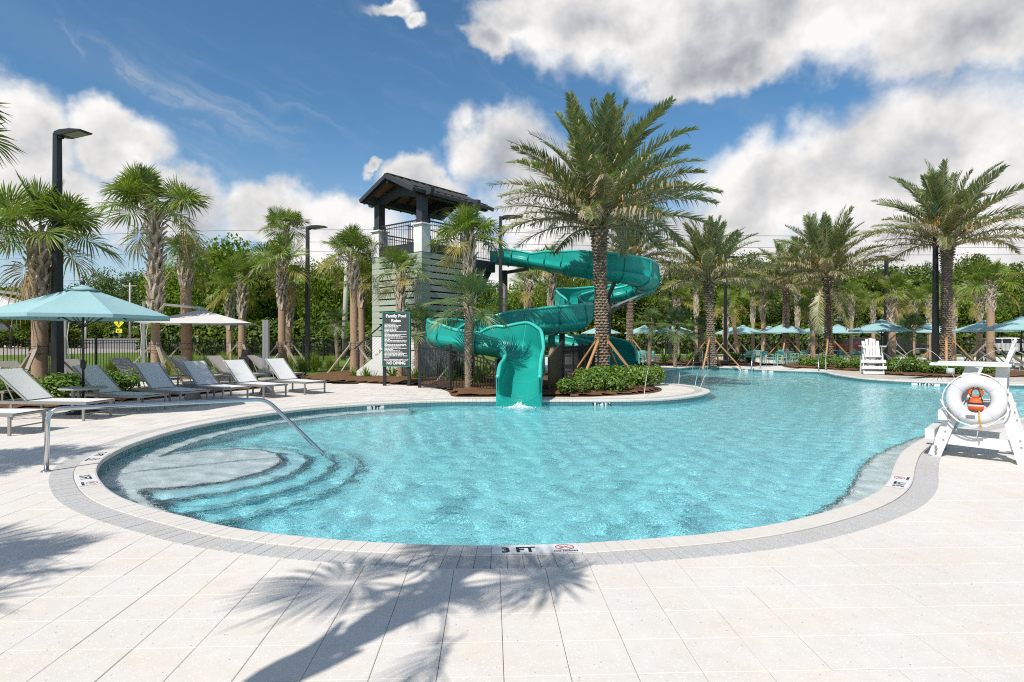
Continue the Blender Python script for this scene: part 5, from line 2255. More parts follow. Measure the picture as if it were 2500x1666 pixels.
def cantilever(label, c, rz, mast, S=1.95, Ze=2.10, Za=2.62):
    root = thing('cantilever_umbrella', label, 'umbrella', (c[0], c[1], 0), rz, 'white cantilever umbrellas')
    cs = [Vector((S, S, Ze)), Vector((-S, S, Ze)), Vector((-S, -S, Ze)), Vector((S, -S, Ze))]
    apex = Vector((0, 0, Za))
    for k in range(4):
        m = MB()
        m.smooth = True
        a, b = cs[k], cs[(k + 1) % 4]
        nu = nv = 7
        vs = []
        for i in range(nu + 1):
            for j in range(nv + 1):
                u, v = i / nu, j / nv
                p = apex.lerp(a.lerp(b, v), u)
                p.z -= 0.03 * math.sin(PI * v) * u + 0.02 * math.sin(PI * u)
                vs.append(p)
        kk = nv + 1
        m.add(vs, [(i * kk + j, (i + 1) * kk + j, (i + 1) * kk + j + 1, i * kk + j + 1) for i in range(nu) for j in range(nv)])
        m.build('canopy_panel', M['canvas'], root)
        m = MB()
        m.beam(apex - UPZ * 0.06, a - UPZ * 0.03, 0.03, 0.03)
        m.beam(apex - UPZ * 0.06, (a + b) / 2 - UPZ * 0.05, 0.03, 0.03)
        m.build('rib', M['alu'], root)
    m = MB()
    m.smooth = True
    m.lathe([(0.22, Za - 0.05), (0.12, Za + 0.02), (0.03, Za + 0.07)], 12)
    m.build('top_cap', M['canvas'], root)
    mx, my = mast
    m = MB()
    m.box((mx, my, 1.45), (0.09, 0.12, 2.9))
    m.build('mast', M['alu'], root)
    m = MB()
    m.beam((mx, my, 2.85), apex + UPZ * 0.06, 0.06, 0.09)
    m.build('boom', M['alu'], root)
    m = MB()
    m.box((mx, my, 0.04), (0.8, 0.8, 0.08), None, 0.01)
    m.build('base_plate', M['alu'], root)
    for dx in (-0.09, 0.14):
        m = MB()
        m.tube([(mx + dx, my - 0.05, 2.1), (mx + dx * 0.6, my - 0.06, 1.6), (mx + dx, my - 0.05, 0.9)], 0.012, 6)
        m.build('cord', M['rope'], root)
    return root


cantilever('white square cantilever umbrella right of the spiky cabbage palm', (-11.4, 21.6), rad(20), (-1.95, 0.4), 1.78)
cantilever('white cantilever umbrella cut by the left edge behind the teal one', (-17.0, 19.2), rad(15), (2.25, -0.5), 1.75, 2.42, 3.05)


# ------------------------------------------------------------------ tables and small furniture
def round_table():
    x, y = col_at(203, 12.2)
    root = thing('side_table', 'round grey table around the teal umbrella pole', 'table', (x, y, 0), 0)
    m = MB()
    m.smooth = False
    n = 24
    prof = [(0.03, 0.50), (0.42, 0.50), (0.43, 0.512), (0.43, 0.53), (0.42, 0.54), (0.03, 0.54)]
    m.lathe(prof, n)
    m.build('table_top', M['concrete'], root)
    for k in range(3):
        a = 2 * PI * k / 3 + 0.4
        m = MB()
        m.box((math.cos(a) * 0.24, math.sin(a) * 0.24, 0.25), (0.05, 0.05, 0.50))
        m.build('leg', M['chframe'], root)


round_table()


def make_hourglass():
    root = thing('side_table', 't', 'table')
    m = MB()
    m.smooth = True
    m.lathe([(0.20, 0.0), (0.205, 0.04), (0.17, 0.12), (0.13, 0.22), (0.13, 0.27), (0.19, 0.36), (0.225, 0.39)], 20)
    m.build('pedestal', M['concrete'], root)
    m = MB()
    m.lathe([(0.23, 0.39), (0.235, 0.40), (0.235, 0.435), (0.225, 0.445)], 20)
    m.build('table_top', M['concrete'], root)
    return root


hg = make_hourglass()
for i, (px, py, lab) in enumerate([(652, 962, 'hourglass cast stone table between the two rightmost chaises'), (470, 974, 'cast stone table behind the half shaded chaise'),
                                   (1, 1, 'x')][:2]):
    p = gp(px, py)
    place(hg, i == 0, lab, p, 0, 'cast stone side tables')
for i, (x, y, lab) in enumerate([(-9.2, 18.2, 'cast stone table in front of the back row below the white umbrella'), (-12.0, 15.9, 'cast stone table behind the shrubs near the lamp post')]):
    place(hg, False, lab, (x, y, 0), 0, 'cast stone side tables')

sp_ = thing('shower_post', 'tall grey metal post with small box behind the rightmost chaise', 'post', (*col_at(649, 20.5), 0))
m = MB()
m.box((-0.045, 0, 1.1), (0.085, 0.16, 2.2))
m.box((0.055, 0, 1.1), (0.085, 0.16, 2.2))
m.box((0.0, 0.01, 1.1), (0.05, 0.10, 2.19))
m.build('mast', M['alu'], sp_)
m = MB()
m.box((-0.16, -0.02, 0.42), (0.15, 0.12, 0.16), None, 0.015)
m.build('switch_box', M['concrete'], sp_)
pd = thing('pedestal', 'black square pedestal with a taller cap behind the front row of chaises', 'pedestal', (*col_at(601, 21.0), 0))
m = MB()
m.box((0, 0, 0.45), (0.36, 0.36, 0.90), None, 0.02)
m.build('cabinet', M['black'], pd)
m = MB()
m.box((0, 0, 1.03), (0.22, 0.22, 0.26), None, 0.02)
m.build('cap', M['black'], pd)

# ------------------------------------------------------------------ rules sign
Ys = 19.2
sl, sr = at(932.5, 800, Ys), at(1002, 800, Ys)
zb, zt = zat(895.5, Ys), zat(762, Ys)
sign = thing('rules_sign', 'dark pool rules board with green edge on two black posts', 'sign', ((sl.x + sr.x) / 2, Ys, 0), rad(-7))
w_ = sr.x - sl.x
h_ = zt - zb
zc = (zt + zb) / 2
for s in (-1, 1):
    m = MB()
    m.box((s * (w_ / 2 - 0.05), 0.07, zt / 2 - 0.08), (0.10, 0.08, zt - 0.05))
    m.build('post', M['black'], sign)
m = MB()
m.box((0, 0.014, zc), (w_, 0.03, h_))
m.build('backing_board', M['signtrim'], sign)
m = MB()
m.box((0, -0.006, zc), (w_ - 0.05, 0.012, h_ - 0.06))
face = m.build('sign_face', M['signface'], sign)
for s in (-1, 1):
    m = MB()
    m.box((s * (w_ / 2 - 0.010), -0.012, zc), (0.022, 0.026, h_))
    m.box((0, -0.0118, zc + s * (h_ / 2 - 0.010)), (w_ - 0.046, 0.0258, 0.022))
    m.build('trim', M['signtrim'], sign)
FX = basis((1, 0, 0), (0, 0, 1), (0, -1, 0), (0, 0, 0))


def put_text(s, size, z, bold=0.0, x=0.0, align='CENTER', fit=None):
    me = textmesh('lettering', s, size, M['signink'], bold, align, 0.001)
    xs = [v.co.x for v in me.vertices]
    sc = 1.0
    if fit and xs:
        sc = fit / (max(xs) - min(xs))
    obj('lettering', me, face, T((x, -0.0145, z)) @ FX @ Matrix.Diagonal((sc, 1, 1, 1)))


put_text('Family Pool', 0.135, zt - 0.135, 0.004, fit=w_ * 0.73)
put_text('Rules', 0.135, zt - 0.29, 0.004, fit=w_ * 0.34)
put_text('POOL MAXIMUM DEPTH 5\'-0"', 0.07, zb + 0.215, 0.002, fit=w_ * 0.88)
put_text('NO DIVING', 0.135, zb + 0.115, 0.004, fit=w_ * 0.68)
# the small print is unreadable in the photo: broken strokes of the same length
rs = random.Random(21)
widths = [.40, .60, .50, .50, .45, .44, .80, .15, .80, .58, .80, .66, .20, .80, .80, .10, .78, .80, .58, .82, .30, .58, .66, .80, .70, .85, .20]
zz0, zz1 = zt - 0.40, zb + 0.31
for i, wd in enumerate(widths):
    z = zz0 + (zz1 - zz0) * i / (len(widths) - 1)
    m = MB()
    x = -w_ / 2 + 0.075
    xe = x + wd * w_
    while x < xe - 0.01:
        a = min(rs.uniform(0.03, 0.11), xe - x)
        m.box((x + a / 2, -0.0135, z), (a, 0.002, 0.020))
        x += a + 0.014
    m.build('small_print', M['signink'], face)


# ------------------------------------------------------------------ fences
def fence(label, pts, H=1.5, gap=0.125, each=True, post_gap=2.4, top2=0.14, heights=None, group='black metal fences', name='metal_fence'):
    root = thing(name, label, 'fence', (0, 0, 0), 0, group)
    pts = [Vector((p[0], p[1], 0)) for p in pts]
    hs = heights or [H] * len(pts)
    pkmesh = {}
    joined = MB()
    for i in range(len(pts) - 1):
        a, b = pts[i], pts[i + 1]
        ha, hb = hs[i], hs[i + 1]
        L = (b - a).length
        t = (b - a).normalized()
        ang = math.atan2(t.y, t.x)
        npost = max(1, int(round(L / post_gap)))
        for k in range(npost + (1 if i == len(pts) - 2 else 0)):
            f = k / npost
            h = ha + (hb - ha) * f
            m = MB()
            m.box((0, 0, (h + 0.05) / 2), (0.07, 0.07, h + 0.05))
            m.box((0, 0, h + 0.06), (0.085, 0.085, 0.03), None, 0.01)
            o = m.build('post', M['black'], root)
            o.matrix_local = T(a.lerp(b, f)) @ RZ(ang)
        for dz in (0.02, top2, None):
            m = MB()
            za, zb_ = (ha - dz, hb - dz) if dz is not None else (0.12, 0.12)
            m.beam(a + UPZ * za, b + UPZ * zb_, 0.035, 0.035)
            m.build('rail', M['black'], root)
        n = int(L / gap)
        for k in range(1, n):
            f = k / n
            h = ha + (hb - ha) * f - 0.03
            p = a.lerp(b, f)
            if each:
                key = round(h, 2)
                if key not in pkmesh:
                    m = MB()
                    m.box((0, 0, h / 2 + 0.03), (0.019, 0.019, h - 0.03))
                    pkmesh[key] = m.mesh('picket', M['black'])
                obj('picket', pkmesh[key], root, T(p) @ RZ(ang))
            else:
                joined.box(p + UPZ * (h / 2 + 0.03), (0.019, 0.019, h - 0.03))
    if not each:
        joined.build('pickets', M['black'], root, 'stuff')
    return root


fence('long black picket fence behind the back row of chaises at left', [(-19.9, 17.5), (-17.0, 27.5)], 1.5, 0.125)
fence('black picket fence running behind the palms to the lawn left of the tower', [(-16.95, 27.7), (-10.0, 52)], 1.5, 0.125, each=False)
fence('black picket fence along the wood behind the dining area', [(-9.9, 52.2), (12, 55), (58, 56)], 1.5, 0.125, each=False)
g0, g1, g2, g3 = gp(1024, 947), gp(1100, 953), gp(1150, 957.5), gp(1212, 962)
fence('black picket fence sloping down to the slide mouth', [g1, g2, g3], 1.28, 0.115, True, 1.2, heights=[1.24, 1.1, 0.9])
gate = thing('metal_gate', 'black gate with close bars left of the slide mouth', 'gate', (0, 0, 0), 0)
for p in (g0, g1):
    m = MB()
    m.box((p.x, p.y + 0.02, 0.68), (0.085, 0.085, 1.40))
    m.build('gate_post', M['black'], gate)
L = (g1 - g0).length
for k in range(18):
    f = 0.08 + 0.84 * k / 17
    p = g0.lerp(g1, f)
    m = MB()
    m.box((p.x, p.y + 0.02, 0.66), (0.020, 0.020, 1.18))
    m.build('bar', M['black'], gate)
for z in (0.10, 1.24):
    m = MB()
    m.beam(g0 + UPZ * z + Vector((0.05, 0.02, 0)), g1 + UPZ * z + Vector((-0.05, 0.02, 0)), 0.04, 0.05)
    m.build('gate_rail', M['black'], gate)
m = MB()
pl = g0.lerp(g1, 0.62)
m.box((pl.x - 0.25, pl.y - 0.02, 1.0), (0.06, 0.05, 0.22), None, 0.01)
m.build('latch', M['black'], gate)
# right of the slide mouth: solid black panel and a short fence behind
h0, h1 = gp(1340, 963), gp(1372, 945)
pn = thing('guard_panel', 'black sloping guard panel right of the slide mouth', 'panel', (0, 0, 0), 0)
m = MB()
dv = (h1 - h0).normalized()
m.prism([(0, 0.05), ((h1 - h0).length, 0.05), ((h1 - h0).length, 1.42), (0, 0.98)], basis(dv, UPZ.cross(dv), UPZ, h0), 0.02)
m.build('sheet', M['black'], pn)
for p, hh in ((h0, 1.0), (h1, 1.45)):
    m = MB()
    m.box((p.x, p.y, hh / 2), (0.06, 0.06, hh))
    m.build('post', M['black'], pn)
m = MB()
m.beam(h0 + UPZ * 1.0, h1 + UPZ * 1.45, 0.05, 0.05)
m.build('handrail', M['bronze'], pn)
fence('black picket fence behind the big date palm trunk', [gp(1374, 944.5), gp(1440, 921), gp(1490, 912)], 1.3, 0.115, True, 1.6)
fence('short black fence run at the end of the slide tail', [at(1492, 827, 28.5), at(1536, 827, 25.9)], 1.35, 0.115, True, 1.4)


# ------------------------------------------------------------------ pool handrails
def bent(label, pts, r, flare=True, group='stainless handrails'):
    root = thing('pool_handrail', label, 'handrail', (0, 0, 0), 0, group)
    m = MB()
    m.smooth = True
    pts = [Vector(p) for p in pts]
    path = [pts[0]]
    for i in range(1, len(pts) - 1):
        a, b, c = pts[i - 1], pts[i], pts[i + 1]
        e = min(0.14, (b - a).length * 0.4, (c - b).length * 0.4)
        p0, p2 = b + (a - b).normalized() * e, b + (c - b).normalized() * e
        for k in range(7):
            t = k / 6
            path.append(p0 * (1 - t) ** 2 + b * 2 * t * (1 - t) + p2 * t * t)
    path.append(pts[-1])
    m.tube(path, r, 12)
    m.build('rail', M['chrome'], root)
    if flare:
        m = MB()
        m.smooth = True
        m.lathe([(r * 2.2, 0), (r * 2.1, 0.012), (r * 1.15, 0.02)], 16, (pts[0].x, pts[0].y, 0.0))
        m.build('base_flange', M['chrome'], root)
    return root


b0 = gp(113, 1152)
topz = zat(999, b0.y)
f0 = at(130, 1001, b0.y * 1.0)
p1 = Vector((b0.x + 0.02, b0.y, topz))
p2 = at(650, 975, 8.15)
p3 = at(795, 1113, 8.55)
p3.z = WL - 0.35
bent('long stainless handrail leading down into the shallow entry', [b0, p1, p2, at(795, 1114, 8.4), at(803, 1140, 8.4)], 0.026)


def far_rail(label, px, Y, dirx):
    x, y = col_at(px, Y)
    bent(label, [(x, y, 0), (x, y, 0.86), (x + dirx * 0.55, y - 0.35, 0.80), (x + dirx * 1.0, y - 1.25, -0.4)], 0.028)


far_rail('stainless rail at the far pool corner, left one of a pair', 1715, 33.3, -1.0)
far_rail('stainless rail at the far pool corner, right one of a pair', 1743, 33.0, -1.0)
far_rail('stainless rail in front of the teal dining chairs', 1856, 30.5, -1.0)
far_rail('stainless rail in front of the palm with hanging fronds', 2016, 29.0, -1.0)


# ------------------------------------------------------------------ lifeguard chairs
def lifeguard(label, loc, rz):
    """front looks along local -Y... x = forward (towards the pool), y = across"""
    root = thing('lifeguard_chair', label, 'lifeguard chair', loc, rz, 'white lifeguard chairs')
    WD = 0.74

    def bd(nm, a, b, w, h, up=(0, 1, 0)):
        m = MB()
        m.beam(a, b, w, h, up=up)
        return m.build(nm, M['white'], root)
    SZ, AZ = 0.76, 1.20
    for s in (-1, 1):
        y = s * WD / 2
        bd('front_leg', (0.46, y, 0), (0.06, y, AZ - 0.01), 0.135, 0.04)
        bd('rear_leg', (-0.44, y, 0), (-0.23, y, 0.82), 0.125, 0.04)
        bd('rear_post', (-0.20, y - s * 0.042, 0.62), (-0.225, y - s * 0.042, AZ + 0.02), 0.115, 0.04)
        bd('side_rail', (0.37, y - s * 0.042, 0.24), (-0.40, y - s * 0.042, 0.22), 0.135, 0.04)
        bd('seat_rail', (0.26, y - s * 0.042, SZ - 0.07), (-0.34, y - s * 0.042, SZ - 0.11), 0.12, 0.04)
        m = MB()
        m.box((0.09, y + s * 0.02, AZ + 0.017), (0.82, 0.15, 0.034), None, 0.008)
        m.build('armrest', M['white'], root)
        for (bx, bz) in ((0.43, 0.10), (0.36, 0.23), (0.34, 0.34), (-0.41, 0.22), (-0.40, 0.30), (-0.37, 0.55), (0.25, 0.62), (0.30, 0.52)):
            m = MB()
            m.tube([(bx, y + s * 0.018, bz), (bx, y + s * 0.026, bz)], 0.011, 8)
            m.build('bolt', M['alu'], root)
    for x, z in ((0.50, 0.30), (0.36, 0.56)):             # foot boards across the front
        m = MB()
        m.box((x, 0, z), (0.10, WD + 0.20, 0.13), None, 0.008)
        m.build('foot_board', M['white'], root)
    m = MB()
    m.box((0.44, 0, 0.08), (0.03, WD + 0.04, 0.13))
    m.build('lower_board', M['white'], root)
    for k in range(5):
        m = MB()
        m.box((0.28 - 0.115 * k, 0, SZ - 0.012 * k), (0.105, WD - 0.06, 0.028), None, 0.006)
        m.build('seat_slat', M['white'], root)
    for k in range(5):                                    # fan back, taller in the middle
        yy = (k - 2) * 0.125
        top = 1.56 - 0.030 * (k - 2) ** 2
        m = MB()
        n = 9
        path = []
        for j in range(n + 1):
            t = j / n
            path.append((-0.17 - 0.05 * t - 0.13 * t * t, yy * (1 + 0.12 * t), SZ - 0.05 + (top - SZ + 0.05) * t))
        for a, b in zip(path[:-1], path[1:]):
            m.beam(a, b, 0.024, 0.112, up=(0, 1, 0))
        m.build('back_slat', M['white'], root)
    m = MB()
    m.box((-0.265, 0, 1.16), (0.03, WD - 0.05, 0.10))
    m.build('back_rail', M['white'], root)
    m = MB()
    m.box((-0.42, 0, 0.14), (0.03, WD + 0.0, 0.12))
    m.build('rear_board', M['white'], root)
    m = MB()                                              # cup holder under the arm
    m.smooth = True
    m.lathe([(0.045, 1.06), (0.05, 1.10), (0.05, 1.13), (0.052, 1.135)], 12, (0.36, -WD / 2, 0))
    m.build('cup_holder', M['white'], root)
    return root


nf, nb = gp(2293, 1115), gp(2493, 1137)
fd = (nf - nb).normalized()
fd.z = 0
sdv = Vector((fd.y, -fd.x, 0))                             # across, away from the camera is -y side? fixed below
ang = math.atan2(fd.y, fd.x)
across = Vector((-math.sin(ang), math.cos(ang), 0))         # local +y in world
mid = (nf + nb) / 2
sgn = 1 if across.y > 0 else -1
cen = mid + across * sgn * 0.37
lg = lifeguard('large white lifeguard chair with life ring on the near right deck', cen, ang)
fl = gp(2128, 913)
lifeguard('white lifeguard chair across the pool facing the camera', (fl.x, fl.y, 0), rad(-112))

# life ring hanging on the near chair
near_side = -across * sgn
rc = mid + near_side * 0.11 + fd * 0.02
rcen = Vector((rc.x, rc.y, zat(976, rc.y)))
ring = thing('life_ring', 'white life ring with grey bands hung on the near lifeguard chair', 'life ring', rcen, 0)
RM = basis(-fd, UPZ, near_side, (0, 0, 0))
m = MB()
m.smooth = True
n1, n2 = 56, 18
R1, R2 = 0.226, 0.083
vs = []
for i in range(n1):
    a = 2 * PI * i / n1
    for j in range(n2):
        b = 2 * PI * j / n2
        rr = R1 + R2 * math.cos(b)
        vs.append(RM @ Vector((rr * math.cos(a), rr * math.sin(a), R2 * 0.72 * math.sin(b))))
m.add(vs, [(i * n2 + j, ((i + 1) % n1) * n2 + j, ((i + 1) % n1) * n2 + (j + 1) % n2, i * n2 + (j + 1) % n2) for i in range(n1) for j in range(n2)])
body = m.build('ring_body', M['white'], ring)
for q in range(4):
    a0 = PI / 4 + q * PI / 2
    m = MB()
    m.smooth = True
    vs = []
    for i in range(5):
        a = a0 + (i - 2) * 0.055
        for j in range(n2):
            b = 2 * PI * j / n2
            rr = R1 + (R2 + 0.004) * math.cos(b)
            vs.append(RM @ Vector((rr * math.cos(a), rr * math.sin(a), (R2 * 0.72 + 0.004) * math.sin(b))))
    m.add(vs, [(i * n2 + j, (i + 1) * n2 + j, (i + 1) * n2 + (j + 1) % n2, i * n2 + (j + 1) % n2) for i in range(4) for j in range(n2)])
    m.build('band', M['refl'], ring)
m = MB()
m.smooth = True
pts = []
for q in range(5):
    a0 = PI / 4 + q * PI / 2
    for k in range(8 if q < 4 else 1):
        a = a0 + k / 8 * PI / 2
        sag = 0.02 * math.sin(PI * k / 8)
        pts.append(RM @ Vector(((R1 + R2 + 0.012 + sag) * math.cos(a), (R1 + R2 + 0.012 + sag) * math.sin(a) - sag * 0.4, 0.01)))
m.tube(pts, 0.008, 6)
m.build('grab_rope', M['rope'], ring)
m = MB()
pts = [RM @ Vector(p) for p in ((-0.36, -0.02, 0.03), (-0.30, -0.14, 0.05), (-0.19, -0.27, 0.05), (-0.05, -0.325, 0.05), (0.09, -0.31, 0.05))]
m.tube(catmull(pts, 6), 0.009, 6)
m.build('loose_rope', M['rope'], ring)
lab_me = MB()
for k in range(5):
    lab_me.box(RM @ Vector((-0.05, -0.195 - 0.010 * k, 0.062)), (0.10 - 0.012 * (k % 2), 0.002, 0.005), basis(-fd, near_side, UPZ, (0, 0, 0)).to_3x3())
lab_me.build('printed_label', M['grey'], ring)

# rescue throw bag in the middle of the ring
bag = thing('throw_bag', 'orange rescue throw bag hanging inside the near life ring', 'throw bag', rcen, 0)
m = MB()
m.smooth = True
vs = []
prof = [(0.0, -0.135), (0.075, -0.13), (0.082, -0.09), (0.078, -0.03), (0.064, 0.005), (0.035, 0.02), (0.0, 0.022)]
nb_ = 16
for r_, z_ in prof:
    for j in range(nb_):
        a = 2 * PI * j / nb_
        vs.append(RM @ Vector((r_ * math.cos(a), z_, r_ * 0.62 * math.sin(a) + 0.02)))
m.add(vs, [(i * nb_ + j, i * nb_ + (j + 1) % nb_, (i + 1) * nb_ + (j + 1) % nb_, (i + 1) * nb_ + j) for i in range(len(prof) - 1) for j in range(nb_)])
m.build('bag', M['orange'], bag)
for (r_, z0, z1, mt, nm) in ((0.0795, -0.055, -0.036, 'black', 'black_band'), (0.0805, -0.078, -0.060, 'refl', 'reflective_band')):
    m = MB()
    m.smooth = True
    vs = []
    for z_ in (z0, z1):
        for j in range(nb_):
            a = 2 * PI * j / nb_
            vs.append(RM @ Vector((r_ * 1.03 * math.cos(a), z_, r_ * 0.65 * math.sin(a) + 0.02)))
    m.add(vs, [(j, (j + 1) % nb_, nb_ + (j + 1) % nb_, nb_ + j) for j in range(nb_)])
    m.build(nm, M[mt], bag)
m = MB()
m.smooth = True
m.tube([RM @ Vector((0.062 * math.cos(2 * PI * k / 24) , 0.085 + 0.055 * math.sin(2 * PI * k / 24), 0.0)) for k in range(24)], 0.016, 8, closed=True)
m.build('throw_ring', M['orange'], bag)
m = MB()
for s in (-1, 1):
    m.beam(RM @ Vector((s * 0.07, -0.02, 0.05)), RM @ Vector((s * 0.012, 0.185, 0.03)), 0.012, 0.006)
m.build('strap', M['black'], bag)
m = MB()
m.tube([RM @ Vector((0.035, -0.13, 0.06)), RM @ Vector((0.042, -0.25, 0.085)), RM @ Vector((0.055, -0.335, 0.06)), RM @ Vector((0.05, -0.36, 0.06))], 0.008, 6)
m.build('rope_tail', M['yrope'], bag)
# rescue tube on the far chair
rt_ = thing('rescue_bag', 'small orange rescue bag hanging on the far lifeguard chair', 'bag', at(2152, 875, fl.y - 0.1), 0)
m = MB()
m.smooth = True
m.lathe([(0.03, -0.16), (0.085, -0.14), (0.09, 0.02), (0.05, 0.07), (0.02, 0.08)], 12)
m.build('bag', M['orange'], rt_)
m = MB()
m.tube([(0, 0, 0.07), (0.02, 0, 0.25)], 0.012, 6)
m.build('strap', M['black'], rt_)


# ------------------------------------------------------------------ dining sets
def make_chair():
    root = thing('dining_chair', 'c', 'chair')
    m = MB()
    m.box((0, 0, 0.45), (0.46, 0.46, 0.028), None, 0.008)
    m.build('seat', M['chairteal'], root)
    m = MB()
    m.smooth = True
    vs = []
    for i in range(7):
        a = (i / 6 - 0.5) * 1.5
        for z in (0.56, 0.82):
            vs.append((math.sin(a) * 0.26, 0.235 + 0.06 * (z - 0.5) - 0.10 * (1 - math.cos(a)), z))
    m.add(vs, [(2 * i, 2 * i + 2, 2 * i + 3, 2 * i + 1) for i in range(6)])
    m.add([(v[0], v[1] + 0.015, v[2]) for v in vs], [(2 * i + 1, 2 * i + 3, 2 * i + 2, 2 * i) for i in range(6)])
    m.build('backrest', M['chairteal'], root)
    for sx in (-1, 1):
        for sy in (-1, 1):
            m = MB()
            m.beam((sx * 0.255, sy * 0.25, 0), (sx * 0.215, sy * 0.20, 0.62 if sy > 0 else 0.64), 0.035, 0.035)
            m.build('leg', M['chairteal'], root)
        m = MB()
        m.beam((sx * 0.222, -0.22, 0.65), (sx * 0.235, 0.22, 0.68), 0.045, 0.025)
        m.build('armrest', M['chairteal'], root)
    return root


def make_dtable():
    root = thing('dining_table', 't', 'table')
    m = MB()
    m.lathe([(0.50, 0.70), (0.51, 0.71), (0.51, 0.735), (0.50, 0.74)], 20)
    m.build('table_top', M['chairteal'], root)
    for k in range(4):
        a = PI / 4 + k * PI / 2
        m = MB()
        m.beam((math.cos(a) * 0.42, math.sin(a) * 0.42, 0), (math.cos(a) * 0.36, math.sin(a) * 0.36, 0.70), 0.04, 0.04)
        m.build('leg', M['chairteal'], root)
    return root


ch, dt = make_chair(), make_dtable()
CHL = [
    (1829, 35.5, -20, 'teal dining chair right of the lamp post, the first of the row'), (1851, 37.5, 150, 'teal dining chair with its back to the wood, behind the first of the row'),
    (1874, 34.2, 10, 'teal dining chair in the middle of the row before the far parasol'), (1908, 33.8, -15, 'teal dining chair right of the middle one in the row'),
    (1940, 35.0, 60, 'teal dining chair at the right end of the row beside the shrubs'), (1905, 39.0, 170, 'teal dining chair on the far side of the right dining table'),
    (1788, 37.5, 80, 'teal dining chair half behind the lamp post'), (1556, 34.5, 5, 'teal dining chair right of the slide tail, on the left of its table'),
    (1586, 35.0, -60, 'teal dining chair left of the windmill palms'), (1567, 37.0, 180, 'teal dining chair behind the table right of the slide tail'),
    (1968, 38.0, 20, 'teal chair in the shade left of the palm with hanging fronds'), (2090, 36.0, -40, 'teal chair behind the shrubs left of the far lifeguard chair'), (2062, 37.5, 30, 'teal chair right of the palm with hanging fronds'),
]
for i, (px, Y, a, lab) in enumerate(CHL):
    x, y = col_at(px, Y)
    place(ch, i == 0, lab, (x, y, 0), rad(a), 'teal dining chairs')
for i, (px, Y, lab) in enumerate([(1850, 36.2, 'teal dining table at the left of the chair row'), (1918, 36.5, 'teal dining table below the middle parasol'), (1571, 35.7, 'teal dining table right of the slide tail'), (2030, 40.0, 'teal dining table behind the palm with hanging fronds')]):
    x, y = col_at(px, Y)
    place(dt, i == 0, lab, (x, y, 0), 0, 'teal dining tables')

# security camera on its post
sc_ = thing('security_camera', 'white security camera on a dark post behind the far parasols', 'camera', (*col_at(2045, 47.5), 0))
m = MB()
m.box((0, 0, 1.5), (0.14, 0.14, 3.0))
m.build('post', M['black'], sc_)
m = MB()
m.beam((-0.25, 0, 3.05), (0.25, 0, 3.05), 0.06, 0.06)
m.build('cross_arm', M['white'], sc_)
m = MB()
m.beam((-0.02, 0, 3.28), (0.30, -0.1, 3.22), 0.13, 0.13)
m.build('housing', M['white'], sc_)

# laminar deck jets: thin arcs of water
def jet(label, px, py, dx, dy, h, n=12):
    p = gp(px, py)
    m = MB()
    m.smooth = True
    pts = []
    for k in range(n + 1):
        t = k / n
        z = 4 * h * t * (1 - t)
        pts.append((p.x + dx * t, p.y + dy * t, z - 0.1 * t))
    m.tube(pts, 0.0055, 5)
    o = m.build('water_jet', M['foam'])
    tag(o, label, 'water jet', 'deck water jets')
    for k in range(40):
        pass


jet('thin water jet rising in front of the shrubs on the slide island', 1572, 971.5, 1.6, 5.5, 0.75)
jet('thin water jet leaving the tip of the slide island, left of three', 1657, 940, 1.6, 5.0, 0.6)
jet('thin water jet leaving the tip of the slide island, middle of three', 1696, 946, 2.0, 5.0, 0.55)
jet('thin water jet leaving the tip of the slide island, right of three', 1709, 950, 2.3, 5.0, 0.5)
jet('water jet arching over the shrubs right of the far lifeguard chair', 2174, 914, 0.9, -2.6, 1.2)
jet('water jet arching behind the near white armrest', 2352, 921, 1.3, -2.6, 1.2)

# ------------------------------------------------------------------ shrubs
def shrub_mesh(seed, rx, ry, rz, n, ls, lumps=9, mats='clusia'):
    r = np.random.default_rng(seed)
    cen = np.stack([r.uniform(-.55, .55, lumps) * rx, r.uniform(-.55, .55, lumps) * ry, r.uniform(.25, .72, lumps) * rz], 1)
    rad_ = r.uniform(.38, .56, lumps)
    k = r.integers(0, lumps, n)
    v = r.normal(size=(n, 3))
    v /= np.linalg.norm(v, axis=1)[:, None]
    v[:, 2] = np.abs(v[:, 2]) * np.where(r.random(n) < .8, 1, -1)
    dep = r.uniform(.55, 1.05, n) ** 0.6
    c = cen[k] + v * (rad_[k] * dep)[:, None] * np.array([rx, ry, rz])
    c[:, 2] = np.maximum(c[:, 2], 0.03)
    nrm = v + r.normal(size=(n, 3)) * .45 + np.array([0, 0, .35])
    nrm /= np.linalg.norm(nrm, axis=1)[:, None]
    t = np.cross(nrm, r.normal(size=(n, 3)))
    t /= np.linalg.norm(t, axis=1)[:, None]
    b = np.cross(nrm, t)
    L = ls * r.uniform(.7, 1.25, n)[:, None]
    Wd = L * .52
    P = [c - t * L * .5, c - t * L * .1 + b * Wd * .5 + nrm * L * .05, c + t * L * .42 + b * Wd * .34, c + t * L * .55, c + t * L * .42 - b * Wd * .34, c - t * L * .1 - b * Wd * .5 + nrm * L * .05]
    V = np.stack(P, 1).reshape(-1, 3)
    o = np.arange(n)[:, None] * 6
    Fq = np.concatenate([o + np.array([[0, 1, 2, 5]]), o + np.array([[5, 2, 3, 4]])], 0)
    return fastmesh('foliage', V, Fq, M[mats])


SHM = [shrub_mesh(700 + k, 0.62, 0.58, 0.72, 1700, 0.085) for k in range(4)]
stem_me = []
for k in range(2):
    m = MB()
    r = random.Random(k)
    for j in range(7):
        a = r.uniform(0, 6.28)
        m.beam((0, 0, -0.03), (math.cos(a) * 0.3, math.sin(a) * 0.3, 0.42), 0.025, 0.025, w2=0.01, h2=0.01)
    stem_me.append(m.mesh('stems', M['bark']))


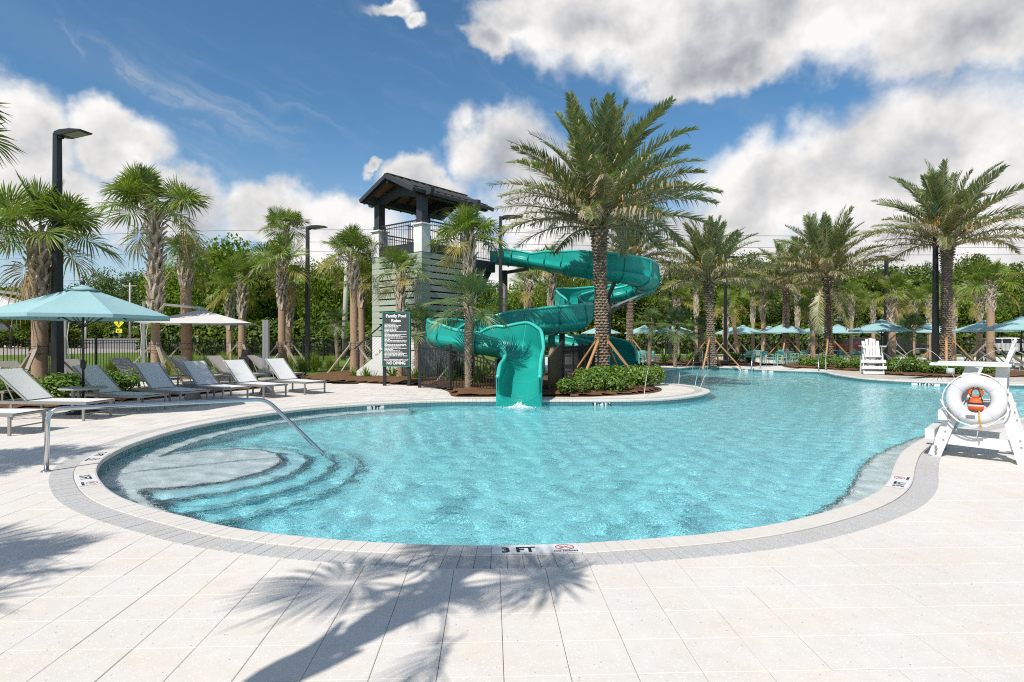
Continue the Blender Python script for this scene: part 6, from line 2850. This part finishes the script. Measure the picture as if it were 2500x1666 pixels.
def shrub(label, x, y, sc, seed, group):
    root = thing('shrub', label, 'shrub', (x, y, 0.05), seed * 1.3, group, sc)
    obj('foliage', SHM[seed % 4], root)
    obj('stems', stem_me[seed % 2], root)


GS = 'glossy green shrubs'
SL = [
    (1395, 966, 0.9, 'glossy shrub at the left end of the island hedge beside the slide mouth'), (1445, 962, 0.95, 'glossy shrub at the foot of the two front braces of the big date palm'),
    (1490, 960, 1.05, 'glossy shrub at the front of the island below the big date palm'), (1510, 950, 1.05, 'glossy shrub close to the right of the big date palm trunk'),
    (1550, 945, 1.05, 'glossy shrub on the island behind the thin water jet'), (1585, 942, 1.0, 'glossy shrub at the right end of the island hedge'), (1430, 950, 0.9, 'glossy shrub behind the left braces of the big date palm'),
    (1575, 952, 0.9, 'low glossy shrub at the front right corner of the island hedge'), (1465, 940, 1.0, 'glossy shrub hugging the back of the big date palm trunk'),
    (20, 985, 1.1, 'dark shrub at the left edge under the first chaise back'), (55, 981, 0.95, 'shrub just right of the one at the left edge, by the first chaise'), (120, 988, 1.0, 'shrub at the foot of the nearest lamp post'),
    (165, 984, 1.0, 'shrub between the lamp post and the round table'), (215, 977, 1.05, 'shrub right behind the teal umbrella pole'), (305, 966, 0.95, 'shrub behind the shaded chaise backrest'),
    (1955, 896, 1.15, 'shrub at the left end of the bed before the palm with hanging fronds'), (1985, 898, 1.1, 'shrub left of the palm with hanging fronds'), (2018, 901, 1.1, 'shrub below the trunk with hanging fronds'),
    (2062, 903, 1.2, 'shrub right of the trunk with hanging fronds'), (2088, 903, 1.1, 'shrub left of the far lifeguard chair'),
    (2165, 911, 1.15, 'shrub directly right of the far lifeguard chair'), (2205, 914, 1.3, 'yellow green shrub in the bed right of the far lifeguard chair'), (2240, 914, 1.1, 'shrub left of the lamp post in the right bed'),
    (2270, 917, 1.2, 'shrub at the foot of the lamp post in the right bed'), (2310, 918, 1.2, 'shrub below the large date palm at right'), (2340, 918, 1.0, 'shrub behind the tip of the white armrest'), (2405, 917, 1.1, 'shrub seen between the armrest supports'),
    (1800, 888, 0.9, 'low shrub below the lamp post at the far pool edge'), (1830, 888, 0.9, 'low shrub before the first dining chair'), (1700, 887, 0.9, 'low shrub behind the far pool rails'),
]
for i, (px, py, sc, lab) in enumerate(SL):
    p = gp(px, py)
    sc *= (0.78 if px > 1900 else 1.0)
    q_ = sc * (0.9 + 0.2 * ((i * 7) % 5) / 4)
    shrub(lab, p.x, p.y, (q_, q_, q_ * (0.72 + 0.2 * ((i * 3) % 4) / 3)), i, GS)


# ------------------------------------------------------------------ grasses and small bedding plants
def tuft_mesh(seed, n, L, wid, spread, mats):
    r = np.random.default_rng(seed)
    a = r.uniform(0, 2 * np.pi, n)
    ti = np.abs(r.normal(0, spread, n))
    d = np.stack([np.cos(a), np.sin(a), np.zeros(n)], 1)
    s = np.stack([-np.sin(a), np.cos(a), np.zeros(n)], 1)
    ln = L * r.uniform(.6, 1.1, n)[:, None]
    base = d * r.uniform(0, .12, n)[:, None]
    w = wid * r.uniform(.7, 1.3, n)[:, None]
    z = np.array([[0, 0, 1.0]])
    st, ct = np.sin(ti)[:, None], np.cos(ti)[:, None]
    p1 = base + (d * st + z * ct) * ln * .55
    p2 = base + (d * st * 1.35 + z * ct * .93) * ln - z * ln * st * st * .55
    V = np.stack([base - s * w, base + s * w, p1 + s * w * .9, p1 - s * w * .9, p2 + s * w * .15, p2 - s * w * .15], 1).reshape(-1, 3)
    o = np.arange(n)[:, None] * 6
    Fq = np.concatenate([o + np.array([[0, 1, 2, 3]]), o + np.array([[3, 2, 4, 5]])], 0)
    return fastmesh('blades', V, Fq, M[mats])


TM = [tuft_mesh(800 + k, 260, 0.95, 0.007, 0.42, 'grassblade') for k in range(3)]
TS_ = [tuft_mesh(820 + k, 60, 0.5, 0.016, 0.65, 'clusia') for k in range(2)]
rg = random.Random(4)
GT = [(-18.2, 19.5), (-17.6, 21.3), (-17.0, 22.8), (-16.4, 21.9), (-16.6, 24.3), (-15.6, 23.8), (-15.3, 25.4), (-14.6, 24.3), (-14.4, 26.3), (-13.6, 25.2), (-13.2, 26.9), (-12.6, 25.6), (-12.0, 27.4), (-11.3, 26.0), (-10.6, 27.8), (-10.2, 26.2),
      (-9.6, 28.5), (-13.5, 22.9), (-12.4, 23.6), (-11.2, 24.4), (-9.0, 25.2), (-8.4, 27.2), (-15.9, 20.6), (-14.7, 21.7)]
for i, (x, y) in enumerate(GT):
    o = obj('ornamental_grass', TM[i % 3], None, T((x, y, -0.03)) @ RZ(rg.uniform(0, 6)) @ Matrix.Scale(rg.uniform(0.85, 1.25), 4))
    tag(o, 'tuft of fine ornamental grass between the chaises and the left fence', 'grass tuft', 'ornamental grass tufts at left')
PL = [(865, 925, 0.9, 'small leafy plant at the left of the mulch bed by the smooth trunk'), (893, 927, 0.9, 'small leafy plant left of the rules sign post'), (957, 926, 1.2, 'broad leafy plant between the rules sign posts'),
      (1015, 932, 1.0, 'small agave right of the rules sign'), (728, 905, 1.0, 'low cycad on the lawn edge behind the rightmost chaise'), (805, 905, 0.9, 'tuft on the lawn before the lamp post'),
      (780, 900, 1.0, 'leafy tuft right of the lamp post on the lawn'), (1075, 925, 1.5, 'arching plant behind the black gate'), (1125, 925, 1.6, 'arching plant behind the sloping fence'), (1180, 930, 1.5, 'arching plant between fence and slide'),
      (1100, 940, 1.2, 'low plant behind the sloping fence near the gate'), (1165, 945, 1.1, 'low plant right of the hairy trunk'), (1560, 883, 1.4, 'strappy plant left of the windmill palms'), (1620, 888, 1.7, 'strappy plant before the middle windmill palm'),
      (1655, 887, 1.7, 'strappy plant right of the middle windmill palm'), (1685, 886, 1.6, 'yellowish strappy plant before the date palm braces'), (2225, 895, 1.6, 'yellow green plant behind the right shrubs'), (760, 890, 1.3, 'shrubby tuft behind the lawn lamp post')]
for i, (px, py, sc, lab) in enumerate(PL):
    p = gp(px, py)
    o = obj('bedding_plant', TS_[i % 2], None, T((p.x, p.y, 0.05)) @ RZ(i) @ Matrix.Scale(sc * 1.15, 4))
    tag(o, lab, 'plant', 'bedding plants')


# ------------------------------------------------------------------ trees beyond the fence
def crown_mesh(seed, rx, rz, n, ls, lumps, mats, flat=0.8):
    r = np.random.default_rng(seed)
    v = r.normal(size=(lumps, 3))
    v /= np.linalg.norm(v, axis=1)[:, None]
    cen = v * (r.uniform(.25, 1, lumps) ** .5)[:, None] * np.array([rx * .72, rx * .72, rz * .72])
    lr = r.uniform(.22, .42, lumps) * rx
    k = r.integers(0, lumps, n)
    u = r.normal(size=(n, 3))
    u /= np.linalg.norm(u, axis=1)[:, None]
    c = cen[k] + u * (lr[k] * r.uniform(.35, 1.08, n) ** .6)[:, None] * np.array([1, 1, flat])
    nrm = u + r.normal(size=(n, 3)) * .7 + np.array([0, 0, .3])
    nrm /= np.linalg.norm(nrm, axis=1)[:, None]
    t = np.cross(nrm, r.normal(size=(n, 3)))
    t /= np.linalg.norm(t, axis=1)[:, None]
    b = np.cross(nrm, t)
    L = ls * r.uniform(.6, 1.3, n)[:, None]
    V = np.stack([c - t * L * .5, c + b * L * .30, c + t * L * .5, c - b * L * .30], 1).reshape(-1, 3)
    Fq = np.arange(n * 4).reshape(-1, 4)
    return fastmesh('crown', V, Fq, M[mats])


def tree_trunk(seed, H, r, limbs=6, spread=0.4):
    m = MB()
    m.smooth = True
    q = random.Random(seed)
    m.tube([(0, 0, -0.3), (q.uniform(-.1, .1), q.uniform(-.1, .1), H * 0.35), (q.uniform(-.3, .3), q.uniform(-.3, .3), H * 0.8)], [r * 1.2, r, r * 0.45], 8)
    for k in range(limbs):
        a = q.uniform(0, 6.28)
        z = H * q.uniform(0.3, 0.65)
        e = H * spread * q.uniform(.6, 1)
        m.tube([(0, 0, z), (math.cos(a) * e * .5, math.sin(a) * e * .5, z + H * .16), (math.cos(a) * e, math.sin(a) * e, z + H * .26)], [r * .5, r * .3, r * .1], 6)
    return m.mesh('trunk', M['bark'])


OAKC = [crown_mesh(900 + k, 1.0, 0.82, 11000, 0.066, 60, 'oak') for k in range(3)]
WODC = [crown_mesh(920 + k, 1.0, 1.0, 12000, 0.070, 60, 'wood_leaf') for k in range(4)]
PINC = [crown_mesh(940 + k, 1.0, 0.85, 5200, 0.060, 30, 'pine', 0.6) for k in range(2)]
TRK = [tree_trunk(960 + k, 1.0, 0.022, 7) for k in range(3)]


def tree(label, name, x, y, H, rx, crowns, i, group, zb=0.30, rz=None):
    """H total height, crown starts at zb*H"""
    root = thing(name, label, 'tree', (x, y, -0.06), i * 1.7, group)
    cz = H * (1 + zb) / 2
    hz = H * (1 - zb) / 2
    obj('crown', crowns[i % len(crowns)], root, T((0, 0, cz)) @ RZ(i * 2.1) @ Matrix.Diagonal((rx, rx * 0.95, hz / 0.9, 1)))
    obj('trunk', TRK[i % 3], root, Matrix.Diagonal((H * 0.8, H * 0.8, H * 0.8, 1)))
    return root


rq = random.Random(17)
# oaks between the fence and the road, left of the tower
for i, (px, Y, top, rx, lab) in enumerate([
    (470, 66, 610, 5.4, 'bright green oak behind the white umbrella'), (565, 62, 548, 5.6, 'bright green oak, the tallest left of the tower'), (655, 66, 590, 5.0, 'oak behind the pair of cabbage palms left of the lawn lamp'),
    (735, 70, 628, 5.0, 'oak behind the lawn lamp post'), (820, 64, 610, 4.8, 'dark oak behind the smooth cabbage palm'), (880, 72, 580, 5.2, 'oak showing left of the slide tower'), (520, 74, 575, 5.0, 'oak set back between the two brightest oaks'),
    (1180, 62, 660, 4.6, 'yellow green oak seen between tower and slide'), (1265, 58, 668, 4.2, 'oak behind the middle of the slide'), (1110, 70, 690, 4.6, 'oak low behind the tower corner')]):
    x, y = col_at(px, Y)
    tree(lab, 'oak_tree', x, y, zat(top, Y), rx, OAKC, i, 'oaks left of the slide', 0.06)
# pines across the road at left
for i, (px, Y, top, rx) in enumerate([(205, 118, 668, 6.5), (255, 122, 640, 7.0), (300, 120, 634, 7.0), (350, 116, 645, 7.0), (400, 118, 630, 7.0), (235, 112, 690, 6.0), (320, 110, 680, 6.0), (430, 112, 660, 6.0)]):
    x, y = col_at(px, Y)
    tree('dark pine in the clump across the road at left', 'pine_tree', x, y, zat(top, Y), rx, PINC, i, 'pines across the road', 0.12)
for i, (px, Y, top, rx, lab) in enumerate([(25, 92, 680, 6.5, 'green tree across the road at the left edge'), (85, 100, 715, 5.5, 'low tree across the road behind the thick cabbage palm'), (150, 110, 735, 5.0, 'low tree across the road left of the pine clump')]):
    x, y = col_at(px, Y)
    tree(lab, 'oak_tree', x, y, zat(top, Y), rx, OAKC, i + 1, 'trees across the road', 0.22)
# the wood behind the dining area: trees one beside the other
k = 0
for row, (Y0, dx, tops) in enumerate([(66, 80, (668, 716)), (78, 82, (622, 680)), (92, 90, (592, 652))]):
    px = 1290 + row * 37
    while px < 2640:
        Y = Y0 + rq.uniform(-4, 4)
        x, y = col_at(px, Y)
        tp = rq.uniform(*tops)
        if px < 1500:
            tp += 18
        kindi = (k * 5 + row) % 7
        cw, lb = (OAKC, 'bright yellow green tree in the wood behind the back fence') if kindi == 2 else ((PINC, 'dark narrow tree in the wood behind the back fence') if kindi == 5 else (WODC, 'leafy mid green tree in the wood behind the back fence'))
        if kindi == 5:
            tp -= 26
        tree(lb, 'woodland_tree', x, y, zat(tp, Y), rq.uniform(2.8, 3.6) if kindi == 5 else rq.uniform(4.0, 5.4), cw, k, 'trees of the wood behind the fence', 0.05 if row < 2 else 0.12)
        k += 1
        px += dx * rq.uniform(0.8, 1.2)
# bare pine trunks and understorey at the wood's edge
und = []
r = np.random.default_rng(5)
ug = shrub_mesh(990, 1.0, 0.8, 1.0, 1500, 0.15, 9, 'wood_leaf')
for i in range(34):
    px = 1230 + i * 41 + rq.uniform(-15, 15)
    Y = rq.uniform(60.5, 64)
    x, y = col_at(px, Y)
    root = thing('undergrowth_bush', 'dark bush at the edge of the wood behind the back fence', 'bush', (x, y, -0.06), i, 'bushes at the wood edge', (rq.uniform(2.2, 3.0), 2.2, rq.uniform(1.6, 3.2)))
    obj('foliage', ug, root)
for i in range(26):
    px = 400 + i * 24 + rq.uniform(-10, 10)
    Y = rq.uniform(56, 60)
    x, y = col_at(px, Y)
    root = thing('undergrowth_bush', 'dark bush under the oaks beyond the lawn at left', 'bush', (x, y, -0.06), i, 'bushes under the oaks', (rq.uniform(2.4, 3.2), 2.4, rq.uniform(1.8, 3.4)))
    obj('foliage', ug, root)
for i in range(14):
    px = -40 + i * 36 + rq.uniform(-10, 10)
    Y = rq.uniform(100, 106)
    x, y = col_at(px, Y)
    root = thing('undergrowth_bush', 'dark bush below the pines across the road', 'bush', (x, y, -0.06), i, 'bushes below the pines', (rq.uniform(3.2, 4.6), 3.0, rq.uniform(2.2, 4.6)))
    obj('foliage', ug, root)

# ------------------------------------------------------------------ road, walls, poles, signs, cars
rd = [gp(-700, 868), gp(0, 866), gp(330, 860), gp(700, 853), gp(900, 849), gp(900, 843.5), gp(500, 842), gp(330, 841.5), gp(0, 845), gp(-700, 848)]
sheet('road', [(p.x, p.y) for p in rd], [], -0.052, M['road'])
pk = [(4, 56.8), (70, 57.6), (74, 64), (4, 64)]
sheet('parking_road', pk, [], -0.051, M['road'])
gw = thing('low_wall', 'long grey board wall across the road at left', 'wall', (0, 0, 0))
a, b = col_at(205, 97), col_at(420, 84)
a, b = Vector((a[0], a[1], 0)), Vector((b[0], b[1], 0))
nn_ = 26
for k in range(nn_):
    p, q = a.lerp(b, k / nn_), a.lerp(b, (k + 1) / nn_)
    m = MB()
    m.beam(p + UPZ * 0.75 + (q - p) * 0.02, q + UPZ * 0.75 - (q - p) * 0.02, 0.06, 1.6)
    m.build('board', M['grey'], gw)
hs = thing('house', 'low pale house with brick pier across the road at the left edge', 'house', (0, 0, 0))
hx, hy = col_at(25, 112)
m = MB()
m.box((hx, hy, 1.6), (12, 6, 3.4))
m.build('wall', M['stucco'], hs)
m = MB()
m.add([(hx - 6.6, hy - 3.6, 3.3), (hx + 6.6, hy - 3.6, 3.3), (hx + 6.6, hy + 3.6, 3.3), (hx - 6.6, hy + 3.6, 3.3), (hx - 4, hy, 5.2), (hx + 4, hy, 5.2)], [(0, 1, 5, 4), (1, 2, 5), (2, 3, 4, 5), (3, 0, 4), (3, 2, 1, 0)])
m.build('roof', M['roof'], hs)
m = MB()
m.box((hx + 4.5, hy - 3.3, 1.2), (1.2, 0.6, 2.4))
m.build('brick_pier', M['brick'], hs)
for k in range(3):
    m = MB()
    m.box((hx - 3.5 + 2.6 * k, hy - 3.02, 1.8), (1.2, 0.08, 1.3))
    m.build('window', M['glass'], hs)


def upole(label, px, Y, top, r, lean=0.0, arms=True):
    x, y = col_at(px, Y)
    root = thing('utility_pole', label, 'pole', (x, y, -0.06), 0, 'utility poles')
    H = zat(top, Y)
    m = MB()
    m.smooth = True
    m.tube([(0, 0, 0), (lean, 0, H)], [r, r * 0.75], 10)
    m.build('shaft', M['post'], root)
    if arms:
        m = MB()
        m.box((lean, 0, H - 0.5), (2.2, 0.12, 0.12))
        m.build('cross_arm', M['post'], root)
    return root


upole('pale concrete utility pole behind the smooth cabbage palm', 838, 44, 575, 0.20, 0.35, False)
upole('thin utility pole across the road left of the pedestrian sign', 209, 92, 770, 0.16, 0, False)
upole('utility pole across the road right of the pedestrian sign', 317, 95, 690, 0.16)


def wire(label, pts):
    m = MB()
    m.tube(catmull([Vector(p) for p in pts], 6), 0.022, 5)
    o = m.build('power_line', M['bronze'])
    tag(o, label, 'power line', 'power lines')


for i, (y0, y1, Yd) in enumerate([(594, 556, 88), (618, 588, 88), (640, 612, 86), (700, 672, 84)]):
    wire(['topmost', 'second', 'third', 'lowest'][i] + ' power line crossing the sky at left', [at(-300, y0 + 8, 95), at(400, (y0 + y1) / 2 - 8, 82), at(1180, y1 + 4, 66)])
for i, (y0, y1) in enumerate([(567, 574), (595, 604), (748, 752), (610, 622)]):
    wire(['upper power line right of the tower', 'second power line right of the tower', 'power line low in front of the wood', 'third power line right of the tower'][i], [at(1180, y0, 58 if i == 2 else 66), at(1900, (y0 + y1) / 2 + 6, 57 if i == 2 else 64), at(2750, y1, 57 if i == 2 else 66)])
# cobra head street light at the left edge
sl_ = thing('street_light', 'grey street light arm reaching in from the left edge', 'street light', (0, 0, 0))
p = at(28, 588, 80)
m = MB()
m.tube([(p.x - 6, p.y, 0), (p.x - 6, p.y, p.z - 0.8), (p.x - 4, p.y, p.z - 0.1), (p.x - 1.0, p.y, p.z)], 0.09, 8)
m.build('pole', M['alu'], sl_)
m = MB()
m.beam((p.x - 1.0, p.y, p.z), (p.x + 0.2, p.y, p.z), 0.4, 0.16)
m.build('lamp_head', M['alu'], sl_)

# pedestrian crossing sign
Yp = 62.0
ps = thing('crossing_sign', 'yellow diamond pedestrian crossing sign with arrow plate beyond the left fence', 'sign', (*col_at(290, Yp), 0))
zc2 = zat(788, Yp)
m = MB()
m.box((0, 0.06, (zc2 + 0.5) / 2), (0.06, 0.05, zc2 + 0.5))
m.build('post', M['alu'], ps)
hd = 0.55
m = MB()
m.prism([(0, -hd), (hd, 0), (0, hd), (-hd, 0)], T((0, 0, zc2)), 0.02)
dia = m.build('diamond_plate', M['yellow'], ps)
m = MB()
m.tube([(0.03, -0.02, zc2 + 0.27), (0.03, -0.028, zc2 + 0.27)], 0.055, 10)
for a, b, w in (((0.0, 0.2), (0.0, -0.04), 0.10), ((0.0, -0.02), (0.10, -0.30), 0.06), ((0.0, -0.02), (-0.12, -0.30), 0.06), ((0.0, 0.17), (0.12, 0.0), 0.04), ((0.0, 0.17), (-0.12, 0.06), 0.04)):
    m.beam((a[0], -0.014, zc2 + a[1]), (b[0], -0.014, zc2 + b[1]), w, 0.004, up=(0, 1, 0))
m.build('walking_figure', M['ink'], dia)
zq = zat(808, Yp)
m = MB()
m.box((0.02, 0, zq), (0.66, 0.02, 0.42))
plq = m.build('arrow_plate', M['yellow'], ps)
m = MB()
m.beam((0.16, -0.014, zq + 0.11), (-0.12, -0.014, zq - 0.10), 0.06, 0.004, up=(0, 1, 0))
m.beam((-0.14, -0.014, zq - 0.12), (-0.14, -0.014, zq + 0.06), 0.05, 0.004, up=(0, 1, 0))
m.beam((-0.14, -0.014, zq - 0.12), (0.04, -0.014, zq - 0.12), 0.05, 0.004, up=(0, 1, 0))
m.build('arrow', M['ink'], plq)
ps2 = thing('crossing_sign', 'small yellow diamond sign half hidden behind palms left of the tower', 'sign', (*col_at(893, 58), 0))
m = MB()
m.box((0, 0.06, 1.2), (0.06, 0.05, 2.4))
m.build('post', M['alu'], ps2)
m = MB()
z9 = zat(800, 58)
m.prism([(0, -0.4), (0.4, 0), (0, 0.4), (-0.4, 0)], T((0, 0, z9)), 0.02)
m.build('diamond_plate', M['yellow'], ps2)


def car(label, px, Y, rz, paint, suv=True):
    x, y = col_at(px, Y)
    root = thing('parked_car', label, 'car', (x, y, -0.05), rz, 'cars parked behind the fence')
    Lc, Wc, Hc = 4.7, 1.85, 1.72
    m = MB()
    prof = [(-2.3, 0.42), (-2.34, 0.75), (-2.22, 1.02), (-1.25, 1.12), (1.9, 1.12), (2.28, 1.0), (2.34, 0.6), (2.26, 0.40)]
    m.prism(prof, T((0, 0, 0)), Wc)
    m.build('body', M[paint], root)
    m = MB()
    pr = [(-1.30, 1.10), (-0.55, 1.66), (0.2, Hc), (1.65, 1.66), (2.12, 1.10)]
    n = len(pr)
    vs = [(p[0], -Wc / 2 + 0.04 + (0.16 if p[1] > 1.2 else 0), p[1]) for p in pr] + [(p[0], Wc / 2 - 0.04 - (0.16 if p[1] > 1.2 else 0), p[1]) for p in pr]
    m.add(vs, [tuple(range(n)), tuple(range(2 * n - 1, n - 1, -1))] + [(i, n + i, n + (i + 1) % n, (i + 1) % n) for i in range(n)])
    m.build('cabin', M[paint], root)
    for s in (-1, 1):
        for (a, b) in (((-0.95, -0.55), (0.15, 0.12)), ((0.28, 0.25), (1.05, 1.0)), ((1.15, 1.1), (1.85, 1.6))):
            m = MB()
            yy0, yy1 = s * (Wc / 2 - 0.035), s * (Wc / 2 - 0.175)
            m.add([(a[0], yy0, 1.16), (b[0], yy0, 1.16), (b[1], yy1, 1.58), (a[1], yy1, 1.58)], [(0, 1, 2, 3) if s < 0 else (3, 2, 1, 0)])
            m.build('side_window', M['glass'], root)
        for wx in (-1.42, 1.42):
            m = MB()
            m.smooth = True
            m.tube([(wx, s * (Wc / 2 - 0.22), 0.36), (wx, s * (Wc / 2 + 0.012), 0.36)], 0.36, 18)
            wh = m.build('wheel', M['tyre'], root)
            m = MB()
            m.tube([(wx, s * (Wc / 2 + 0.0), 0.36), (wx, s * (Wc / 2 + 0.02), 0.36)], 0.22, 14)
            m.build('rim', M['alu'], wh)
    m = MB()
    m.add([(-1.27, -0.78, 1.14), (-1.27, 0.78, 1.14), (-0.62, 0.68, 1.62), (-0.62, -0.68, 1.62)], [(0, 3, 2, 1)])
    m.build('windscreen', M['glass'], root)
    for s in (-1, 1):
        m = MB()
        m.box((-2.26, s * 0.72, 0.86), (0.14, 0.34, 0.14), None, 0.02)
        m.build('headlight', M['chrome'], root)
        m = MB()
        m.box((2.28, s * 0.76, 0.92), (0.12, 0.24, 0.22), None, 0.02)
        m.build('tail_light', M['redink'], root)
    return root


car('white car parked behind the fence at far right', 2462, 57.8, rad(172), 'carwhite')
car('maroon car parked behind the fence left of the far lifeguard chair', 2100, 57.9, rad(8), 'carred')
car('black car parked behind the fence beyond the far lifeguard chair', 2190, 57.7, rad(178), 'cardark')
